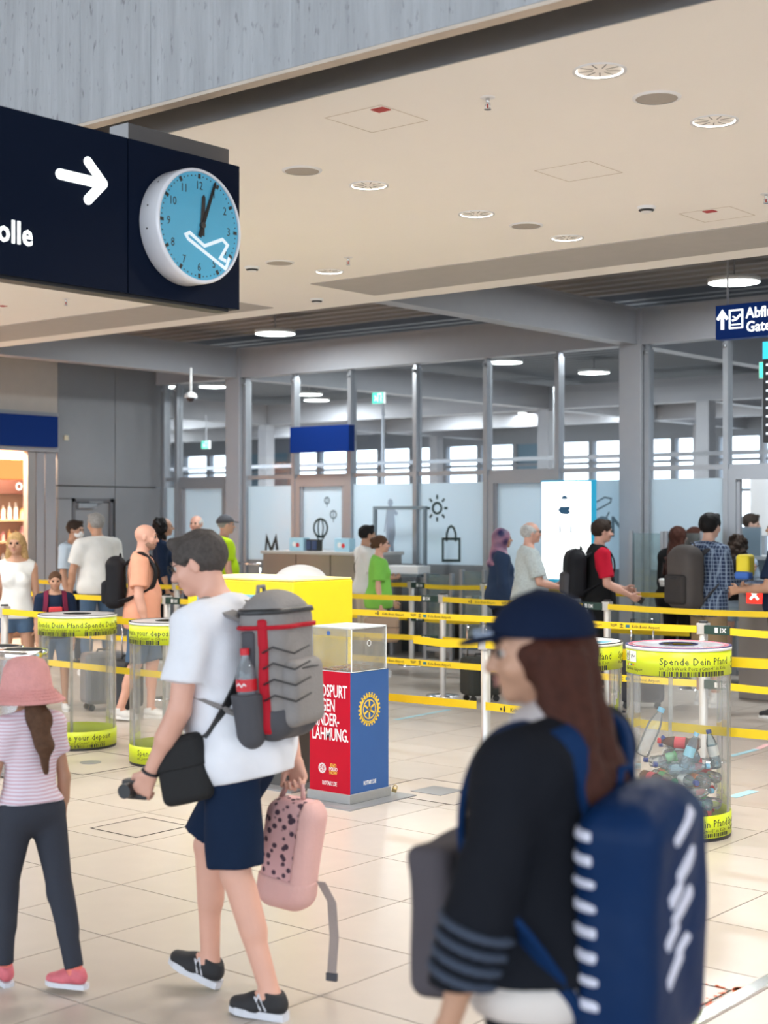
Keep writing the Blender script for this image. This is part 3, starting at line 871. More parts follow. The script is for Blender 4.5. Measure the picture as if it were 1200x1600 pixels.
q = sgp(-1, 374)
text('olle', m_arrow, sg, FS @ Matrix.Translation((q[0]-.01, q[1]-.004, 0)), size=.125, bold=.002, wide=.86, thick=.004, spacing=1.05)
# bracket box between sign and beam
yb0, yb1 = onx(200, 200, XSG-.13).y, onx(358, 240, XSG-.13).y
br = MB().box((-.12, .004, 0), (0, yb1-yb0, .2), bev=.003).build('mounting_beam', mat('dark_duct_steel', (.10, .092, .09), rough=.5))
MB().box((-.12, 0, 0), (0, .004, .2)).build('end_cap', M_ALU, br); br.location = (XSG-.13, yb0, z1-.09)  # end face made pale: the light on it is put into the colour
tag(br, 'grey steel mounting beam behind the top of the clock sign', 'beam')

# clock
XCK = XSG+.115
qc = onx(313, 353, XCK)
ck = thing('wall_clock', 'round white-rimmed clock with sky blue face showing five past twelve', 'clock', (XSG+.001, qc.y, qc.z))
RC = .247
MB().lathe([(.0, .0), (RC-.004, .0), (RC, .006), (RC, .105), (RC-.004, .115), (RC-.014, .118), (RC-.016, .108)], 72, frX((0, 0, 0))).build('case', mat('white_enamel', (.72, .73, .78), rough=.3, coat=.3), ck)
MB().disc(RC-.015, .107, 64, frX((0, 0, 0))).build('dial', mat('sky_blue_dial', (.09, .42, .62), rough=.35, emit=(.05, .25, .38), estr=.15), ck)
FC = frX((.1075, 0, 0))
mk = mat('clock_ink', (.035, .028, .025), rough=.5)
mb = MB()
for k in range(60):
    a = PI/2 - k*2*PI/60; r = RC-.032
    if k % 5: mb.prism(circ(r*math.cos(a), r*math.sin(a), .0032, 6), 0, .001)
    else:
        M_ = Matrix.Rotation(a, 4, 'Z'); mb.box((r-.011, -.007, 0), (r+.009, .007, .0015), M_)
tag(mb.build('minute_marks', mk, ck), kind='stuff').matrix_local = FC
for k in range(1, 13):
    a = PI/2 - k*2*PI/12; r = RC-.072
    text(str(k), mk, ck, FC @ Matrix.Translation((r*math.cos(a), r*math.sin(a)-.017, 0)), name='numeral', size=.05, align='CENTER', wide=.85, thick=.001)
def ckp(px, py):
    q = onx(px, py, XCK); return (q.y-qc.y, q.z-qc.z)
mp_ = mat('white_print', (.8, .85, .88), rough=.4, emit=(.6, .7, .75), estr=.3)
pts = [ckp(*p) for p in ((360, 402), (350, 412), (296, 373), (292, 366), (298, 363), (321, 384), (349, 374), (357, 383), (346, 403), (355, 408))]
mb = MB().stroke(pts[:1]+[ckp(354, 420)]+pts[2:], .015, .0012)
o = mb.build('aeroplane_outline', mp_, ck); o.matrix_local = FC
c0 = (0, 0)
for nm, tip, w0, tail in (('hour_hand', ckp(319, 304), .022, .045), ('minute_hand', ckp(337, 284), .016, .055)):
    cc = ckp(317, 352); d_ = Vector((tip[0]-cc[0], tip[1]-cc[1])); L_ = d_.length; M_ = FC @ Matrix.Translation((cc[0], cc[1], .004 if nm[0] == 'h' else .007)) @ Matrix.Rotation(math.atan2(d_.y, d_.x), 4, 'Z')
    MB().prism([(-tail, -w0*.6), (L_-.012, -w0*.42), (L_, 0), (L_-.012, w0*.42), (-tail, w0*.6)], 0, .002, M_).build(nm, mk, ck)
MB().cyl(.014, 0, .012, 16, FC @ Matrix.Translation((ckp(317, 352)[0], ckp(317, 352)[1], 0))).build('hub', mk, ck)
MB().disc(RC-.016, .1165, 48, frX((0, 0, 0))).build('cover_glass', M_GLASS, ck)
for a in (2.4, 2.9, 3.3): MB().cyl(.004, 0, .002, 8, frX((0, 0, 0)) @ Matrix.Rotation(a, 4, 'Z') @ Matrix.Translation((RC, 0, .05)) @ Matrix.Rotation(PI/2, 4, 'Y')).build('screw', M_BLACK, ck)

# ------------------------------------------------------------------ blue boards, gate sign, departures screen
def ybox(name, px0, px1, py0, py1, Y, th, m, lab, cat):
    a, b_ = ony(px0, (py0+py1)/2, Y), ony(px1, (py0+py1)/2, Y); c = (a+b_)/2
    zc0, zc1 = ony((px0+px1)/2, py1, Y).z, ony((px0+px1)/2, py0, Y).z
    t = thing(name, lab, cat, (c.x, Y, zc0)); hw = (b_.x-a.x)/2
    MB().box((-hw, 0, 0), (hw, th, zc1-zc0), bev=.004).build('panel', m, t)
    return t, hw, zc1-zc0
t, hw, hz = ybox('hanging_board', 453, 545, 665.5, 706, 14.7, .12, M_BLUE, 'plain blue hanging board in front of the upper glass', 'sign')
for sx in (-1, 1): MB().box((sx*hw*.8-.02, .1, hz*.4), (sx*hw*.8+.02, .26, hz*.6)).build('bracket', M_STEEL, t)
t, hw, hz = ybox('gate_sign', 1118, 1262, 471, 525, 11.5, .12, M_BLUE, 'blue hanging gate sign with up arrow, aircraft symbol and white writing', 'sign')
FS2 = frY((0, -.001, 0)); 
mb = MB(); x_ = -hw+.065
mb.stroke([(x_, hz*.28), (x_, hz*.78)], .028, .003).stroke([(x_-.045, hz*.58), (x_, hz*.8), (x_+.045, hz*.58)], .024, .004)
o = mb.build('arrow', m_arrow, t); o.matrix_local = FS2
x_ = -hw+.19; s_ = .058
mb = MB().stroke([(x_-s_, hz*.3), (x_+s_, hz*.3), (x_+s_, hz*.82), (x_-s_, hz*.82)], .012, .003, close=True).stroke([(x_-.035, hz*.52), (x_+.005, hz*.56), (x_+.04, hz*.68)], .016, .003).stroke([(x_-.03, hz*.64), (x_+.01, hz*.58)], .009, .003).stroke([(x_-.04, hz*.4), (x_+.04, hz*.4)], .009, .003)
o = mb.build('aircraft_symbol', m_arrow, t); o.matrix_local = FS2
text('Abflug', m_arrow, t, FS2 @ Matrix.Translation((-hw+.28, hz*.56, 0)), size=.125, bold=.0015, thick=.003, wide=.9)
text('Gates', m_arrow, t, FS2 @ Matrix.Translation((-hw+.28, hz*.16, 0)), size=.125, bold=.0015, thick=.003, wide=.9)
for sx in (-1, 1): MB().tube([(sx*hw*.8, .06, hz), (sx*hw*.8, .06, ZB1+.1-t.location.z)], .01, 6).build('cable', M_STEEL, t)
t, hw, hz = ybox('departures_screen', 1192, 1300, 530, 690, 11.6, .1, M_BLACK, 'tall black departures screen with cyan header, at the right edge under the gate sign', 'screen')
MB().box((-hw, -.004, hz*.83), (hw, -.001, hz)).build('header', lamp_mat('cyan_header', (.05, .55, .75), 1.0), t)
mb = MB()
random.seed(9)
for r_ in range(9):
    x_ = -hw+.03
    while x_ < hw-.1:
        l_ = random.uniform(.03, .1); mb.box((x_, -.004, hz*(.76-.085*r_)), (x_+l_, -.001, hz*(.76-.085*r_)+.018)); x_ += l_+.03
tag(mb.build('text_rows', lamp_mat('screen_text', (.75, .85, 1), 1.0), t), kind='stuff')
for sx in (-1, 1): MB().tube([(sx*hw*.7, .05, hz), (sx*hw*.7, .05, ZB1+.1-t.location.z)], .01, 6).build('cable', M_STEEL, t)
exit_sign(1203, 578, 13.5, .1, 'green exit sign edge just left of the departures screen')

# camera dome
q = ony(298, 620, 14.2); q = at(298, 19.6, 620)
cd = thing('security_camera', 'white domed security camera hanging from the steel beam at the left', 'camera', q)
MB().tube([(0, 0, .05), (0, 0, ZB0-q.z)], .018, 10).build('stem', M_WHITE, cd)
MB().lathe([(.0, .07), (.03, .065), (.075, .035), (.085, 0), (.08, -.015)], 28).build('shell', M_WHITE, cd)
MB().lathe([(.055, -.015), (.048, -.045), (.028, -.062), (0, -.068)], 24).lathe([(.08, -.015), (.055, -.016)], 24).build('dome', mat('smoked_dome', (.03, .02, .025), rough=.1), cd)

# ------------------------------------------------------------------ graphics on the glass
M_GI = mat('dark_green_film', (.02, .045, .045), rough=.5); M_GG = mat('grey_film', (.16, .2, .23), rough=.6); M_GS = mat('blue_grey_film', (.30, .36, .44), rough=.6)
def gfx(name, strokes, m, lab, cat='sticker', Y=YG-.0075, px0=None):
    o0 = ony(*px0, Y); mb = MB()
    for pts, wd, cl in strokes:
        P = [((ony(x, y, Y)-o0).x, (ony(x, y, Y)-o0).z) for x, y in pts]
        if wd is None: mb.prism(P if sum((P[i][0]*P[(i+1) % len(P)][1]-P[(i+1) % len(P)][0]*P[i][1]) for i in range(len(P))) > 0 else P[::-1], 0, .002)
        else: mb.stroke(P, wd, .002, close=cl)
    o = mb.build(name, m); o.matrix_world = frY(o0)
    return tag(o, lab, cat)
sun = [(circ(683, 794, 6.8, 20, 8.3), .032, True)]
for k in range(8):
    a = k*PI/4; sun.append(([(683+11*math.cos(a), 794+14*math.sin(a)), (683+16.5*math.cos(a), 794+21*math.sin(a))], .03, False))
gfx('sun_sticker', sun, M_GI, 'dark sun outline sticker on the frosted glass', px0=(683, 794))
gfx('bag_sticker', [([(692, 842), (718, 842), (718, 876), (692, 876)], .034, True), ([(698, 846), (698, 834), (701, 825), (705, 822), (709, 825), (712, 834), (712, 846)], .03, False)], M_GI, 'dark shopping bag outline sticker under the sun', px0=(705, 850))
gfx('balloon_sticker', [(circ(501, 825, 10.5, 24, 14), .03, True), (circ(501, 825, 4, 20, 14), .022, True), ([(494, 836), (499, 845), (503, 845), (508, 836)], .02, False), ([(501, 846), (501, 862)], .012, False)], M_GI, 'large hot air balloon outline sticker on the glass door', px0=(501, 825), Y=YG-.0098)
gfx('balloon_sticker', [(circ(511, 782, 3.6, 14, 5), .02, True), ([(511, 776), (511, 792)], .012, False)], M_GG, 'smallest balloon sticker, topmost on the glass door', px0=(511, 782), Y=YG-.0098)
gfx('balloon_sticker', [(circ(521, 804, 4.6, 14, 6), .02, True), ([(521, 797), (521, 816)], .014, False)], M_GG, 'middle-sized balloon sticker on the glass door', px0=(521, 804), Y=YG-.0098)
sil = [(610, 779), (613, 781), (614, 787), (612, 791), (618, 797), (622, 802), (619, 806), (616, 803), (617, 815), (618, 835), (615, 850), (616, 868), (614, 878), (610, 878), (611, 866), (609, 850), (607, 868), (604, 876), (602, 870), (604, 850), (603, 828), (605, 812), (603, 820), (601, 832), (600, 831), (603, 808), (604, 797), (608, 791), (606, 787), (607, 781)]
gfx('figure_sticker', [(sil, None, False)], M_GS, 'blue-grey standing figure silhouette sticker on the glass', px0=(610, 830))
gfx('letter_sticker', [([(413, 893), (417, 840), (424, 862), (431, 840), (434, 866)], .055, False)], M_INK, 'black zigzag shape on the glass behind the counter end', px0=(420, 850))
gfx('aircraft_sticker', [([(921, 778), (929, 786), (945, 777), (955, 779), (954, 785), (940, 793), (925, 800), (920, 792)], .02, True), ([(921, 812), (938, 826), (952, 800)], .02, False)], M_GG, 'grey aircraft outline sticker right of the white lit screen', px0=(935, 790))
t = thing('letter_sticker', 'grey letters G N on the glass right of the white lit screen', 'sticker', ony(924, 838, YG-.0075))
text('GN', M_GG, t, frY((0, 0, 0)), size=.34, bold=.003, thick=.002, wide=1.0)

# free-standing metal frame
fr = thing('metal_frame', 'dark rectangular metal stand frame before the figure silhouette', 'frame', ony(625, 900, 14.8) * 1)
fr.location.z = 0
xa_, xb_ = ony(586, 800, 14.8).x-fr.location.x, ony(664, 800, 14.8).x-fr.location.x; zt_ = ony(625, 796, 14.8).z
for x_ in (xa_, xb_): MB().box((x_-.02, -.02, 0), (x_+.02, .02, zt_)).build('upright', M_GG, fr)
MB().box((xa_-.02, -.02, zt_), (xb_+.02, .02, zt_+.04)).build('top_bar', M_GG, fr)

# lit white screen with fruit logo
Y = 14.4; zb0, zb1 = ony(885, 905, Y).z, ony(885, 750, Y).z; xa_, xb_ = ony(845, 800, Y).x, ony(925, 800, Y).x
t = thing('lit_advert_screen', 'tall glowing white advertising screen with small blue fruit logo', 'screen', ((xa_+xb_)/2, Y, 0)); hw = (xb_-xa_)/2
MB().box((-hw, 0, zb0-.04), (hw, .1, zb1), bev=.005).build('housing', mat('cyan_edge', (.02, .2, .32), rough=.4, emit=(.0, .25, .4), estr=.5), t)
MB().box((-hw+.015, -.004, zb0), (hw-.015, 0, zb1-.02)).build('lit_face', lamp_mat('screen_white', (.96, 1, 1), 1.6), t)
MB().box((-hw*.7, -.1, 0), (hw*.7, .2, .02)).box((-.1, .02, .02), (.1, .08, zb0-.04)).build('foot', M_STEEL, t)
mlogo = mat('logo_blue', (.02, .11, .22), rough=.5)
def P_(px, py): q = ony(px, py, Y-.006); return (q.x-t.location.x, q.z)
mb = MB().prism([P_(882+5*math.cos(a), 780-6*math.sin(a)) for a in [PI*i/10 for i in range(11)]], 0, .002)
mb.prism([P_(*p) for p in reversed(((872, 797), (876, 791), (882, 792), (888, 791), (891, 793), (889, 797), (891, 801), (887, 804), (877, 803)))], 0, .002)
mb.prism([P_(*p) for p in reversed(((874, 822), (876, 822), (876, 833), (874, 833)))], 0, .002).prism([P_(*p) for p in reversed(((891, 822), (893, 822), (893, 833), (891, 833)))], 0, .002)
o = mb.build('logo', mlogo, t); o.matrix_local = frY((0, -.005, 0))

# ------------------------------------------------------------------ information counter with leaflets
Y = 14.0; xa_, xb_ = ony(411, 880, Y).x, ony(572, 880, Y).x; zc = ony(500, 862, Y).z
ct = thing('information_counter', 'brushed steel reception counter in front of the frosted glass', 'counter', ((xa_+xb_)/2, Y, 0)); hw = (xb_-xa_)/2
MB().box((-hw, 0, 0), (hw, .7, zc-.04)).build('body', M_BRUSH, ct)
MB().box((-hw-.02, -.03, zc-.04), (hw+.02, .73, zc), bev=.004).build('worktop', mat('pale_worktop', (.5, .48, .46), rough=.35), ct)
for k in range(1, 3): MB().box((-hw+2*hw*k/3-.004, -.004, 0), (-hw+2*hw*k/3+.004, .001, zc-.04)).build('joint', M_DARK, ct)
def small(name, px, py, w_, h_, d_, m, lab, cat, Y=14.15, extra=None):
    q = ony(px, py, Y); t = thing(name, lab, cat, (q.x, Y, zc))
    MB().box((-w_/2, 0, 0), (w_/2, d_, h_), bev=.004).build('body', m, t)
    if extra: extra(t, w_, h_)
    return t
M_LB = mat('pale_blue_card', (.38, .62, .75), rough=.6)
def leaf(t, w_, h_):
    MB().prism(circ(w_*.1, h_*.45, .03, 12), 0, .002, frY((0, -.001, 0))).build('red_dot', mat('red_print', (.6, .04, .05), rough=.6), t)
    MB().prism(circ(-w_*.15, h_*.5, .035, 12), 0, .002, frY((0, -.001, 0))).build('white_dot', M_WHITE, t)
small('leaflet_box', 463, 860, .25, .17, .12, M_LB, 'pale blue leaflet box at the left end of the counter', 'box', extra=leaf)
small('leaflet_box', 534, 860, .25, .17, .12, M_LB, 'pale blue leaflet box at the right part of the counter', 'box', extra=leaf)
def cards(t, w_, h_):
    for k in range(2): MB().box((-w_/2+.01+k*w_/2, -.012, .02), (-.01+k*w_/2, 0, h_*.9)).build('brochure', mat('navy_card', (.03, .06, .14), rough=.5), t)
small('brochure_rack', 487, 860, .2, .15, .1, M_INK, 'dark rack of navy brochures between the blue leaflet boxes', 'rack', extra=cards)
t = MB().box((-.28, 0, 0), (.28, .25, .1), bev=.01).build('white_box', M_WHITE); q = ony(628, 890, 14.3); 
t2 = thing('side_table', 'low table of grey glass carrying a white box, right of the counter', 'table', (q.x, 14.2, 0))
MB().box((-.3, 0, 1.0), (.32, .45, 1.03)).build('top', M_GG, t2)
for sx in (-.28, .25): MB().box((sx, .2, 0), (sx+.05, .25, 1.0)).build('leg', M_STEEL, t2)
t.location = (q.x, 14.27, 1.031); tag(t, 'flat white box lying on the side table under the figure silhouette', 'box')
# rail left of the counter
q0, q1 = ony(366, 880, 14.3), ony(408, 880, 14.3)
t = thing('hand_rail', 'thin steel hand rail between the column and the counter', 'rail', (q0.x, 14.3, 0)); L_ = q1.x-q0.x; zr = q0.z+.0
MB().tube([(0, 0, zr), (L_, 0, zr)], .02, 10).build('rail', M_CHROME, t)
for x_ in (.02, L_-.02): MB().tube([(x_, 0, 0), (x_, 0, zr)], .016, 8).build('post', M_CHROME, t)

# ------------------------------------------------------------------ boarding gates at the right
def glass_gate(px0, px1, py, Y, lab, post=True):
    a, b_ = ony(px0, 900, Y), ony(px1, 900, Y); zt_ = ony((px0+px1)/2, py, Y).z; t = thing('glass_gate', lab, 'gate', ((a.x+b_.x)/2, Y, 0)); hw = (b_.x-a.x)/2
    MB().box((-hw, -.008, .15), (hw, .008, zt_)).build('glass_leaf', glass_mat('green_glass', (.8, .88, .88), refl=1.3, haze=.16, dcol=(.5, .6, .62)), t)
    for sx in (-hw, hw): MB().box((sx-.02, -.03, 0), (sx+.02, .03, zt_+.02), bev=.004).build('post', M_ALU, t)
    MB().box((-hw, -.02, .1), (hw, .02, .15)).build('bottom_rail', M_ALU, t)
glass_gate(987, 1036, 833, 14.2, 'tall glass gate leaf beside the right column')
glass_gate(1042, 1098, 833, 14.2, 'tall glass gate leaf behind the long-haired woman')
glass_gate(666, 706, 898, 14.3, 'low glass gate leaf under the bag sticker')
glass_gate(722, 757, 893, 14.3, 'low glass gate leaf beside the headscarf woman')
def gate_box(px, Y, top_py, w_, lab, light=None):
    q = ony(px, top_py, Y); t = thing('gate_pillar', lab, 'gate', (q.x, Y, 0))
    MB().box((-w_/2, -.12, 0), (w_/2, .5, q.z-.04), bev=.01).build('body', M_BRUSH, t)
    MB().box((-w_/2-.01, -.13, q.z-.04), (w_/2+.01, .51, q.z), bev=.008).build('cap', M_CHROME, t)
    if light:
        MB().box((-.08, -.128, q.z-.22), (.08, -.121, q.z-.06)).build('red_lamp', lamp_mat('gate_red', (1, .03, .02), 1.6), t)
        o = MB().stroke([(-.04, -.04), (.04, .04)], .018, .003).stroke([(-.04, .04), (.04, -.04)], .018, .003).build('cross', lamp_mat('gate_cross', (1, .85, .7), 2.5), t)
        o.matrix_local = frY((0, -.13, q.z-.14))
gate_box(1188, 13.2, 906, .34, 'steel gate pillar at the right with a glowing red cross', True)
gate_box(703, 14.6, 930, .3, 'low dark gate housing behind the belts, under the bag sticker')
gate_box(742, 14.55, 930, .3, 'low dark gate housing behind the belts, beside the headscarf woman')
t = thing('desk_screen', 'grey check desk with red bottle and white poster behind the right glass door', 'desk', ony(1170, 850, 15.7)); t.location.z = 0
MB().box((-.6, 0, 0), (.9, .5, 1.25)).build('body', M_GG, t)
MB().box((-.6, -.03, 1.25), (.9, .5, 1.29)).build('top', M_WHITE, t)
MB().box((-.25, .05, 1.29), (.12, .08, 1.62)).build('monitor', mat('grey_blue_plastic', (.32, .4, .46), rough=.4), t)
MB().lathe([(0, 1.29), (.035, 1.29), (.035, 1.5), (.012, 1.55), (.012, 1.58), (0, 1.58)], 16, c=(-.42, .15)).build('red_bottle', mat('red_plastic', (.5, .01, .02), rough=.4), t)
q0, q1 = ony(1172, 780, 17.5), ony(1230, 780, 17.5)
t = MB().box((0, 0, 0), (q1.x-q0.x, .03, .85)).build('poster_board', mat('poster_white', (.8, .78, .78), rough=.6)); t.location = (q0.x, 17.5, 1.5)
tag(t, 'white poster board with red heading behind the right glass door', 'poster')
MB().box((0, -.004, .74), (q1.x-q0.x, 0, .82)).build('red_heading', mat('red_print', (.6, .04, .05)), t)
MB().box((.5, 0, -1.5), (.55, .03, 0)).build('leg', M_STEEL, t); MB().box((.1, 0, -1.5), (.15, .03, 0)).build('leg', M_STEEL, t)

# ------------------------------------------------------------------ belt barriers
RA, RB_, RCC, RD = 7.62, 9.6, 11.45, 13.55
post_me = MB().lathe([(0, .985), (.026, .985), (.031, .98), (.031, .02)], 24).mesh('pole', [M_POST])
cap_me = MB().cyl(.033, .985, 1.0, 24).mesh('cap', [M_BLACK])
base_me = MB().lathe([(0, .022), (.05, .022), (.15, .012), (.165, .004), (.165, 0)], 32).mesh('base_plate', [M_CHROME])
head_me = MB().box((-.037, -.037, .905), (.037, .037, .985), bev=.004).mesh('belt_head', [M_POST])
POSTS = {}
def post(row, px, lab):
    q = ony(px, 1000, row); t = thing('barrier_post', lab, 'post', (q.x, row, 0), group='belt barrier posts')
    for n_, me in (('pole', post_me), ('cap', cap_me), ('base_plate', base_me), ('belt_head', head_me)): link(n_, me, t)
    return q.x
def belt(row, x0, x1, z, lab, clip=None, txt=True, phase=0.0, yo=-.045):
    t = thing('barrier_belt', lab, 'belt', (x0, row+yo, z), group='yellow barrier belts')
    L_ = x1-x0; n = max(2, int(L_/.3)); mb = MB(); vs = []
    for i in range(n+1):
        u = i/n; sag = -.012*4*u*(1-u)
        vs += [(u*L_, 0, sag-.025), (u*L_, 0, sag+.025), (u*L_, .0016, sag-.025), (u*L_, .0016, sag+.025)]
    fs = []
    for i in range(n):
        a, b_ = 4*i, 4*i+4
        fs += [(a, b_, b_+1, a+1), (a+2, a+3, b_+3, b_+2), (a+1, b_+1, b_+3, a+3), (a, a+2, b_+2, b_)]
    mb.add(vs, fs); mb.build('webbing', M_BELT, t)
    if clip:
        s_ = 1 if clip == 'L' else -1; xo = 0 if clip == 'L' else L_
        MB().box((min(xo, xo+s_*.2), -.006, -.032), (max(xo, xo+s_*.2), .012, .032), bev=.003).build('belt_clip', M_GREEN, t)
        c_ = xo+s_*.13
        o = MB().box((c_-.045, -.009, -.018), (c_-.02, -.006, .018)).stroke([(0, 0)]*0 + [(c_+.0, .018), (c_+.0, -.018)], .006, .001, frY((0, -.007, 0))).stroke([(c_+.012, -.014), (c_+.04, .014)], .008, .001, frY((0, -.007, 0))).stroke([(c_+.012, .014), (c_+.04, -.014)], .008, .001, frY((0, -.007, 0))).build('clip_pictogram', M_WHITE, t)
    if txt:
        x_ = phase
        while x_ < L_-1.0:
            u = (x_+.4)/L_; sg_ = -.012*4*u*(1-u)
            M_ = frY((x_, -.0015, sg_-.011))
            text('Köln Bonn Airport', M_INK, t, M_ @ Matrix.Translation((.09, 0, 0)), size=.032, wide=.95, thick=.0006, res=1)
            mb = MB()
            sunc = circ(.02, .011, .008, 8); mb.prism(sunc, 0, .0006); mb.stroke([(.045, -.004), (.045, .02)], .012, .0006); mb.prism(circ(.045, .026, .006, 8), 0, .0006)
            x2 = .09+.31
            mb.stroke([(x2, .012), (x2+.02, .004), (x2+.05, .016), (x2+.045, .022), (x2+.02, .016), (x2, .022)], .004, .0006, close=True)
            mb.stroke([(x2+.075, .0), (x2+.105, .0)], .005, .0006).stroke([(x2+.09, 0), (x2+.09, .022)], .005, .0006).stroke([(x2+.075, .016), (x2+.09, .025), (x2+.105, .016)], .005, .0006)
            o = mb.build('pictograms', M_INK, t); o.matrix_local = M_
            mb = MB().box((0, 0, 0), (.034, .022, .0006)); mb.stroke(circ(.017, .011, .006, 8), .003, .0012, close=True)
            o = mb.build('camera_symbol', mat('teal_print', (.02, .16, .22), rough=.6), t); o.matrix_local = M_ @ Matrix.Translation((x2+.125, 0, 0))
            text('Köln Bonn Airport', M_INK, t, M_ @ Matrix.Translation((x2+.175, 0, 0)), size=.032, wide=.95, thick=.0006, res=1)
            x_ += 1.9
ZU, ZL = .942, .555
xA = [post(RA, 7, 'belt barrier post at the left edge, nearest row'), post(RA, 759, 'belt barrier post of the nearest row, left of the woman in the cap')]
xAr = post(RA, 1290, 'belt barrier post of the nearest row, beyond the right edge')
xB = [post(RB_, 261, 'belt barrier post of the second row, behind the walking man'), post(RB_, 1099, 'belt barrier post of the second row, behind the bottle tube')]
xC = [post(RCC, 115, 'thin belt barrier post behind the man in the white T-shirt'), post(RCC, 276, 'belt barrier post of the third row, behind the walking man'), post(RCC, 692, 'belt barrier post of the third row, right of the woman in green'), post(RCC, 949, 'belt barrier post of the third row, beside the man in red')]
xCr = post(RCC, 1250, 'belt barrier post of the third row, beyond the right edge')
xD = [post(RD, 643, 'belt barrier post of the farthest row, right of the woman in green'), post(RD, 757, 'belt barrier post of the farthest row, beside the headscarf woman'), post(RD, 1085, 'belt barrier post of the farthest row, behind the plaid shirt')]
xm = onz(523, 1228).x
for z, nm, ph in ((ZU, 'upper', .25), (ZL, 'lower', .25)):
    belt(RA, xA[0]+.03, onz(440, 1240).x-.1 if z == ZU else xA[1]-.04, z, nm+' yellow belt of the nearest row, left part past the donation tubes', phase=.9+1.9)
    if z == ZU: belt(RA, onz(520, 1228).x+.35, xA[1]-.03, z, 'upper yellow belt of the nearest row, between yellow machine and first post', txt=False)
    belt(RA, xA[1]+.03, xAr-.03, z, nm+' yellow belt of the nearest row, right part past the bottle tube', phase=.1, txt=True)
    belt(RB_, ony(30, 900, RB_).x, xB[0]-.03, z, nm+' yellow belt of the second row, behind the tubes at the left', phase=2.0)
    belt(RB_, xB[0]+.03, xB[1]-.03, z, nm+' yellow belt of the second row, long middle part', phase=.7+1.9, clip='L')
    belt(RB_, xB[1]+.03, ony(1290, 900, RB_).x, z, nm+' yellow belt of the second row, right of its green-black clip', clip='L', txt=False)
    belt(RCC, ony(20, 900, RCC).x, xC[1]-.03, z, nm+' yellow belt of the third row, behind the people at the left', phase=2.2)
    belt(RCC, xC[1]+.03, xC[2]-.03, z, nm+' yellow belt of the third row, ending in a clip at its middle post', clip='R', phase=5.3)
    belt(RCC, xC[2]+.03, xC[3]-.03, z, nm+' yellow belt of the third row, before the grey-haired man', clip='R', phase=.3)
    belt(RCC, xC[3]+.03, xCr-.03, z, nm+' yellow belt of the third row, across the plaid-shirt man', phase=1.5)
    belt(RD, ony(300, 900, RD).x, xD[0]-.03, z, nm+' yellow belt of the farthest row, left part before the counter', phase=5.5)
    belt(RD, xD[0]+.03, xD[1]-.03, z, nm+' yellow belt of the farthest row, between its two middle posts', clip='L', txt=False)
    belt(RD, xD[1]+.03, xD[2]-.03, z, nm+' yellow belt of the farthest row, right part ending behind the plaid shirt', phase=2.0)

# ------------------------------------------------------------------ red and blue donation pillar
q = onz(546, 1259)
W1 = .325; W2 = .37
rp = thing('donation_pillar', 'red and blue charity pillar topped by a clear coin case', 'donation box', (q.x, q.y, 0))
# front corner at origin; body extends to -x (red face, facing -y) and +y (blue face, facing +x)
MB().box((-W1-.1, -.13, 0), (.12, W2+.13, .008)).build('floor_plate', M_PLATE, rp)
MB().box((-W1-.012, -.012, .008), (.012, W2+.012, .065), bev=.003).build('plinth', mat('riveted_steel', (.38, .38, .38), rough=.45, metal=.5, bump=.2, bscale=30), rp)
ZP = .80
MB().add([(-W1, 0, .065), (-W1, 0, ZP), (0, 0, ZP), (0, 0, .065)][::-1] if False else [(-W1, 0, .065), (0, 0, .065), (0, 0, ZP), (-W1, 0, ZP), (-W1, .008, .065), (0, .008, .065), (0, .008, ZP), (-W1, .008, ZP)],
         [(0, 1, 2, 3), (5, 4, 7, 6), (3, 2, 6, 7), (1, 5, 6, 2), (4, 0, 3, 7), (0, 4, 5, 1)]).build('red_panel', mat('red_panel', (.50, .0, .018), rough=.45, spec=.2), rp)
MB().box((-.008, .008, .065), (0, W2, ZP)).build('blue_panel', mat('blue_panel', (.035, .10, .29), rough=.5, spec=.25), rp)
MB().box((-W1, .008, .065), (-W1+.008, W2, ZP)).box((-W1+.008, W2-.008, .065), (-.008, W2, ZP)).build('rear_panel', mat('red_panel', (.6, .0, .03)), rp)
MB().box((-W1+.008, .008, ZP-.03), (-.008, W2-.008, ZP-.02)).build('shelf', M_WHITE, rp)
tw = mat('white_lettering', (.85, .83, .83), rough=.5)
for k, s_ in enumerate(('ENDSPURT', 'GEGEN', 'KINDER-', 'LÄHMUNG.')):
    text(s_, tw, rp, frY((-W1+.02, -.001, ZP-.155-.088*k)), size=.108, bold=.0014, wide=.56, thick=.001, spacing=.95)
text('ROTARY.DE', tw, rp, frY((-W1+.105, -.001, .105)), size=.036, bold=.0004, wide=.62, thick=.001)
text('ROTARY.DE', tw, rp, frX((.001, .13, .105)), size=.036, bold=.0004, wide=.62, thick=.001)
gold = mat('gold_print', (.78, .52, .06), rough=.5)
def gear(r, cx, cy, teeth=24):
    mb = MB()
    mb.stroke(circ(cx, cy, r*.78, 48), r*.16, .001, close=True)
    for k in range(teeth):
        a = 2*PI*k/teeth; mb.box((r*.84, -r*.055, 0), (r, r*.055, .001), Matrix.Translation((cx, cy, 0)) @ Matrix.Rotation(a, 4, 'Z'))
    mb.stroke(circ(cx, cy, r*.55, 40), r*.07, .001, close=True)
    for k in range(6):
        a = 2*PI*k/6+PI/6*3; mb.box((r*.1, -r*.06, 0), (r*.54, r*.06, .001), Matrix.Translation((cx, cy, 0)) @ Matrix.Rotation(a, 4, 'Z'))
    mb.stroke(circ(cx, cy, r*.13, 16), r*.08, .001, close=True)
    return mb
o = gear(.104, 0, 0).build('gear_emblem', gold, rp); o.matrix_local = frX((.0005, .185, ZP-.235))
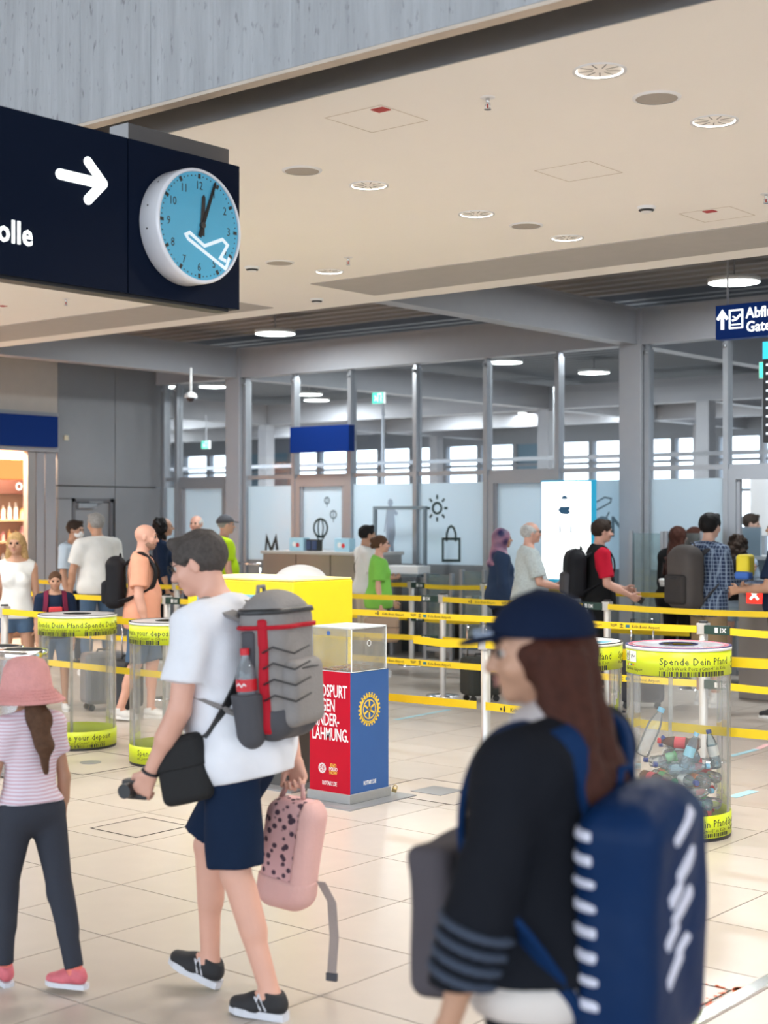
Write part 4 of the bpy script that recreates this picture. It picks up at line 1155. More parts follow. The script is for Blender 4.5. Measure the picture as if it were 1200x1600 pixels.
for sg2, s_ in ((1, 'ROTARY'), (-1, 'INTERNATIONAL')):
    n_ = len(s_)
    for k, ch in enumerate(s_):
        if sg2 > 0: a = PI/2 - (k-(n_-1)/2)*.27; rot = a-PI/2
        else: a = -PI/2 + (k-(n_-1)/2)*.2; rot = a+PI/2
        text(ch, M_NAVY, rp, frX((.0018, .185, ZP-.235)) @ Matrix.Translation((.081*math.cos(a), .081*math.sin(a), 0)) @ Matrix.Rotation(rot, 4, 'Z') @ Matrix.Translation((0, -.006, 0)), size=.018, align='CENTER', thick=.0006, res=1)
o = gear(.032, 0, 0).build('gear_emblem', tw, rp); o.matrix_local = frY((-W1+.105, -.0008, .205))
for k, (s_, m_) in enumerate((('END', gold), ('POLIO', tw), ('NOW', gold))):
    text(s_, m_, rp, frY((-W1+.195, -.001, .218-.022*k)), size=.03, bold=.0004, wide=.8, align='CENTER', thick=.001)
# clear case
ca = thing('coin_case', 'clear acrylic coin case standing on the red and blue pillar', 'case', (q.x-W1/2, q.y+W2/2, ZP))
cw, cl, ch = W1/2-.003, W2/2-.022, .262
mb = MB()
for lo, hi in (((-cw, -cl, 0), (cw, -cl+.005, ch)), ((-cw, cl-.005, 0), (cw, cl, ch)), ((-cw, -cl+.005, 0), (-cw+.005, cl-.005, ch)), ((cw-.005, -cl+.005, 0), (cw, cl-.005, ch))):
    MB().box(lo, hi).build('side_pane', M_ACRYL, ca)
MB().box((-cw-.004, -cl-.004, ch), (cw+.004, cl+.004, ch+.008)).build('lid', glass_mat('lid_acrylic', (.9, .92, .92), refl=.9, haze=.35, dcol=(.9, .92, .95)), ca)
mb = MB()
for x_, y_ in ((-cw, -cl), (cw, -cl), (cw, cl), (-cw, cl)): mb.box((x_-.003, y_-.003, 0), (x_+.003, y_+.003, ch))
for z_ in (0, ch+.008):
    mb.box((-cw, -cl-.003, z_-.003), (cw, -cl+.003, z_+.003)).box((cw-.003, -cl, z_-.003), (cw+.003, cl, z_+.003)).box((-cw, cl-.003, z_-.003), (cw, cl+.003, z_+.003)).box((-cw-.003, -cl, z_-.003), (-cw+.003, cl, z_+.003))
mb.build('edges', M_ACRED, ca)
MB().box((-cw, -cl-.0065, ch-.045), (cw, -cl-.0045, ch)).build('printed_strip', glass_mat('strip', (.9, .9, .9), haze=.15), ca)
MB().prism(circ(0, 0, .014, 14), 0, .002, frY((-.02, -cl-.0068, ch-.03))).build('round_sticker', mat('blue_print', (.05, .12, .35)), ca)
MB().stroke(circ(0, 0, .017, 20), .004, .002, frX((cw+.001, 0, .17)), close=True).build('round_hole', M_ACRED, ca)
random.seed(4); mb = MB()
for k in range(520):
    x_, y_ = random.uniform(-cw+.015, cw-.015), random.uniform(-cl+.015, cl-.015)
    z_ = -.018 + .03*random.random()*(1-.5*abs(x_)/cw) + .012*math.sin(9*x_)*math.cos(14*y_)
    mb.m = random.choice((0, 0, 1, 2))
    M_ = Matrix.Translation((x_, y_, z_+.01)) @ Matrix.Rotation(random.uniform(0, 6), 4, 'Z') @ Matrix.Rotation(random.uniform(-.5, .5), 4, 'X')
    mb.cyl(random.uniform(.008, .012), 0, .002, 8, M_)
o = mb.build('coins', [mat('copper_coin', (.5, .24, .1), rough=.35, metal=.7), mat('brass_coin', (.6, .45, .18), rough=.35, metal=.7), mat('silver_coin', (.6, .58, .55), rough=.3, metal=.7)])
o.location = ca.location; tag(o, 'loose layer of copper, brass and silver coins inside the clear case', 'coins', kind='stuff')
pl = MB().box((-.016, -.008, -.03), (.016, .008, 0), bev=.003).tube([(-.011, 0, 0), (-.011, 0, .016), (0, 0, .026), (.011, 0, .016), (.011, 0, 0)], .003, 8).build('padlock', mat('brass', (.55, .42, .2), rough=.3, metal=.8))
pl.location = (q.x+.02, q.y+W2+.04, .052); pl.rotation_euler = (.5, .3, .6); tag(pl, 'small brass padlock at the foot of the red and blue pillar', 'padlock')

# ------------------------------------------------------------------ yellow service machine
q = onz(458, 1237)
ym = thing('service_machine', 'yellow service machine with pale blue panel on a dark steel pedestal', 'machine', (q.x, q.y, 0))
WM = .98; DM = ony(523, 1000, 0) if False else None
dm = .58
zt_ = at(458, q.dot(FWD), 909).z
MB().box((-WM+.1, .05, .012), (-.1, dm-.05, .4)).build('pedestal', mat('dark_pedestal', (.10, .095, .09), rough=.5, metal=.3), ym)
MB().box((-WM-.05, -.06, 0), (.04, dm+.06, .012)).build('base_plate', M_PLATE, ym)
MB().box((-WM, 0, .4), (0, dm, zt_), bev=.012).build('body', M_YEL, ym)
MB().box((-WM, -.0, zt_-.001), (-.002, dm-.01, zt_+.012), bev=.004).build('top_lid', mat('pale_yellow', (.85, .78, .3), rough=.4), ym)
mbp = mat('sky_panel', (.22, .50, .68), rough=.35)
MB().box((-WM+.1, -.006, zt_-.36), (-.11, 0, zt_-.095), bev=.003).build('blue_panel', mbp, ym)
MB().box((-WM+.1, -.006, zt_-.68), (-.11, 0, zt_-.39), bev=.003).build('blue_panel', mbp, ym)
text('SERVICE', mat('dark_lettering', (.02, .07, .12), rough=.5), ym, frY((-.52, -.0065, zt_-.305)), size=.085, wide=.9, thick=.001, spacing=1.15)
MB().box((-.33, -.012, zt_-.155), (-.275, -.006, zt_-.13)).build('card_slot', M_INK, ym)
MB().box((-.205, -.012, zt_-.135), (-.125, -.006, zt_-.112)).build('coin_slot', M_BLACK, ym)
for k in range(4):
    for j in range(3):
        if j == 0 and k: continue
        MB().box((-.2+j*.027+.0, -.008, zt_-.17-.028*k), (-.178+j*.027, -.006, zt_-.148-.028*k)).build('payment_mark', M_WHITE, ym)
MB().prism(circ(0, 0, .012, 10), 0, .002, frY((-.085, -.001, zt_-.42))).build('lock', M_BLACK, ym)
# white domed hood behind the machine
q2 = at(470, 13.0, 893)
F_ = Field().el((0, 0, 0), (.27, .2, .16), k=.03, cut=[((0, 0, -.06), (0, 0, -1))]).el((.27, .0, -.07), (.16, .13, .07), k=.04)
t = thing('white_pram', 'rounded white hood rising behind the yellow machine', 'pram', (q2.x, q2.y, 0))
o = sdf_obj('hood', F_, .014, M_WHITE, t); o.location = (0, 0, q2.z-.1)
MB().box((-.22, -.15, .35), (.22, .15, q2.z-.13), bev=.05).build('carrycot', M_BRUSH, t)
for sx in (-.2, .2):
    for sy in (-.16, .16): MB().tube([(sx*.5, sy*.8, .4), (sx, sy, .1)], .012, 8).build('leg', M_CHROME, t)
    MB().lathe([(.06, -.02), (.1, -.02), (.1, .02), (.06, .02)], 20, Matrix.Translation((sx, .19, .1)) @ Matrix.Rotation(PI/2, 4, 'X'), closed=True).lathe([(.06, -.02), (.1, -.02), (.1, .02), (.06, .02)], 20, Matrix.Translation((sx, -.19, .1)) @ Matrix.Rotation(PI/2, 4, 'X'), closed=True).build('wheels', M_BLACK, t)

# ------------------------------------------------------------------ donation tubes
def barcode(R, a0, a1, z, h_, parent, seed=1):
    random.seed(seed); mb = MB(); a = a0
    while a < a1:
        w_ = random.choice((.004, .004, .008, .012))/R
        mb.lathe([(R+.0012, z), (R+.0012, z+h_)], max(1, int(w_/.02)+1), a0=a, a1=a+w_, smooth=False); a += w_+random.choice((.004, .005, .009))/R
    return tag(mb.build('barcode', M_INK, parent), kind='stuff')
def tube_bin(px, d, R, H, lab, lid, top_txt, bot_txt, top_h=.135, bot_h=.14, z_rot=0.0):
    p = at(px, d); t = thing('donation_tube', lab, 'donation bin', (p.x, p.y, 0))
    to_cam = math.atan2(-p.y, -p.x)
    t.rotation_euler = (0, 0, to_cam)          # local +x faces the viewer's side; text angles are measured from it
    MB().cyl(R-.004, 0, .02, 48).build('base', M_BLACK, t)
    MB().cyl(R-.012, .02, .028, 48).build('inner_floor', M_WHITE, t)
    MB().lathe([(R-.004, .02), (R-.004, H)], 72).build('clear_wall', M_ACRYL, t)
    for a in (1.25, -1.1, 3.3): MB().box((R-.011, -.012, .03), (R-.0055, .012, H-.01), Matrix.Rotation(a, 4, 'Z')).build('wall_seam', glass_mat('seam', (.8, .8, .8), haze=.35, dcol=(.85, .85, .82)), t)
    MB().lathe([(R-.006, .02), (R, .02), (R, bot_h), (R-.006, bot_h)], 72, closed=True).build('lower_band', M_LIME, t)
    MB().lathe([(R-.006, H-top_h-.012), (R, H-top_h-.012), (R, H-.014), (R-.006, H-.014)], 72, closed=True).build('upper_band', M_LIME, t)
    MB().lathe([(R-.007, H-.014), (R+.002, H-.014), (R+.002, H+.004), (R-.007, H+.004)], 72, closed=True).build('rim', M_WHITE, t)
    MB().lathe([(R+.0025, H+.002), (R+.0025, H+.006), (R-.012, H+.006)], 72).build('rim_line', M_INK if lid != 'pink' else mat('navy_line', (.03, .03, .12)), t)
    if lid == 'pink':
        MB().lathe([(R, H+.005), (R-.035, H+.008), (R-.035, H+.001), (R, H+.001)], 72, closed=True).build('lid_ring', mat('red_pink_lid', (.75, .16, .2), rough=.2, coat=.5), t)
        MB().lathe([(R-.036, H+.005), (.1, H+.005)], 64).build('lid_plate', glass_mat('smoky_lid', (.55, .6, .66), refl=2.2, haze=.35, dcol=(.6, .62, .68)), t)
        MB().lathe([(.1, H+.002), (.108, H+.009), (.1, H+.009)], 40).build('throw_hole_rim', mat('navy_line', (.03, .03, .12)), t)
    elif lid == 'grey':
        MB().lathe([(R, H+.004), (.1, H+.004)], 64).build('lid_plate', mat('grey_lid', (.42, .42, .44), rough=.3), t)
        MB().lathe([(.1, H-.01), (.106, H+.008), (.1, H+.008)], 40).build('throw_hole_rim', M_INK, t)
    else:
        MB().lathe([(R, H+.004), (.1, H+.004)], 64, a0=-.3, a1=2.2).build('lid_plate', M_WHITE, t)
        MB().lathe([(R, H+.0035), (.1, H+.0035)], 64, a0=2.2, a1=6.0).build('lid_plate', mat('grey_lid', (.42, .42, .44), rough=.3), t)
        MB().lathe([(R-.05, H+.006), (.13, H+.006)], 24, a0=.3, a1=1.3).build('lid_sticker', lamp_mat('cyan_sheet', (.3, .7, .85), .7), t)
    for s_, a, zz_, sz, par in top_txt+bot_txt:
        text_bent(s_, M_INK, t, R, a, zz_, size=sz, wide=.9, thick=.0008, spacing=1.1, res=1, bold=.0004 if sz > .04 else 0)
    return t, R, H
R1, H1 = .287, 1.035
def ttxt(H, a, s1='Spende Dein Pfand', s2='an „JobWerk Porz gGmbH“ in Köln'):
    return [(s1, a, H-.085, .056, 0), (s2, a, H-.113, .028, 0)]
def btxt(a, s1='Spende Dein Pfand', s2='an „JobWerk Porz gGmbH“ in Köln'):
    return [(s1, a, .078, .056, 0), (s2, a, .05, .028, 0)]
def stickers(t, R, H, a):
    for k, (da, w_, h_) in enumerate(((0, .042, .056), (.22, .062, .06))):
        M_ = Matrix.Rotation(a+da, 4, 'Z') @ frX((R+.0008, 0, H-.052))
        MB().box((-w_/2, -h_/2, 0), (w_/2, h_/2, .0015), M_).build('sticker', M_WHITE, t)
        mb = MB()
        if k == 0: mb.stroke(circ(0, 0, .012, 12, a1=5), .003, .001, M_ @ Matrix.Translation((0, 0, .0016))).stroke([(-.019, .026), (-.019, -.02), (.0, -.026), (.019, -.02), (.019, .026)], .003, .001, M_ @ Matrix.Translation((0, 0, .0016)))
        else: mb.stroke([(-.02, .01), (-.012, -.012), (-.008, .012), (0, 0), (.006, .004), (.012, -.002), (.02, .006)], .0025, .001, M_ @ Matrix.Translation((0, 0, .0016)))
        mb.build('sticker_drawing', M_INK, t)
    for k, c_ in enumerate(('orange_marking_paint', None, 'teal_print', 'orange_marking_paint')):
        M_ = Matrix.Rotation(a+.0+k*.075, 4, 'Z') @ frX((R+.0008, 0, H-.098))
        MB().prism(circ(0, 0, .008, 10, .006), 0, .001, M_).build('small_symbol', MATS[c_] if c_ else M_WHITE, t)
    text_bent('Köln Bonn Airport', M_INK, t, R, a-.1, H-.128, size=.026, wide=.85, thick=.0008, res=1)
# nearest, full of bottles
t1, _, _ = tube_bin(1060, 8.2, R1, H1, 'clear donation tube full of plastic bottles, with pink-red lid ring', 'pink', ttxt(H1, -.36)+ttxt(H1, 1.32), btxt(-.36)+btxt(1.15))
barcode(R1, -.36, .98, H1-.146, .026, t1, 3); barcode(R1, -.3, 1.1, .026, .02, t1, 4); stickers(t1, R1, H1, -1.22)
t2, _, _ = tube_bin(896, 8.75, R1, 1.01, 'clear donation tube half hidden behind the woman in the cap', 'white', ttxt(1.01, -.62)+ttxt(1.01, 1.12), btxt(-.3))
barcode(R1, -.62, .7, 1.01-.146, .026, t2, 5)
mb = MB(); M_ = Matrix()
for i in range(12):
    a = .55+.9*i/12; z_ = .36+.035*i
    mb.lathe([(R1-.0075, z_), (R1-.0075, z_+.085)], 1, a0=a, a1=a+.9/12)
mb.build('slanted_sticker', M_LIME, t2)
t3, _, _ = tube_bin(121, 11.3, .295, 1.0, 'empty clear donation tube at the left, reading Donate your deposit', 'grey', ttxt(1.0, -1.3)+ttxt(1.0, .18), [('Donate your deposit', -.75, .078, .06, 0), ('to „JobWerk Porz gGmbH“ in Cologne', -.75, .048, .028, 0)])
barcode(.295, -1.3, -.1, 1.0-.146, .03, t3, 6); barcode(.295, .18, 1.3, 1.0-.146, .03, t3, 7); barcode(.295, -.75, .75, .022, .022, t3, 8)
MB().lathe([(0, .06), (.2, .055), (.27, .04)], 40).build('crumpled_liner', mat('pale_liner', (.72, .76, .78), rough=.5), t3)
t4, _, _ = tube_bin(266, 10.55, .29, 1.0, 'empty clear donation tube beside the walking man, with recycling sticker', 'grey', [('Donate your deposit', -1.55, 1.0-.085, .056, 0), ('to „JobWerk Porz gGmbH“ in Cologne', -1.5, 1.0-.113, .026, 0)], btxt(-.9))
barcode(.29, -1.45, -.25, 1.0-.146, .03, t4, 9); stickers(t4, .29, 1.0, .1)

# ------------------------------------------------------------------ bottles inside the nearest tube
def plastic(name, tint, haze, dc): return glass_mat(name, tint, rough=.06, refl=1.8, haze=haze, dcol=dc)
PB = {'clear': plastic('clear_plastic', (.97, .985, .99), .13, (.85, .9, .92)), 'blue': plastic('blue_plastic', (.84, .94, .98), .14, (.6, .78, .9)), 'green': plastic('green_bottle_plastic', (.75, .92, .78), .16, (.35, .6, .4)), 'brown': plastic('brown_plastic', (.6, .4, .32), .3, (.2, .08, .06))}
CAPS = {'red': (.55, .02, .03), 'green': (.02, .28, .10), 'blue': (.02, .05, .25), 'white': (.75, .75, .78), 'sky': (.2, .5, .7)}
LABS = {'white': (.75, .78, .76), 'red': (.6, .04, .06), 'sky': (.25, .55, .68), 'green': (.15, .5, .2), 'orange': (.75, .25, .1)}
prof = [(0, 0), (.026, 0), (.031, .006), (.0315, .05), (.029, .06), (.0315, .07), (.0315, .14), (.029, .155), (.022, .18), (.0125, .2), (.0125, .215)]
bottle_me = {k: MB().lathe(prof, 16).mesh('bottle_body', [m]) for k, m in PB.items()}
cap_m = {k: MB().cyl(.0155, .207, .228, 12).mesh('cap', [mat(k+'_cap', c, rough=.4)]) for k, c in CAPS.items()}
lab_m = {k: MB().lathe([(.0322, .075), (.0322, .135)], 16).mesh('label', [mat(k+'_label', c, rough=.5)]) for k, c in LABS.items()}
for k in lab_m:
    pass
combos = [('clear', 'red', 'red'), ('clear', 'green', 'green'), ('clear', 'blue', 'white'), ('blue', 'sky', 'sky'), ('green', 'green', 'white'), ('brown', 'red', 'red'), ('clear', 'white', 'orange'), ('blue', 'blue', 'white'), ('clear', 'sky', None), ('blue', 'sky', None)]
protos = []
def make_bottle(body, cap, lab_):
    t = thing('plastic_bottle', '%s plastic bottle with %s cap%s in the bottle tube' % (body, cap, (' and %s label' % lab_) if lab_ else ', no label,'), 'bottle', group='empty bottles in the donation tube, %s' % (body+' with '+cap+' cap'))
    link('bottle_body', bottle_me[body], t); link('cap', cap_m[cap], t)
    if lab_: link('label', lab_m[lab_], t)
    return t
random.seed(21)
protos = [make_bottle(*c) for c in combos]; used = set()
cen = t1.location.copy(); nb_ = 0
for layer in range(8):
    z_ = .062 + layer*.0615
    th = layer*1.35 + .35
    rmax = R1-.03 if layer < 5 else (R1-.03)*(1-.16*(layer-4))
    v_ = -rmax+.033
    while v_ <= rmax-.03:
        half = math.sqrt(max(0, rmax**2-(abs(v_)+.03)**2))
        L_ = 2*half; nfit = int(L_/.232)
        if nfit >= 1:
            slack = L_-nfit*.232; u_ = -half+slack*random.random()
            for i in range(nfit):
                k = random.randrange(len(protos)) if not (layer < 1 and random.random() < .4) else 5
                flip = random.random() < .5
                b_ = protos[k] if k not in used else copy_tree(protos[k]); used.add(k)
                ux, uy = math.cos(th), math.sin(th)
                s_ = -1 if flip else 1
                st = u_+(.228 if flip else 0)
                b_.location = (cen.x+ux*st-uy*v_, cen.y+uy*st+ux*v_, z_+random.uniform(-.002, .002))
                d_ = Vector((ux*s_, uy*s_, random.uniform(-.02, .02) if layer < 5 else random.uniform(-.1, .12)))
                b_.rotation_mode = 'QUATERNION'; b_.rotation_quaternion = d_.to_track_quat('Z', 'Y') @ Matrix.Rotation(random.uniform(0, 6), 3, 'Z').to_quaternion()
                u_ += .233; nb_ += 1
        v_ += .066
def lone(k, px, py, d, tilt, lab, sc=1.0):
    b_ = copy_tree(protos[k], label=lab); p = at(px, d, py); b_.location = p; b_.rotation_mode = 'QUATERNION'
    b_.rotation_quaternion = Vector(tilt).to_track_quat('Z', 'Y'); b_.scale = (sc,)*3
    return b_
for k, px, py, d, tl, lb, sc in ((8, 1002, 1180, 8.12, RIGHT*.35+Vector((0, 0, .8)), 'large clear bottle leaning upright at the left of the bottle heap', 1.25),
                             (2, 1085, 1190, 8.2, RIGHT*-.75+Vector((0, 0, .55)), 'clear bottle with blue cap on top of the heap, pointing up left', 1.0),
                             (1, 1020, 1192, 8.15, RIGHT*.9+Vector((0, 0, .25)), 'clear bottle with green cap lying on top of the bottle heap', 1.0),
                             (7, 1120, 1200, 8.2, RIGHT*-.2+Vector((0, 0, .9)), 'blue-tinted bottle standing on the right of the bottle heap', .95),
                             (3, 1068, 1200, 8.05, RIGHT*.3+Vector((0, 0, .8)), 'blue-tinted bottle standing in the middle of the heap', .9)):
    lone(k, px, py, d, tl, lb, sc)
for i in range(len(protos)):
    if i not in used: bpy.data.objects.remove(protos[i])

# chrome waste bins at the left edge
def waste_bin(px, d, H, lab):
    p = at(px, d); t = thing('waste_bin', lab, 'bin', (p.x, p.y, 0), group='perforated chrome bins')
    MB().lathe([(0, .0), (.15, 0), (.16, .02), (.16, H-.06)], 40).build('body', mat('perforated_steel', (.5, .5, .52), rough=.25, metal=.9, bump=.8, bscale=120), t)
    MB().lathe([(.162, H-.06), (.166, H-.05), (.166, H-.005), (.158, H), (.13, H)], 40).build('rim', M_CHROME, t)
    MB().lathe([(.13, H), (.12, H-.04), (0, H-.05)], 32).build('insert', M_BLACK, t)
waste_bin(1, 10.5, .83, 'perforated chrome bin cut by the left edge'); waste_bin(36, 10.0, .85, 'perforated chrome bin behind the girl\'s pink hat')

# suitcases and cases
def suitcase(px, d, w_, dp, H, rz, m, lab, soft=False):
    p = at(px, d); t = thing('suitcase', lab, 'suitcase', (p.x, p.y, 0), rz)
    MB().box((-w_/2, -dp/2, .06), (w_/2, dp/2, H), bev=.04).build('shell', m, t)
    for x_ in (-w_/2+.06, w_/2-.06):
        for y_ in (-dp/2+.05, dp/2-.05): MB().cyl(.03, -.012, .012, 14, Matrix.Translation((x_, y_, .03)) @ Matrix.Rotation(PI/2, 4, 'X')).build('wheel', M_BLACK, t)
    for k in range(5): MB().box((-w_/2+.05+k*(w_-.1)/5, -dp/2-.006, .12), (-w_/2+.07+k*(w_-.1)/5, -dp/2+.004, H-.06)).build('rib', m, t)
    MB().tube([(-.1, dp/2-.03, H-.01), (-.1, dp/2-.03, H+.3), (.1, dp/2-.03, H+.3), (.1, dp/2-.03, H-.01)], .009, 8).build('pull_handle', M_CHROME, t)
    MB().tube([(-.07, 0, H-.005), (-.06, 0, H+.025), (.06, 0, H+.025), (.07, 0, H-.005)], .01, 8).build('carry_handle', M_BLACK, t)
    return t
suitcase(163, 13.4, .40, .24, .52, YAW+.5, mat('grey_case', (.16, .17, .19), rough=.4), 'dark grey suitcase seen through the left donation tube')
suitcase(196, 13.0, .34, .22, .5, YAW+1.3, M_BLACK, 'black suitcase standing beside the man in salmon')
suitcase(752, 14.0, .36, .25, .42, YAW+.4, mat('black_soft_case', (.025, .028, .025), rough=.7), 'small black wheeled case behind the nearest barrier post')
suitcase(1003, 13.5, .4, .25, .5, YAW-.2, mat('dark_fabric_case', (.05, .05, .06), rough=.8), 'dark fabric suitcase seen through the bottle tube, at the man in red')
# ------------------------------------------------------------------ people
def nrm(v): v = np.array(v, float); return v/np.linalg.norm(v)
def rotz(a): c, s = math.cos(a), math.sin(a); return np.array([[c, -s, 0], [s, c, 0], [0, 0, 1.]])
def rotx(a): c, s = math.cos(a), math.sin(a); return np.array([[1., 0, 0], [0, c, -s], [0, s, c]])
def roty(a): c, s = math.cos(a), math.sin(a); return np.array([[c, 0, s], [0, 1., 0], [-s, 0, c]])
SKIN = {'fair': (.62, .37, .28), 'pink': (.66, .36, .27), 'tan': (.46, .25, .16), 'pale': (.68, .45, .36)}
HAIRC = {'black': (.012, .010, .010), 'dark': (.035, .022, .016), 'brown': (.09, .045, .025), 'red': (.05, .016, .010), 'grey': (.28, .27, .26), 'mix': (.07, .06, .055), 'blonde': (.42, .27, .12), 'white': (.5, .49, .47)}
def skin(k): return mat('skin_'+k, SKIN[k], rough=.5, var=.06, scale=14)
def hairm(k): return mat('hair_'+k, HAIRC[k], rough=.6, var=.5, scale=60, bump=.5, bscale=120, spec=.15)
def cloth(name, c, rough=.85, **k): return mat('cloth_'+name, c, rough=rough, var=k.pop('var', .08), scale=k.pop('scale', 12), bump=k.pop('bump', .12), bscale=k.pop('bscale', 90), spec=.12, **k)
M_EYE = mat('eye_white', (.5, .46, .43), rough=.35); M_IRIS = mat('iris', (.05, .03, .02), rough=.2); M_LIP = mat('lips', (.5, .2, .17), rough=.5)
eye_me = None

class Fig:
    def __init__(s, name_label, px=None, d=None, pos=None, face=90, H=1.75, sex='m', lean=(0, 0), twist=0, head=(0, 0), arms=None, legs=None,
                 skin_k='fair', h=.013, belly=0., build=1., lift=0., name='person', lab_group=None):
        s.H = H; s.u = u = H/1.75; s.sex = sex; s.h = h; s.b = build
        s.root = thing(name, name_label, 'person', group=lab_group)
        p = at(px, d) if pos is None else Vector(pos)
        a = math.radians(face); hd = FWD*math.cos(a) + RIGHT*math.sin(a)
        s.root.location = (p.x, p.y, lift); s.root.rotation_euler = (0, 0, math.atan2(hd.y, hd.x)-PI/2)
        s.skin = skin(skin_k); s.skin_k = skin_k
        legs = legs or {}; arms = arms or {}
        s.Rp = rotz(math.radians(-twist*.3))
        s.Rt = rotz(math.radians(-twist)) @ rotx(math.radians(-lean[0])) @ roty(math.radians(lean[1]))
        fem = sex == 'f'
        # legs first, to find the hip height
        TH, SH, AN = .245*H, .246*H, .042*H
        s.leg = {}
        low = 9
        for k, sg_ in (('L', -1), ('R', 1)):
            th, sh, ft = (legs.get(k) or ((0, .02, -1), (0, -.03, -1), (0, 1, 0)))
            hip = s.Rp @ np.array([sg_*.052*H, 0, 0]); kn = hip + nrm(th)*TH; an = kn + nrm(sh)*SH
            ft = nrm(ft); s.leg[k] = [hip, kn, an, ft]
            n_ = s.foot_up(ft)
            toe = an - n_*AN + ft*.1*H; heel = an - n_*AN - ft*.035*H
            low = min(low, toe[2], heel[2])
        s.pel = np.array([0, 0, -low])
        for k in s.leg:
            for i in range(3): s.leg[k][i] = s.leg[k][i] + s.pel
        T = s.Rt
        s.T = lambda x, y, z: s.pel + T @ (np.array([x, y, z])*u)
        s.neck = s.T(0, -.005, .515)
        s.Rh = T @ rotz(math.radians(-head[0])) @ rotx(math.radians(-head[1]))
        s.hc = s.neck + T @ (np.array([0, .01, .075])*u) + s.Rh @ (np.array([0, .022, .105])*u)
        s.Hd = lambda x, y, z: s.hc + s.Rh @ (np.array([x, y, z])*u)
        s.arm = {}
        for k, sg_ in (('L', -1), ('R', 1)):
            ua, fa = (arms.get(k) or ((sg_*.12, .0, -1), (sg_*.02, .25, -1)))[:2]
            sh = s.T(sg_*(.178 if not fem else .155)*build, 0, .455)
            el_ = sh + nrm(T @ np.array(ua, float))*.165*H; wr = el_ + nrm(T @ np.array(fa, float))*.145*H
            s.arm[k] = [sh, el_, wr]
        s.arms_spec = arms; s.belly = belly; s.fem = fem
        s.make_body()
    @staticmethod
    def foot_up(ft):
        z = np.array([0, 0, 1.]); n = z - ft*ft[2]; return n/np.linalg.norm(n)
    def torso(s, F, t=0., waist=0., hips=True):
        u = s.u; b = s.b; f = s.fem; R = s.Rt
        k = .05*u
        F.el(s.T(0, 0, .34), np.array([.158 if not f else .138, .108 if not f else .098, .19])*u*np.array([b, b, 1])+t, R, k)
        F.el(s.T(0, .01+s.belly*.5, .15), np.array([.142 if not f else .118, .105+s.belly if not f else .09+s.belly, .15])*u*np.array([b, b, 1])+t+waist, R, k)
        if hips: F.el(s.T(0, -.005, .02), np.array([.16 if not f else .17, .112, .11])*u*np.array([b, b, 1])+t+waist*.7+s.__dict__.get('hipx', 0), s.Rp, k)
        F.rc(s.T(-.13*b, -.01, .455), s.T(.13*b, -.01, .455), .06*u+t, .06*u+t, k)
        for sg_ in (-1, 1):
            F.rc(s.T(sg_*.12*b, -.015, .465), s.T(sg_*.03, -.01, .515), .045*u+t, .05*u+t, .04*u)
            if f: F.el(s.T(sg_*.062, .075, .33), np.array([.055, .05, .055])*u+t, R, .03*u)
    def make_body(s):
        u = s.u; F = Field(); H = s.H
        s.torso(F)
        F.rc(s.neck - s.Rt @ np.array([0, 0, .03*u]), s.hc - s.Rh @ (np.array([0, .02, .05])*u), .056*u*(1 if not s.fem else .88), .05*u*(1 if not s.fem else .88), .03*u)
        for k in 'LR':
            sh, e, w_ = s.arm[k]; fx = 1. if not s.fem else .84
            F.rc(sh, e, .052*u*fx, .039*u*fx, .035*u); F.rc(e, w_, .041*u*fx, .026*u*fx, .012*u)
            F.rc(e+(w_-e)*.05, e+(w_-e)*.45, .03*u*fx, .042*u*fx*.95, .02*u)
            hp, kn, an, ft = s.leg[k]
            F.rc(hp, kn, .086*u, .053*u, .04*u); F.rc(kn, an, .05*u, .034*u, .02*u)
            bk = -np.array(ft); bk = bk/np.linalg.norm(bk)
            F.rc(kn+(an-kn)*.12+bk*.018*u, kn+(an-kn)*.45+bk*.014*u, .042*u, .04*u, .03*u)
            n_ = s.foot_up(ft); F.rc(an, an-n_*.025*H+ft*.08*H, .032*u, .022*u, .02*u)
        # head
        hp = s.Hd; R = s.Rh
        F.el(hp(0, -.012, .012), np.array([.074, .093, .084])*u, R, .02*u)
        F.el(hp(0, .022, -.045), np.array([.058, .066, .068])*u, R, .03*u)
        F.el(hp(0, .064, -.092), np.array([.024, .02, .02])*u, R, .02*u)
        F.rc(hp(0, .082, .0), hp(0, .104, -.034), .009*u, .0125*u, .012*u)
        F.rc(hp(-.012, .089, -.038), hp(.012, .089, -.038), .009*u, .009*u, .008*u)
        F.rc(hp(-.034, .076, .014), hp(.034, .076, .014), .010*u, .010*u, .014*u)
        F.el(hp(-.038, .058, -.036), np.array([.022, .022, .022])*u, R, .02*u).el(hp(.038, .058, -.036), np.array([.022, .022, .022])*u, R, .02*u)
        F.rc(hp(-.018, .082, -.064), hp(.018, .082, -.064), .0075*u, .0075*u, .008*u)
        for sg_ in (-1, 1):
            F.el(hp(sg_*.031, .096, -.004), np.array([.016, .014, .011])*u, R, .012*u, sub=True)
            F.el(hp(sg_*.077, -.006, -.018), np.array([.009, .018, .031])*u, R @ rotz(sg_*-.35), .006*u)
        F.rc(hp(-.02, .095, -.0635), hp(.02, .095, -.0635), .0018*u, .0018*u, .004*u, sub=True)
        s.F = F
        hlo = s.hc - .17*u; hhi = s.hc + .15*u
        parts = [F.surf(s.h)]
        # finer head: same surface, meshed again; the coarse head is dropped by clipping it away
        D, o, hh = F.grid(s.h)
        zc = s.hc - s.Rh @ (np.array([0, 0, .145])*u); nv = s.Rt @ np.array([0, 0, 1.])
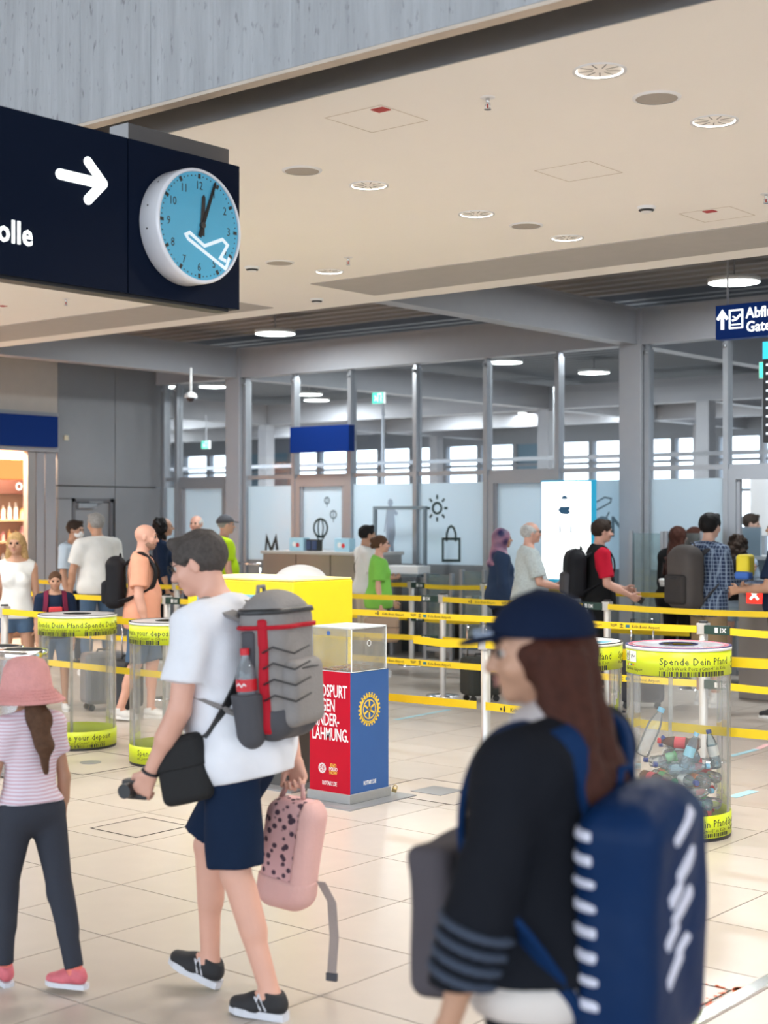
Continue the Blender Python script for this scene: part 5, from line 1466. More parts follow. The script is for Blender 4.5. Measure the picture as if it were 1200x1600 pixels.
        X = (o[0]+hh*np.arange(D.shape[0]))[:, None, None]; Y = (o[1]+hh*np.arange(D.shape[1]))[None, :, None]; Z = (o[2]+hh*np.arange(D.shape[2]))[None, None, :]
        D = np.maximum(D, (X-zc[0])*nv[0]+(Y-zc[1])*nv[1]+(Z-zc[2])*nv[2])
        parts = [snet(D, o, hh)]
        hf = max(.005, s.h*.5)
        D, o, hh = F.grid(hf, hlo, hhi)
        X = (o[0]+hh*np.arange(D.shape[0]))[:, None, None]; Y = (o[1]+hh*np.arange(D.shape[1]))[None, :, None]; Z = (o[2]+hh*np.arange(D.shape[2]))[None, None, :]
        zc2 = zc - nv*.008
        D = np.maximum(D, -((X-zc2[0])*nv[0]+(Y-zc2[1])*nv[1]+(Z-zc2[2])*nv[2]))
        parts.append(snet(D, o, hh))
        for k in 'LR': parts.append(s.hand(k))
        s.body = link('body', np_mesh('body', parts, s.skin), s.root)
        s.eyes()
    def hand(s, k):
        u = s.u; sh, e, w_ = s.arm[k]; sg_ = -1 if k == 'L' else 1
        spec = s.arms_spec.get(k); curl = .45; pn = None; hd = None
        if spec is not None and len(spec) > 2: curl = spec[2]
        f = nrm(w_-e)
        if spec is not None and len(spec) > 3: pn = nrm(s.Rt @ np.array(spec[3], float))
        else: pn = nrm(s.Rt @ np.array([-sg_*1., .1, 0]))
        if spec is not None and len(spec) > 4: f = nrm(s.Rt @ np.array(spec[4], float))
        pn = nrm(pn - f*(pn @ f)); t = np.cross(f, pn)       # t: across the palm
        # thumb side: forward for a hanging arm
        fwd = s.Rt @ np.array([0, 1., .3])
        if t @ fwd < 0: t = -t
        F = Field(); q = .95 if not s.fem else .85; q *= u
        F.rc(w_-f*.03*q, w_+f*.01*q, .027*u, .024*q, .01)
        kn = []
        for i, (off, ln) in enumerate(((.031, .078), (.010, .086), (-.011, .079), (-.030, .062))):
            b = w_ + f*(.088-.004*abs(i-1))*q + t*off*q
            F.rc(w_ + f*.02*q + t*off*.6*q, b, .014*q, .0115*q, .016*q)
            p = b; dirv = f.copy(); r = .0092*q
            for j, fr in enumerate((.45, .31, .24)):
                a = curl*(1.0 if j else .7)
                dirv = nrm(dirv*math.cos(a) + np.cross(np.cross(f, pn), dirv)*0 + (pn*(dirv @ f) - f*(dirv @ pn))*math.sin(a))
                p2 = p + dirv*ln*fr*q; F.rc(p, p2, r, r*.9, .003*q); p = p2; r *= .92
        b = w_ + f*.028*q + t*.026*q; d1 = nrm(f*.62+t*.62+pn*.35); d2 = nrm(f*.85+t*.15+pn*.45)
        F.rc(b, b+d1*.04*q, .0145*q, .0115*q, .01*q); F.rc(b+d1*.04*q, b+d1*.04*q+d2*.045*q, .011*q, .0085*q, .004*q)
        s.__dict__['grip'+k] = w_ + f*.085*q + pn*.028*q
        s.__dict__['hf'+k] = (f, pn, t)
        return F.surf(max(.0042, s.h*.36))
    def eyes(s):
        global eye_me
        if eye_me is None:
            mb = MB(); mb.lathe([(.0125*math.sin(PI*i/8), .0125*math.cos(PI*i/8)) for i in range(4, 9)], 12); mb.m = 1
            mb.lathe([(.0128*math.sin(PI*i/8), .0128*math.cos(PI*i/8)) for i in range(0, 5)], 12)
            eye_me = mb.mesh('eye', [M_EYE, M_IRIS])
        R3 = Matrix([list(r) for r in (s.Rh @ rotx(-PI/2))])
        for sg_ in (-1, 1):
            o = link('eye', eye_me, s.root); p = s.Hd(sg_*.031, .0795, -.003)
            o.matrix_local = Matrix.Translation(p) @ R3.to_4x4() @ Matrix.Scale(s.u, 4)
        mb = MB()
        P = lambda x, y, z: tuple(s.Hd(x, y, z))
        mb.tube([P(-.015, .0925, -.0595), P(-.006, .0955, -.057), P(0, .0955, -.0585), P(.006, .0955, -.057), P(.015, .0925, -.0595)], [.002*s.u, .0035*s.u, .0035*s.u, .0035*s.u, .002*s.u], 6)
        mb.tube([P(-.014, .0915, -.068), P(0, .0945, -.0705), P(.014, .0915, -.068)], [.002*s.u, .0042*s.u, .002*s.u], 6)
        mb.build('lips', M_LIP, s.root)
    def brows(s, m):
        for sg_ in (-1, 1):
            P = lambda x, y, z: tuple(s.Hd(sg_*x, y, z))
            MB().tube([P(.014, .091, .016), P(.03, .089, .021), P(.046, .079, .017)], [.003, .004, .0025], 6).build('eyebrow', m, s.root)
    # ---------------- clothes
    def shirt(s, m, t=.014, waist=.01, hem=-.03, sleeve=.6, neck=.515, name='shirt', rip=.0035, flare=.012, tuck=False, vneck=0.):
        u = s.u; F = Field(); s.hipx = .016*u if hem <= -.03 else .006*u; s.torso(F, t*u, waist*u); s.hipx = 0
        if hem < -.05: F.el(s.T(0, -.005, hem+.05), np.array([.165, .125, .12])*u+t+waist, s.Rp, .05*u)
        up = s.Rt @ np.array([0, 0, 1.])
        fx = 1. if not s.fem else .86
        for k in 'LR':
            sh, e, w_ = s.arm[k]
            if sleeve <= 0: continue
            if sleeve <= 1:
                c = sh+(e-sh)*sleeve; n_ = nrm(e-sh)
                F.rc(sh, e, (.057*fx+t)*u, (.046*fx+t+flare)*u, .04*u, cut=[(c, n_)])
            else:
                F.rc(sh, e, (.057*fx+t)*u, (.043*fx+t)*u, .04*u)
                c = e+(w_-e)*(sleeve-1); n_ = nrm(w_-e)
                F.rc(e, w_, (.043*fx+t)*u, (.030*fx+t+flare*.5)*u, .02*u, cut=[(c, n_)])
        F.cut(s.T(0, 0, hem), -(s.Rt @ np.array([0, 0, 1.])))
        F.cut(s.T(0, .04, neck-vneck), s.Rt @ nrm([0, .42+vneck*3, 1.]))
        if rip: F.ripple(rip*u, 34/u, seed=len(bpy.data.objects) % 17)
        s.shirtF = F
        return sdf_obj(name, F, s.h*.95, m, s.root)
    def pants(s, m, hem=1.95, t=.010, top=.085, name='trousers', flare=.0, rip=.002):
        """hem: 0..1 along the thigh, 1..2 along the shin"""
        u = s.u; F = Field(); f = s.fem
        F.el(s.T(0, -.005, .02), np.array([.16 if not f else .17, .114, .115])*u*np.array([s.b, s.b, 1])+t, s.Rp, .04*u)
        F.el(s.T(0, 0, .08), np.array([.145 if not f else .125, .105+s.belly*.6, .08])*u*np.array([s.b, s.b, 1])+t, s.Rt, .04*u)
        for k in 'LR':
            hp, kn, an, ft = s.leg[k]
            if hem <= 1:
                c = hp+(kn-hp)*hem; F.rc(hp, kn, (.088+t)*u, (.058+t+flare)*u, .035*u, cut=[(c, nrm(kn-hp))])
            else:
                F.rc(hp, kn, (.088+t)*u, (.055+t)*u, .035*u)
                c = kn+(an-kn)*(hem-1)
                F.rc(kn, an+(an-kn)*.1, (.054+t)*u, (.036+t+flare)*u, .03*u, cut=[(c, nrm(an-kn))])
                bk = -np.array(ft)
                F.rc(kn+(an-kn)*.12+bk*.016*u, kn+(an-kn)*.45+bk*.012*u, (.042+t)*u, (.04+t)*u, .03*u, cut=[(c, nrm(an-kn))])
        F.cut(s.T(0, 0, top), s.Rt @ np.array([0, 0, 1.]))
        if rip: F.ripple(rip*u, 30/u, seed=3)
        return sdf_obj(name, F, s.h, m, s.root)
    def shoes(s, m, msole=None, lace=None, sock=None, high=0., sc=1.):
        H = s.H; u = s.u
        for k in 'LR':
            hp, kn, an, ft = s.leg[k]; n_ = s.foot_up(ft); lat = np.cross(ft, n_)
            b = an - n_*.042*H
            q = lambda f, l, z: b + ft*f*u*sc + lat*l*u*sc + n_*z*u*sc
            F = Field()
            F.rc(q(-.028, 0, .05), q(.06, 0, .045), .036*u, .034*u, .02)
            F.rc(q(.05, .006, .04), q(.135, .0, .03), .036*u, .027*u, .03)
            F.rc(q(.06, -.014, .03), q(.12, -.012, .027), .028*u, .024*u, .02).rc(q(.06, .014, .03), q(.11, .016, .027), .028*u, .024*u, .02)
            F.rc(q(-.01, 0, .06), q(-.008, 0, .092+high), .036*u, .040*u, .02)
            F.cut(q(0, 0, .02), -n_); F.cut(q(-.01, 0, .094+high), nrm(n_ - ft*.2))
            o = sdf_obj('shoe', F, max(.006, s.h*.6), m, s.root)
            mb = MB(); pts = []
            for x, y in ((-.068, .0), (-.06, .026), (-.02, .034), (.04, .036), (.085, .043), (.125, .036), (.158, .016), (.164, 0)): pts.append((x, y))
            pts = pts + [(x, -y) for x, y in reversed(pts[1:-1])]
            M_ = Matrix([[ft[i], lat[i], n_[i], b[i]] for i in range(3)] + [[0, 0, 0, 1]])
            sp_ = [(x*u*sc, y*u*sc) for x, y in pts]
            mb.prism(sp_, .0, .026*u, M_)
            mb.build('sole', msole or M_WHITE, s.root)
            if lace is not None:
                for j in range(4):
                    x = .03+.022*j; z = .083-.012*j
                    MB().tube([tuple(q(x, -.026, z-.01)), tuple(q(x+.004, 0, z)), tuple(q(x, .026, z-.01))], .003*u, 6).build('lace', lace, s.root)
            if sock is not None:
                FS_ = Field(); d_ = nrm(kn-an); FS_.rc(an-n_*.01, an+d_*(.05+.03)*u, .041*u, .044*u, .01, cut=[(an+d_*.06*u, d_)])
                sdf_obj('sock', FS_, s.h*.8, sock, s.root)
    # ---------------- hair and headgear
    def hair(s, m, style='short', t=.012):
        u = s.u; R = s.Rh; hp = s.Hd; F = Field()
        fine = s.h*.5+.002
        if style in ('short', 'crop'):
            F.el(hp(0, -.016, .018), np.array([.074, .092, .082])*u+t*u, R, .01)
            F.cut(hp(0, -.02, -.052), R @ nrm([0, .75, -1.]))
            F.el(hp(0, .125, -.045), np.array([.085, .085, .092])*u, R, .012, sub=True)
            for sg_ in (-1, 1): F.el(hp(sg_*.085, .012, -.04), np.array([.03, .03, .045])*u, R, .01, sub=True)
            if style == 'short': F.rc(hp(-.03, .06, .085), hp(.035, .055, .088), .022*u, .02*u, .02)
        elif style == 'fringe':      # receding, horseshoe of hair
            F.el(hp(0, -.016, .006), np.array([.079, .096, .075])*u+t*.4*u, R, .01)
            F.cut(hp(0, -.02, -.05), R @ nrm([0, .75, -1.])); F.cut(hp(0, 0, .052), R @ nrm([0, .9, 1.]))
            F.el(hp(0, .115, -.02), np.array([.085, .085, .12])*u, R, .012, sub=True)
        elif style in ('long', 'longcap'):
            F.el(hp(0, -.018, .008 if style == 'long' else -.012), np.array([.078, .095, .088 if style == 'long' else .075])*u+t*u, R, .01, cut=[] if style == 'long' else [(hp(0, 0, .03), R @ nrm([0, 0, 1.]))])
            F.el(hp(0, .12, -.045), np.array([.068, .085, .085])*u, R, .012, sub=True)
            up = s.Rt
            for sg_ in (-1, 1):
                F.rc(hp(sg_*.06, -.02, -.02), s.T(sg_*.085, -.06, .44), .036*u, .045*u, .03)
                F.rc(s.T(sg_*.085, -.06, .44), s.T(sg_*.07, -.13, .27), .045*u, .022*u, .03)
            F.rc(hp(0, -.06, -.03), s.T(0, -.1, .42), .06*u, .055*u, .04)
            F.rc(s.T(0, -.1, .42), s.T(0, -.15, .24), .055*u, .025*u, .03)
        elif style == 'curly':
            rnd = random.Random(7)
            F.el(hp(0, -.03, .0), np.array([.09, .095, .105])*u, R, .02)
            for i in range(60):
                a = rnd.uniform(0, 2*PI); z = rnd.uniform(-.17, .09); r = math.sqrt(max(.1, 1-(max(z, -.02)/.12)**2))
                x, y = .095*r*math.cos(a), -.03+.095*r*math.sin(a)
                if y > .03 and z < .045: continue
                F.el(hp(x, y-.01, z), np.array([.024, .024, .024])*u, R, .012)
            F.rc(hp(0, -.06, -.05), s.T(0, -.09, .46), .07*u, .06*u, .03)
            F.el(hp(0, .13, -.045), np.array([.07, .085, .085])*u, R, .012, sub=True)
        elif style == 'bun':
            F.el(hp(0, -.016, .014), np.array([.077, .094, .084])*u+t*.6*u, R, .01)
            F.cut(hp(0, -.02, -.05), R @ nrm([0, .75, -1.])); F.el(hp(0, .125, -.045), np.array([.085, .085, .092])*u, R, .012, sub=True)
            F.el(hp(0, -.105, .035), np.array([.035, .035, .035])*u, R, .01).el(hp(0, -.11, -.03), np.array([.022, .025, .04])*u, R, .01)
        elif style == 'beard':
            F.el(hp(0, .024, -.05), np.array([.061, .068, .07])*u, R, .03).el(hp(0, .064, -.094), np.array([.028, .024, .024])*u, R, .02)
            F.cut(hp(0, 0, -.045), R @ nrm([0, .0, 1.])); F.cut(hp(0, -.0, 0), R @ nrm([0, -1, 0.])); F.rc(hp(-.02, .098, -.065), hp(.02, .098, -.065), .011*u, .011*u, .004, sub=True)
        F.ripple(.0022*u, 120/u, seed=5)
        return sdf_obj('beard' if style == 'beard' else 'hair', F, fine, m, s.root)
    def cap(s, m, brim=True):
        u = s.u; R = s.Rh; hp = s.Hd; F = Field()
        F.el(hp(0, -.014, .022), np.array([.095, .112, .096])*u, R, .01, cut=[(hp(0, 0, .022), R @ nrm([0, .1, -1.]))])
        F.el(hp(0, -.014, .115), np.array([.012, .012, .006])*u, R, .006)
        o = sdf_obj('cap', F, s.h*.5+.001, m, s.root)
        B = Field().el(hp(0, .1, .03), np.array([.074, .066, .008])*u, R @ rotx(-.14), .006, cut=[(hp(0, .06, 0), R @ nrm([0, -1, 0]))])
        sdf_obj('brim', B, s.h*.4+.001, m, o)
        return o
    def glasses(s, m):
        mb = MB(); u = s.u
        for sg_ in (-1, 1):
            mb.tube([tuple(s.Hd(sg_*.033+.021*math.cos(a), .1, -.002+.016*math.sin(a))) for a in [2*PI*i/14 for i in range(14)]], .0018*u, 6, close=True)
            mb.tube([tuple(s.Hd(sg_*.053, .098, .002)), tuple(s.Hd(sg_*.079, .06, .004)), tuple(s.Hd(sg_*.082, -.005, .002))], .0017*u, 6)
        mb.tube([tuple(s.Hd(-.013, .101, .003)), tuple(s.Hd(.013, .101, .003))], .0017*u, 6)
        return mb.build('glasses', m, s.root)
    def facemask(s, m):
        F = Field().el(s.Hd(0, .035, -.052), np.array([.062, .074, .055])*s.u, s.Rh, .02)
        F.cut(s.Hd(0, .02, 0), s.Rh @ nrm([0, -1, 0])); F.cut(s.Hd(0, .02, -.02), s.Rh @ nrm([0, 0, 1.]))
        o = sdf_obj('face_mask', F, s.h*.5+.001, m, s.root)
        for sg_ in (-1, 1): MB().tube([tuple(s.Hd(sg_*.058, .03, -.03)), tuple(s.Hd(sg_*.08, -.005, -.01))], .002, 6).build('ear_loop', m, s.root)
    # ---------------- things carried (own top-level objects in the same frame)
    def carried(s, name, lab, cat, group=None):
        t = thing(name, lab, cat, s.root.location, s.root.rotation_euler.z, group); return t
    def backpack(s, lab, m, w_=.29, h_=.44, dp=.17, z=.27, y=None, m2=None, strap=None, name='backpack', straps=True, tilt=0., pocket=True, off=0., st=0.):
        u = 1.0; yb = -(.125 if not s.fem else .11)*s.b*s.u - .02 if y is None else y
        t = s.carried(name, lab, 'backpack')
        R = s.Rt @ rotx(tilt)
        c = s.pel + s.Rt @ np.array([off, yb-dp/2, z*s.u])
        L = lambda x, y_, z_: c + R @ np.array([x, y_, z_])
        s.bp = (L, R, c)
        F = Field().bx(c, (w_/2, dp/2, h_/2), min(w_, dp)*.38, R, .02).ripple(.003, 30, 2)
        F.el(L(0, .0, h_/2-.03), (w_*.38, dp*.45, .06), R, .04)
        s.bpF = F
        sdf_obj('bag_body', F, max(.008, s.h*.9), m, t)
        if pocket:
            P = Field().bx(L(0, -dp/2+.005, -h_*.17), (w_*.40, .04, h_*.24), .035, R, .02)
            sdf_obj('front_pocket', P, max(.008, s.h*.9), m2 or m, t)
            MB().tube([tuple(L(-w_*.33, -dp/2-.028, h_*.0)), tuple(L(0, -dp/2-.037, h_*.01)), tuple(L(w_*.33, -dp/2-.028, h_*.0))], .004, 6).build('zip', M_BLACK, t)
        MB().tube([tuple(L(-.03, dp/2-.04, h_/2+.005)), tuple(L(-.02, dp/2-.04, h_/2+.045)), tuple(L(.02, dp/2-.04, h_/2+.045)), tuple(L(.03, dp/2-.04, h_/2+.005))], .008, 8).build('haul_loop', strap or m, t)
        if straps:
            for sg_ in (-1, 1):
                xs = sg_*.105*s.b
                pts = [L(sg_*.07, dp/2-.02, h_*.36), s.T(xs, -.07-st, .50+st*.5), s.T(xs, -.01, .545+st-(.035 if st else 0)), s.T(xs*1.05, .07+st*.6, .50+st*.2), s.T(xs*1.12, 0.125+s.belly*.5+st*.5, .38), s.T(xs*1.3, .10+st*.5, .24), s.T(sg_*.165*s.b+sg_*st, -.02, .17), L(sg_*w_*.42, dp/2-.03, -h_*.36)]
                s.ribbon(pts, .055 if s.u > .8 else .04, .012, strap or m, t, 'shoulder_strap')
        return t
    def ribbon(s, pts, wd, th, m, par, name):
        """padded strap following the body: a smooth tube flattened against the shirt"""
        P = [np.array(p, float) for p in pts]; Q = []
        for i in range(len(P)-1):
            p0 = P[max(0, i-1)]; p1 = P[i]; p2 = P[i+1]; p3 = P[min(len(P)-1, i+2)]
            for j in range(6):
                t = j/6; Q.append(.5*((2*p1)+(-p0+p2)*t+(2*p0-5*p1+4*p2-p3)*t*t+(-p0+3*p1-3*p2+p3)*t**3))
        Q.append(P[-1])
        ax = s.Rt @ np.array([1., 0, 0]); mb = MB(); vs = []; c0 = s.T(0, 0, .3)
        for i, q in enumerate(Q):
            tan = nrm(Q[min(i+1, len(Q)-1)]-Q[max(i-1, 0)]); out = q-c0; out = out-tan*(out@tan); out = out - ax*(out@ax)*.6; out = nrm(out); sd = np.cross(tan, out)
            for a, b in ((-1, -1), (1, -1), (1, 1), (-1, 1)): vs.append(q+sd*a*wd/2+out*b*th/2)
        fs = []
        for i in range(len(Q)-1):
            for k in range(4): fs.append((4*i+k, 4*i+(k+1) % 4, 4*i+4+(k+1) % 4, 4*i+4+k))
        fs += [(3, 2, 1, 0), tuple(4*(len(Q)-1)+k for k in range(4))]
        mb.add([tuple(v) for v in vs], fs)
        return mb.build(name, m, par)
    def phone(s, k, lab):
        t = s.carried('phone', lab, 'phone'); g = getattr(s, 'grip'+k); f, pn, tt = getattr(s, 'hf'+k)
        z = -pn; M_ = Matrix([[tt[i], f[i], pn[i], (g-pn*.008)[i]] for i in range(3)]+[[0, 0, 0, 1]])
        MB().box((-.036, -.07, -.004), (.036, .075, .004), M_, bev=.002).build('case', M_BLACK, t)
        MB().box((-.033, -.067, .0041), (.033, .072, .0048), M_).build('screen', mat('phone_screen', (.05, .07, .1), rough=.1), t)
        return t
STEP = lambda f, b: {'L': ((0, f, -1), (0, f-.25, -1), (0, 1, .1)), 'R': ((0, -b, -1), (0, -b-.35, -1), (0, 1, -.25))}
def stand(o=.06): return {'L': ((-o, .03, -1), (-.01, -.03, -1), (-.15, 1, 0)), 'R': ((o, .0, -1), (.01, -.05, -1), (.15, 1, 0))}
HOLD = lambda sg: ((sg*.1, .12, -1), (-sg*.25, 1, -.05), .9, (0, .2, 1.0))
# ================================================================== the three near people
# --- man with the grey and red backpack
M_SHOEB = mat('black_mesh_shoe', (.015, .015, .018), rough=.7, bump=.3, bscale=300)
M_SOLEW = mat('white_sole', (.62, .63, .68), rough=.6)
man = Fig('man in white T-shirt and navy shorts striding left under a grey and red backpack', 380, 5.32, face=-66, H=1.76, sex='m', h=.0095, lean=(12, 0), head=(-14, 8), build=1.08, belly=.02,
          legs={'L': ((0, -.05, -1), (-.02, -.36, -1), (0, 1, .03)), 'R': ((0, .52, -1), (0, -.02, -1), (0, .93, .32))},
          arms={'L': ((-.16, .30, -1), (.02, .85, -1), .95, (1, .1, .1)), 'R': ((.12, -.25, -1), (0, -.02, -1), 1.1, (-1, .1, 0))}, skin_k='pink')
hm = hairm('mix'); man.hair(hm, 'short'); man.brows(hm)
man.glasses(M_INK)
man.shirt(cloth('white_tee', (.74, .75, .80)), t=.018, waist=.022, hem=-.10, sleeve=.66, rip=.006, flare=.02)
man.pants(cloth('navy_shorts', (.008, .018, .045)), hem=.93, t=.018, name='shorts', flare=.022, rip=.005)
man.shoes(M_SHOEB, M_SOLEW, lace=M_INK)
for k in 'LR':
    hp_, kn_, an_, ft_ = man.leg[k]; n_ = man.foot_up(ft_); lat_ = np.cross(ft_, n_); b_ = an_-n_*.042*man.H
    for sg_ in (-1, 1):
        mb = MB()
        for P in (((.0, .032), (.035, .085)), ((.05, .03), (.035, .085)), ((.02, .032), (.05, .075))):
            mb.tube([tuple(b_+ft_*x+n_*z+lat_*sg_*(.039-.25*max(0, z-.045))) for x, z in P], .0035, 6)
        mb.build('shoe_stripe', M_SOLEW, man.root)
M_BPG = cloth('grey_nylon', (.24, .225, .22), rough=.6, bump=.3); M_BPD = cloth('dark_grey_nylon', (.075, .075, .085), rough=.6); M_BPR = cloth('red_nylon', (.42, .012, .025), rough=.55)
bp = man.backpack('large grey backpack with red stripes, elastic cords and dark base on the striding man', M_BPG, w_=.30, h_=.49, dp=.19, z=.26, m2=M_BPG, strap=M_BPG, y=-.105, tilt=.16)
L, R_, c_ = man.bp
def shell(F, infl, boxes, h, m, par, name, R=None):
    """piece of the bag's own surface raised by infl, bounded by a box"""
    D, o, hh = F.grid(h, infl=infl)
    G_ = Field()
    for cc, half in boxes: G_.bx(cc, half, .006, R if R is not None else R_, .004)
    X = (o[0]+hh*np.arange(D.shape[0])).astype(np.float32)[:, None, None]; Y = (o[1]+hh*np.arange(D.shape[1])).astype(np.float32)[None, :, None]; Z = (o[2]+hh*np.arange(D.shape[2])).astype(np.float32)[None, None, :]
    E_ = np.full(D.shape, 1., np.float32)
    for f, l, u, k in G_.p: E_ = np.minimum(E_, f(X, Y, Z))
    V, Q = snet(np.maximum(D, E_), o, hh)
    if len(Q): return link(name, np_mesh(name, [(V, Q)], m), par)
F = man.bpF
shell(F, .006, [(L(0, -.02, -.20), (.3, .3, .065))], .009, M_BPD, bp, 'dark_base')
shell(F, .010, [(L(-.19, -.025, -.02), (.12, .018, .2)), (L(.2, -.035, -.02), (.12, .018, .2))], .009, M_BPR, bp, 'red_side_panel')
shell(F, .009, [(L(-.19, .035, -.03), (.12, .028, .17)), (L(.2, .03, -.03), (.12, .035, .17))], .009, M_BPD, bp, 'side_panel')
shell(F, .012, [(L(0, -.1, .15), (.3, .2, .008))], .007, M_BPR, bp, 'red_piping')
shell(F, .012, [(L(0, -.02, .205), (.3, .3, .010))], .007, M_BLACK, bp, 'top_zip')
for k in range(4):
    zz_ = -.10+.055*k
    MB().tube([tuple(L(-.165, -.03, zz_)), tuple(L(-.172, -.075, zz_+.02)), tuple(L(-.13, -.135, zz_-.005)), tuple(L(-.08, -.17, zz_+.02))], .0035, 6).build('elastic_cord', M_BLACK, bp)
# mesh side pocket and bottle
PK = Field().rc(L(-.15, .035, -.22), L(-.172, .035, -.05), .05, .058, .01, cut=[(L(-.18, .035, -.075), R_ @ np.array([0, 0, 1.]))])
sdf_obj('side_pocket', PK, .008, M_BPD, bp)
bt = man.carried('soda_bottle', 'cola bottle with red cap and red label in the backpack side pocket', 'bottle')
bt.location = man.root.matrix_basis @ Vector(L(-.195, .03, -.13)) if False else bt.location
Mb = Matrix([[R_[i, 0], R_[i, 1], R_[i, 2], L(-.162, .035, -.185)[i]] for i in range(3)]+[[0, 0, 0, 1]]) @ Matrix.Rotation(-.04, 4, 'Y')
MB().lathe([(0, 0), (.028, 0), (.034, .01), (.036, .08), (.031, .1), (.036, .12), (.036, .165), (.03, .2), (.014, .232), (.0135, .248)], 24, Mb).build('bottle_body', glass_mat('bottle_clear', (.93, .95, .97), rough=.05, refl=2, haze=.25, dcol=(.6, .65, .7)), bt)
MB().lathe([(0, .002), (.032, .004), (.0345, .075), (.0, .078)], 20, Mb).build('cola', mat('dark_cola', (.03, .008, .005), rough=.15), bt)
MB().lathe([(.0368, .122), (.0368, .163)], 24, Mb).build('label', mat('cola_red', (.55, .01, .02), rough=.4), bt)
MB().stroke([(-.018, .0), (-.01, .008), (0, -.003), (.01, .007), (.018, 0)], .004, .0008, Mb @ Matrix.Rotation(PI, 4, 'Z') @ frX((.0372, 0, .142))).build('label_script', M_WHITE, bt)
MB().cyl(.0165, .245, .268, 16, Mb).build('cap', mat('cola_red', (.55, .01, .02)), bt)
# black shoulder bag with broad strap
sb = man.carried('shoulder_bag', 'black shoulder bag on a broad strap carried at the striding man\'s left hip', 'bag')
gc = man.gripL; cb = man.T(-.20, .13, -.02)
Fb = Field().bx(cb, (.04, .10, .12), .03, rotx(-.25), .02).ripple(.003, 30)
sdf_obj('bag_body', Fb, .009, mat('black_canvas', (.008, .008, .009), rough=.85), sb)
shell(Fb, .006, [(cb+np.array([0, 0, .05]), (.1, .2, .05))], .008, mat('black_canvas', (.01, .01, .01)), sb, 'flap', R=rotx(-.25))
man.ribbon([cb+np.array([0, .06, .12]), man.T(-.16, .16, .2), man.T(-.02, .15, .36), man.T(.09, .08, .5), man.T(.10, -.01, .55), man.T(.075, -.10, .49), man.T(-.02, -.135, .38), man.T(-.13, -.115, .24), man.T(-.185, -.02, .1), cb+np.array([0, -.09, .11])], .05, .008, M_BLACK, sb, 'strap')
# camera in hand
cm = man.carried('compact_camera', 'dark camera with wrist cord in the striding man\'s left hand', 'camera')
MB().box(tuple(gc+np.array([-.025, -.02, -.035])), tuple(gc+np.array([.02, .085, .035])), bev=.01).build('camera_body', mat('dark_camera', (.03, .028, .03), rough=.4), cm)
MB().cyl(.026, 0, .04, 20, Matrix.Translation(gc+np.array([-.025, .045, 0])) @ Matrix.Rotation(-PI/2, 4, 'Y')).build('lens', M_BLACK, cm)
MB().tube([tuple(man.arm['L'][2]+np.array([.03*math.cos(a), .03*math.sin(a)*.9, .012*math.sin(a)])) for a in [2*PI*i/16 for i in range(16)]], .0055, 8, close=True).build('watch', mat('dark_watch', (.03, .03, .035), rough=.3, metal=.5), man.root)
# pink leopard rucksack held in the right hand
gr = man.gripR
pk = man.carried('pink_bag', 'pink child\'s rucksack with dark leopard spots hanging from the striding man\'s hand', 'bag')
def spot_mat():
    m = mat('leopard_print', (.62, .36, .36), rough=.8); nt = m.node_tree; N, L_ = nt.nodes, nt.links
    b = N['Principled BSDF']; src = b.inputs['Base Color'].links[0].from_socket
    v = N.new('ShaderNodeTexVoronoi'); v.inputs['Scale'].default_value = 36; t = N.new('ShaderNodeTexCoord'); L_.new(t.outputs['Object'], v.inputs[0])
    r = N.new('ShaderNodeValToRGB'); r.color_ramp.elements[0].position = .36; r.color_ramp.elements[0].color = (1, 1, 1, 1); r.color_ramp.elements[1].position = .44; r.color_ramp.elements[1].color = (0, 0, 0, 1)
    L_.new(v.outputs['Distance'], r.inputs[0])
    mx = N.new('ShaderNodeMix'); mx.data_type = 'RGBA'; mx.inputs[7].default_value = (.06, .03, .05, 1); L_.new(r.outputs[0], mx.inputs[0]); L_.new(src, mx.inputs[6]); L_.new(mx.outputs[2], b.inputs['Base Color'])
    return m
cp = gr+np.array([.03, .03, -.27])
Rk = rotx(.14)
Fk = Field().bx(cp, (.075, .105, .20), .06, Rk, .02).ripple(.003, 25)
sdf_obj('bag_body', Fk, .009, spot_mat(), pk)
M_PK = cloth('plain_pink', (.66, .40, .37))
shell(Fk, .007, [(cp+np.array([0, -.09, .0]), (.2, .045, .19))], .009, M_PK, pk, 'side_gusset', R=Rk)
shell(Fk, .009, [(cp+np.array([0, .0, -.15]), (.2, .2, .06))], .009, M_PK, pk, 'lower_pocket', R=Rk)
MB().tube([tuple(cp+np.array([0, .05, .185])), tuple(gr+np.array([0, .03, -.01])), tuple(gr+np.array([0, -.03, -.01])), tuple(cp+np.array([0, -.05, .185]))], .01, 8).build('carry_loop', M_PK, pk)
for y0_ in (-.13, -.16):
    pass
pts_ = [cp+np.array([0, -.12, -.10]), cp+np.array([0, -.165, -.17]), cp+np.array([.0, -.175, -.30]), cp+np.array([0, -.165, -.43])]
mb = MB(); vs = []
for p_ in pts_: vs += [p_+np.array([-.0, -.018, 0]), p_+np.array([0, .018, 0]), p_+np.array([.004, .018, 0]), p_+np.array([.004, -.018, 0])]
fs = [(4*i+k, 4*i+(k+1) % 4, 4*i+4+(k+1) % 4, 4*i+4+k) for i in range(3) for k in range(4)]+[(3, 2, 1, 0), (12, 13, 14, 15)]
mb.add([tuple(v) for v in vs], fs); mb.build('dangling_strap', cloth('taupe_webbing', (.32, .27, .25)), pk)
MB().box(tuple(pts_[-1]+np.array([-.006, -.022, -.03])), tuple(pts_[-1]+np.array([.01, .022, .0])), bev=.003).build('buckle', M_BPD, pk)

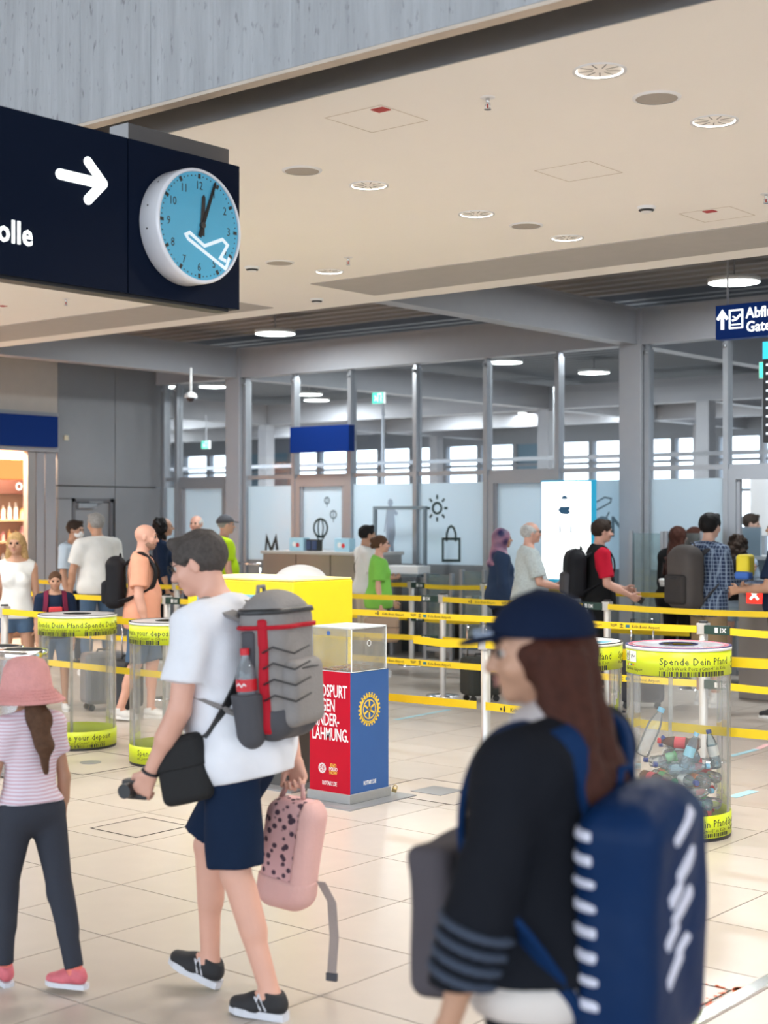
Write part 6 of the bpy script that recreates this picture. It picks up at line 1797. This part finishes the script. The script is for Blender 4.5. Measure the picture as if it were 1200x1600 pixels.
# --- girl with the pink hat
girl = Fig('girl in pink bucket hat, striped top and dark leggings walking away to the left', 50, 5.50, face=-42, H=1.22, sex='f', h=.0085, lean=(5, 0), head=(4, 4), build=.92,
           legs={'L': ((0, .30, -1), (0, .02, -1), (0, .97, .2)), 'R': ((.05, -.24, -1), (.05, -.3, -1), (-.5, 1, 0))},
           arms={'L': ((-.22, .15, -1), (-.05, .35, -1), .6), 'R': ((.18, -.05, -1), (.0, .2, -1), .6)}, skin_k='tan')
hm = hairm('brown')
girl.hair(hm, 'bun', .008)
FP = Field().rc(girl.Hd(0, -.085, -.03), girl.T(0, -.115, .50), .036, .04, .03).rc(girl.T(0, -.115, .50), girl.T(.0, -.165, .36), .046, .03, .02).rc(girl.T(.0, -.165, .36), girl.T(0.0, -.165, .22), .03, .008, .02).ripple(.0025, 90)
sdf_obj('ponytail', FP, .007, hm, girl.root)
Mh = Matrix([[girl.Rh[i, 0], girl.Rh[i, 1], girl.Rh[i, 2], girl.hc[i]] for i in range(3)]+[[0, 0, 0, 1]]) @ Matrix.Translation((0, -.02, -.022)) @ Matrix.Rotation(.16, 4, 'X') @ Matrix.Scale(1.1, 4)
M_HAT = mat('pink_straw', (.72, .33, .31), rough=.8, var=.15, scale=30, bump=.8, bscale=140)
HM = MB().lathe([(0, .112), (.035, .108), (.062, .095), (.076, .07), (.084, .03), (.089, .0), (.105, -.018), (.128, -.036), (.132, -.04), (.128, -.043), (.1, -.024), (.086, -.006), (.08, .03), (.072, .066), (.058, .09), (.0, .105)], 40, Mh)
HM.build('bucket_hat', M_HAT, girl.root)
for k in range(5):
    r_ = .09+.0095*k; MB().tube([tuple(Mh @ Vector(((r_+.001)*math.cos(a), (r_+.001)*math.sin(a), .001-.0095*k))) for a in [2*PI*i/36 for i in range(36)]], .0016, 5, close=True).build('hat_seam', M_HAT, girl.root)
def stripe_mat(name, c1, c2, sc, axis=2):
    m = mat(name, c1, rough=.85, bump=.1); nt = m.node_tree; N, L_ = nt.nodes, nt.links; b = N['Principled BSDF']; src = b.inputs['Base Color'].links[0].from_socket
    w_ = N.new('ShaderNodeTexWave'); w_.bands_direction = 'XYZ'[axis]; w_.inputs['Scale'].default_value = sc; w_.inputs['Distortion'].default_value = 1.2; w_.inputs['Detail'].default_value = 1
    t = N.new('ShaderNodeTexCoord'); L_.new(t.outputs['Object'], w_.inputs[0]); mx = N.new('ShaderNodeMix'); mx.data_type = 'RGBA'; mx.inputs[7].default_value = tuple(c2)+(1,)
    L_.new(w_.outputs['Fac'], mx.inputs[0]); L_.new(src, mx.inputs[6]); L_.new(mx.outputs[2], b.inputs['Base Color']); return m
girl.shirt(stripe_mat('pink_striped_jersey', (.72, .68, .76), (.60, .38, .44), 24), t=.018, waist=.016, hem=.06, sleeve=.55, rip=.004, flare=.014)
girl.pants(cloth('dark_leggings', (.04, .044, .058)), hem=1.93, t=.010, name='leggings')
girl.shoes(mat('pink_shoe', (.60, .13, .16), rough=.6, var=.25, scale=40), M_SOLEW, lace=M_INK, sock=mat('coral_sock', (.75, .2, .15), rough=.8), sc=1.12)

# --- woman in the navy cap, nearest
wo = Fig('woman in navy cap and black jacket with a blue backpack, nearest the camera', 868, 2.86, face=-57, H=1.62, sex='f', h=.0085, lean=(0, 0), head=(-32, 6), build=1.2,
         legs={'L': ((0, .1, -1), (0, -.15, -1), (0, 1, 0)), 'R': ((0, .2, -1), (0, -.1, -1), (0, 1, 0))},
         arms={'L': ((-.26, .12, -1), (-.08, .30, -1), .8), 'R': ((.05, .05, -1), (-.55, .9, .0), 1.0, (-1, 0, .2))}, skin_k='tan')
hm = hairm('red'); wo.brows(hairm('dark'))
wo.hair(hm, 'longcap', .004)
FH = Field().rc(wo.Hd(-.045, -.05, -.03), wo.T(-.075, -.10, .42), .045, .045, .03).rc(wo.T(-.06, -.10, .42), wo.T(-.07, -.155, .31), .042, .02, .03).ripple(.003, 80)
sdf_obj('hair_lock', FH, .007, hm, wo.root)
M_NV = cloth('navy_cap', (.005, .011, .032)); cp_ = wo.cap(M_NV)
for sg_ in (-1, 1):
    MB().tube([tuple(wo.Hd(sg_*(.046+.004*i), .13-.012*i, .0395+.001*i)) for i in range(4)], .0028, 6).build('cap_stripe', mat('pale_blue_print', (.35, .42, .55)), wo.root)
M_JK = cloth('black_jacket', (.008, .009, .013), bump=.25)
wo.shirt(M_JK, t=.03, waist=.03, hem=.045, sleeve=1.96, neck=.53, name='jacket', rip=.006)
wo.shirtF = wo.shirtF
FC_ = Field().rc(wo.T(-.05, -.02, .53), wo.T(.05, -.02, .53), .062, .062, .03).rc(wo.T(-.03, .04, .525), wo.T(.03, .04, .525), .045, .045, .03)
sdf_obj('collar', FC_, .008, mat('pale_collar', (.42, .38, .38), rough=.8), wo.root)
UH = Field(); UH.el(wo.T(0, .0, .01), (.212, .16, .12), wo.Rp, .03); UH.cut(wo.T(0, 0, -.035), (0, 0, -1)).ripple(.003, 30)
sdf_obj('shirt_hem', UH, .009, cloth('cream_hem', (.62, .56, .52)), wo.root)
wo.pants(cloth('black_trousers', (.012, .013, .018)), hem=1.95, t=.012)
wo.shoes(M_SHOEB, M_SOLEW)
MB_ = cloth('royal_blue_nylon', (.003, .019, .07), rough=.5, bump=.35, bscale=20)
bw = wo.backpack('big royal blue backpack with white lettering, on the woman in the navy cap', MB_, w_=.33, h_=.47, dp=.16, z=.15, m2=cloth('deep_blue_nylon', (.004, .014, .05), rough=.5), pocket=False, strap=cloth('royal_strap', (.004, .024, .085)), y=-.10, tilt=.02, st=.03)
L, R_, c_ = wo.bp; Fw = wo.bpF
M_WP = mat('lavender_white_print', (.60, .60, .70), rough=.7)
for k in range(8):
    shell(Fw, .0045, [(L(-.17, .06-.003*k, .18-.043*k), (.08, .03, .010))], .0075, M_WP, bw, 'printed_bar')
for k, (yy, zz_, a_, b_) in enumerate(((-.045, .12, .045, .016), (-.085, .075, .03, .014), (-.05, .045, .05, .014), (-.09, .0, .035, .014), (-.04, -.03, .03, .012), (-.075, -.065, .045, .013), (-.06, .195, .05, .011))):
    shell(Fw, .0045, [(L(.045+yy*1.0, -.12, zz_-.005), (a_*1.0, .12, b_*1.15))], .0075, M_WP, bw, 'printed_mark', R=R_ @ roty(-.55))
for k, zz_ in enumerate((.07, .02, -.03, -.07)):
    FQ = Field().bx(L(.0, -.16, zz_), (.12-.02*(k % 2), .045, .013), .008, R_ @ rotx(.3), .004)
ww = wo.arm['L']
for k in range(4):
    p_ = ww[1]+(ww[2]-ww[1])*(.05+.13*k); n2 = nrm(ww[2]-ww[1]); Fq = Field().rc(p_-n2*.008, p_+n2*.008, .0775-.0022*k, .0775-.0022*k, .01, cut=[(p_+n2*.008, n2), (p_-n2*.008, -n2), (p_+np.array([.0, -.01, 0]), np.array([1., 0, 0]))])
    sdf_obj('sleeve_stripe', Fq, .0065, mat('faint_blue_print', (.03, .042, .07), rough=.8), wo.root)
tb = wo.carried('tote_bag', 'dark grey cloth bag held low before the woman in the navy cap', 'bag')
g_ = wo.gripR; ct_ = wo.T(.02, .255, .10)
Ft = Field().bx(ct_, (.11, .055, .15), .03, rotx(-.08), .02).ripple(.005, 22); sdf_obj('bag_body', Ft, .01, cloth('charcoal_bag', (.085, .075, .085)), tb)
for sx in (-.04, .04): MB().tube([tuple(ct_+np.array([sx, -.02, .14])), tuple(g_+np.array([sx*.3, -.02, .0])), tuple(g_+np.array([sx*.3, .03, .0])), tuple(ct_+np.array([sx, .03, .14]))], .007, 6).build('handle', M_BPD, tb)

# ================================================================== people in and around the queue
navy = cloth('navy_jersey', (.012, .022, .05)); white_t = cloth('white_cotton', (.72, .72, .70)); denim = cloth('denim_blue', (.07, .12, .2)); blackc = cloth('black_cotton', (.012, .012, .013)); khaki = cloth('khaki', (.30, .21, .12)); beige = cloth('beige_cotton', (.5, .44, .34)); greyc = cloth('grey_cotton', (.42, .42, .42))
trainer = mat('white_trainer', (.7, .7, .7), rough=.6)
# blonde woman
p = Fig('woman with long blonde hair in white tank top and denim shorts at the left edge', 26, 13.4, face=172, H=1.62, sex='f', skin_k='tan', legs=stand(), head=(8, 0))
p.hair(hairm('blonde'), 'long'); p.shirt(white_t, t=.012, sleeve=0, hem=-.04, neck=.515, name='tank_top'); p.pants(denim, hem=.42, t=.012, name='shorts', flare=.01); p.shoes(trainer)
# boy
p = Fig('small boy in dark T-shirt with red print and maroon rucksack straps', 86, 13.3, face=165, H=1.27, skin_k='tan', legs=stand(), head=(0, 8))
p.hair(hairm('brown'), 'crop', .006); p.shirt(navy, t=.015, sleeve=.6); p.pants(denim, hem=.9, name='shorts', flare=.015); p.shoes(trainer)
F = Field().bx(p.T(0, .125, .32), (.06, .02, .03), .008, p.Rt, .01); sdf_obj('red_print', F, .008, mat('red_print', (.6, .04, .05)), p.root)
p.backpack('maroon rucksack worn by the small boy', cloth('maroon_nylon', (.16, .02, .05)), w_=.24, h_=.32, dp=.12, z=.3)
# man light blue shirt with mask
p = Fig('man in light blue shirt and white face mask facing the man in the white T-shirt', 114, 17.2, face=110, H=1.72, skin_k='tan', legs=stand(), head=(0, 5))
p.hair(hairm('dark'), 'short'); p.shirt(cloth('light_blue_shirt', (.50, .60, .70)), sleeve=.8); p.pants(navy, hem=1.97); p.shoes(M_SHOEB); p.facemask(M_WHITE)
# man white tee grey hair
p = Fig('big man with grey-brown hair in plain white T-shirt and jeans at the left', 152, 16.3, face=-35, H=1.80, build=1.12, belly=.03, skin_k='tan', legs=stand(), head=(-10, 4), arms={'L': ((-.25, .1, -1), (.1, .5, -1), .6), 'R': ((.15, 0, -1), (0, .2, -1), .6)})
p.hair(hairm('grey'), 'short'); p.shirt(white_t, t=.02, waist=.02, sleeve=.7, hem=-.06); p.pants(denim, hem=1.97, t=.015); p.shoes(trainer)
# bald man salmon
p = Fig('bald bearded man in salmon pink T-shirt and denim shorts', 222, 12.75, face=88, H=1.71, build=1.02, belly=.015, skin_k='pink', h=.0115, legs={'L': ((0, .2, -1), (0, -.05, -1), (0, 1, 0)), 'R': ((0, -.1, -1), (0, -.35, -1), (0, 1, -.1))}, head=(0, 6), arms={'R': ((.15, .0, -1), (.0, .25, -1), .8)})
p.hair(mat('stubble', (.30, .17, .12), rough=.8), 'beard'); p.shirt(cloth('salmon_cotton', (.78, .38, .26)), t=.018, waist=.015, hem=-.12, sleeve=.72, flare=.02); p.pants(denim, hem=.98, t=.02, name='shorts', flare=.012); p.shoes(trainer); p.brows(hairm('brown'))
p.backpack('black rucksack on the back of the man in salmon pink', cloth('black_nylon', (.015, .015, .018), rough=.6), w_=.28, h_=.42, dp=.16)
# dark curly woman
p = Fig('woman with black curly hair in a navy top behind the man in salmon', 254, 17.8, face=82, H=1.75, sex='f', skin_k='tan', legs=stand(), build=1.1)
p.hair(hairm('black'), 'curly'); p.shirt(navy, sleeve=1.3, hem=-.1); p.pants(blackc); p.shoes(M_SHOEB)
# bald man, grey-white shirt
p = Fig('bald man in pale grey shirt, half hidden behind the striding man', 308, 19.5, face=-160, H=1.78, skin_k='pink', legs=stand())
p.shirt(cloth('pale_grey_shirt', (.50, .51, .53)), sleeve=.8); p.pants(navy); p.shoes(M_SHOEB); p.hair(hairm('white'), 'fringe')
# neon shirt cap man
p = Fig('man in grey cap and neon yellow-green T-shirt left of the steel column', 350, 18.4, face=72, H=1.77, build=1.12, belly=.02, skin_k='pink', legs=stand())
p.hair(hairm('grey'), 'crop', .004); p.cap(cloth('grey_cap', (.10, .10, .11))); p.shirt(cloth('neon_shirt', (.52, .75, .02)), t=.02, sleeve=.7, hem=-.05); p.pants(beige, hem=.95, name='shorts'); p.shoes(trainer)
# white shirt man with pouch
p = Fig('dark-haired man in white T-shirt and beige trousers behind the woman in green', 571, 17.1, face=70, H=1.66, skin_k='tan', legs=stand(), arms={'L': ((-.2, .25, -1), (.3, .9, -.1), .9, (0, 0, 1)), 'R': HOLD(1)})
p.hair(hairm('black'), 'short'); p.shirt(white_t, t=.02, sleeve=.75, hem=-.03); p.pants(beige, hem=1.97); p.shoes(trainer)
t = p.carried('belt_pouch', 'small black pouch worn by the man in the white T-shirt', 'bag'); sdf_obj('pouch', Field().bx(p.T(-.13, .06, .10), (.09, .06, .05), .03, p.Rt, .01), .01, M_BLACK, t)
p.ribbon([p.T(-.16, .05, .12), p.T(-.05, .13, .3), p.T(.09, .08, .5), p.T(.09, -.06, .5), p.T(-.05, -.13, .3), p.T(-.17, -.03, .12)], .025, .006, M_BLACK, t, 'strap')
# woman in green
p = Fig('woman in bright green T-shirt, glasses and pale trousers holding a beige case', 592, 16.2, face=88, H=1.56, sex='f', skin_k='pink', build=1.1, legs=stand(), arms={'R': ((.1, -.05, -1), (.0, .12, -1), 1.2), 'L': ((-.1, .1, -1), (.1, .6, -.8), .8)})
p.hair(hairm('brown'), 'bun'); p.glasses(M_INK); p.shirt(cloth('bright_green', (.22, .55, .09)), t=.022, waist=.02, sleeve=.75, hem=-.10, flare=.02); p.pants(beige, hem=1.97, t=.018); p.shoes(trainer)
t = p.carried('travel_case', 'beige-brown vanity case carried by the woman in green', 'case'); g_ = p.gripR; cc = g_+np.array([0, .0, -.17])
sdf_obj('case_body', Field().bx(cc, (.08, .19, .14), .04, None, .01), .01, mat('beige_leather', (.38, .26, .18), rough=.5), t)
MB().tube([tuple(cc+np.array([0, -.07, .135])), tuple(cc+np.array([0, -.06, .17])), tuple(cc+np.array([0, .06, .17])), tuple(cc+np.array([0, .07, .135]))], .011, 8).build('handle', M_INK, t)
MB().box(tuple(cc+np.array([-.082, -.19, .02])), tuple(cc+np.array([.082, .19, .026]))).build('seam', M_INK, t)
# headscarf woman
p = Fig('woman in purple-blue patterned headscarf and long navy coat', 782, 15.9, face=84, H=1.63, sex='f', skin_k='tan', legs=stand(), build=1.12)
m = mat('scarf_print', (.10, .07, .28), rough=.5); nt = m.node_tree; v = nt.nodes.new('ShaderNodeTexVoronoi'); v.inputs['Scale'].default_value = 9; tcx = nt.nodes.new('ShaderNodeTexCoord'); nt.links.new(tcx.outputs['Object'], v.inputs[0])
rp_ = nt.nodes.new('ShaderNodeValToRGB'); rp_.color_ramp.elements[0].color = (.01, .012, .08, 1); rp_.color_ramp.elements[1].color = (.32, .15, .22, 1); rp_.color_ramp.elements[0].position = .25; rp_.color_ramp.elements[1].position = .7
nt.links.new(v.outputs['Distance'], rp_.inputs[0]); nt.links.new(rp_.outputs[0], nt.nodes['Principled BSDF'].inputs['Base Color'])
F = Field(); u = p.u; F.el(p.Hd(0, -.022, .008), np.array([.095, .11, .105])*u, p.Rh, .02).rc(p.Hd(0, -.03, -.07), p.T(0, -.03, .50), .085*u, .1*u, .04).rc(p.T(-.06, .0, .47), p.T(.06, .0, .47), .09*u, .09*u, .04).el(p.T(0, -.03, .40), np.array([.15, .13, .08])*u, p.Rt, .04)
F.el(p.Hd(0, .115, -.03), np.array([.058, .07, .075])*u, p.Rh, .012, sub=True).ripple(.004, 40); sdf_obj('headscarf', F, .011, m, p.root)
p.shirt(cloth('long_navy_coat', (.03, .05, .10)), t=.025, waist=.03, sleeve=1.95, hem=-.42, name='coat'); p.pants(blackc); p.shoes(M_SHOEB)
# grey haired man
p = Fig('grey-haired man with dark glasses in pale patterned short-sleeved shirt', 826, 15.0, face=84, H=1.71, build=1.08, belly=.03, skin_k='pink', legs=stand(), arms={'R': ((.15, .25, -1), (-.05, 1, -.25), .8, (-.3, 0, 1)), 'L': ((-.1, .2, -1), (.2, 1, -.2), .8)})
p.hair(hairm('white'), 'fringe', .015); p.glasses(M_INK)
ms = mat('patterned_shirt', (.52, .58, .58), rough=.8, var=.35, scale=60); p.shirt(ms, t=.02, sleeve=.8, waist=.02, hem=-.06, flare=.02); p.pants(navy); p.shoes(M_SHOEB)
# red shirt man
p = Fig('man with glasses in red T-shirt and black waistcoat looking at his phone', 936, 14.6, face=84, H=1.73, skin_k='pink', h=.0115, legs=stand(), head=(0, 4), arms={'R': ((.12, .10, -1), (-.02, 1, -.5), .8, (-.9, 0, .4)), 'L': ((-.1, .2, -1), (.2, 1, -.3), .8)})
p.hair(hairm('dark'), 'short', .016); p.glasses(M_INK); p.shirt(cloth('crimson_cotton', (.55, .015, .04)), t=.014, sleeve=.78, flare=.016); p.shirt(blackc, t=.024, waist=.015, sleeve=0, hem=-.06, neck=.52, name='waistcoat'); p.pants(blackc, t=.014); p.shoes(M_SHOEB)
p.phone('R', 'dark phone held by the man in the red T-shirt')
b = p.backpack('black rucksack with green loop on the man in the red T-shirt', cloth('black_nylon', (.015, .015, .018)), w_=.30, h_=.46, dp=.2, m2=cloth('dark_grey_nylon', (.05, .05, .055)), z=.25)
L, R_, c_ = p.bp; MB().tube([tuple(L(0, .06, .22)), tuple(L(0, .0, .27)), tuple(L(0, .05, .29)), tuple(L(0, .09, .24))], .005, 6, close=True).build('green_loop', mat('green_cord', (.03, .4, .12)), b)
# red-brown haired woman
p = Fig('woman with long red-brown hair in black jacket with white print on the back', 1058, 15.6, face=52, H=1.66, sex='f', skin_k='pale', legs=stand(), build=1.12)
p.hair(hairm('red'), 'long'); p.shirt(blackc, t=.03, waist=.04, sleeve=1.95, hem=-.12, name='jacket'); p.pants(blackc); p.shoes(M_SHOEB)
for dz, wx in ((.20, .10), (.155, .08), (.02, .12)):
    F = Field().bx(p.T(0, -.155, dz), (wx, .03, .018), .01, p.Rt @ rotx(.05), .01).ripple(.006, 50); sdf_obj('white_print', F, .009, M_WHITE, p.root)
p = Fig('woman with red-brown hair facing right, beside the one in the black jacket', 1084, 16.1, face=80, H=1.65, sex='f', skin_k='pale', legs=stand())
p.hair(hairm('red'), 'long'); p.shirt(blackc, sleeve=1.95, hem=-.1); p.pants(blackc); p.shoes(M_SHOEB)
# plaid shirt man
def plaid():
    m = mat('blue_plaid', (.02, .04, .10), rough=.85); nt = m.node_tree; N, L_ = nt.nodes, nt.links; b = N['Principled BSDF']
    t = N.new('ShaderNodeTexCoord'); prev = b.inputs['Base Color'].links[0].from_socket
    for ax in 'XYZ':
        w_ = N.new('ShaderNodeTexWave'); w_.bands_direction = ax; w_.inputs['Scale'].default_value = 9; L_.new(t.outputs['Object'], w_.inputs[0])
        r = N.new('ShaderNodeValToRGB'); r.color_ramp.elements[0].position = .86; r.color_ramp.elements[0].color = (0, 0, 0, 1); r.color_ramp.elements[1].position = .95; r.color_ramp.elements[1].color = (.55, .55, .55, 1); L_.new(w_.outputs['Fac'], r.inputs[0])
        mx = N.new('ShaderNodeMix'); mx.data_type = 'RGBA'; mx.inputs[7].default_value = (.35, .45, .6, 1); L_.new(r.outputs[0], mx.inputs[0]); L_.new(prev, mx.inputs[6]); prev = mx.outputs[2]
    L_.new(prev, b.inputs['Base Color']); return m
p = Fig('dark-haired man in blue plaid shirt and khaki shorts with a phone', 1107, 13.65, face=62, H=1.79, skin_k='fair', h=.011, legs={'L': ((-.05, .05, -1), (0, -.05, -1), (-.1, 1, 0)), 'R': ((.05, 0, -1), (0, -.05, -1), (.15, 1, 0))}, head=(-12, 2), arms={'R': ((.15, .12, -1), (-.1, 1, .35), .7, (-.4, 0, 1)), 'L': ((-.12, .1, -1), (.1, .8, -.3), .8)})
hm = hairm('black'); p.hair(hm, 'short', .018); p.brows(hm); p.shirt(plaid(), t=.02, waist=.015, sleeve=1.9, hem=-.12, rip=.005); p.pants(khaki, hem=.95, t=.02, name='shorts', flare=.015); p.shoes(trainer, sock=M_WHITE)
p.phone('R', 'blue-grey phone held up by the man in the plaid shirt')
p.backpack('large grey-brown backpack on the man in the plaid shirt', cloth('taupe_pack', (.085, .075, .072), rough=.7), w_=.34, h_=.56, dp=.24, m2=cloth('taupe_pack_dark', (.05, .045, .045)), z=.22, strap=M_BPD)
# curly woman with black backpack
p = Fig('woman with dark curly hair and denim shorts behind the plaid-shirt man', 1153, 15.3, face=10, H=1.58, sex='f', skin_k='fair', legs=stand(), arms={'R': ((.2, .0, -1), (.3, .9, -.2), .8), 'L': ((-.15, .0, -1), (0, .2, -1), .8)})
p.hair(hairm('dark'), 'curly'); p.shirt(cloth('pale_blue_top', (.4, .5, .62)), sleeve=.6); p.pants(cloth('light_denim', (.35, .45, .55)), hem=.45, t=.015, name='shorts', flare=.01); p.shoes(trainer, sock=None)
b = p.backpack('black backpack with pink zip on the curly-haired woman', blackc, w_=.29, h_=.40, dp=.13, strap=cloth('pale_blue_strap', (.35, .48, .62)))
L, R_, c_ = p.bp; MB().tube([tuple(L(-.13, -.1, .02)), tuple(L(0, -.125, .025)), tuple(L(.13, -.1, .02))], .007, 6).build('pink_zip', mat('pink_zip', (.6, .25, .22)), b)
# navy man at the edge, staff
p = Fig('man in navy T-shirt with bent arms cut by the right edge', 1222, 12.9, face=-60, H=1.78, build=1.1, skin_k='tan', legs=stand(), arms={'L': ((-.25, .2, -1), (.2, 1, -.1), .8), 'R': HOLD(1)})
p.hair(hairm('dark'), 'short'); p.shirt(navy, t=.02, sleeve=.75); p.pants(blackc); p.shoes(M_SHOEB)
t = p.carried('yellow_bag', 'yellow and blue bag held at the right edge', 'bag'); cc = p.T(-.13, .28, .36)
sdf_obj('bag_body', Field().bx(cc, (.10, .06, .10), .03, None, .01), .01, mat('bright_yellow', (.75, .6, .02)), t); sdf_obj('blue_corner', Field().bx(cc+np.array([-.05, 0, -.08]), (.07, .065, .035), .02, None, .01), .01, mat('bright_blue', (.03, .12, .45)), t)
p = Fig('staff member with short dark hair behind the desk beyond the right glass door', 1168, 18.0, face=110, H=1.80, skin_k='fair', legs=stand(), head=(0, 10))
p.hair(hairm('dark'), 'short'); p.shirt(cloth('staff_shirt', (.55, .6, .68)), sleeve=1.9); p.pants(navy); p.shoes(M_SHOEB)
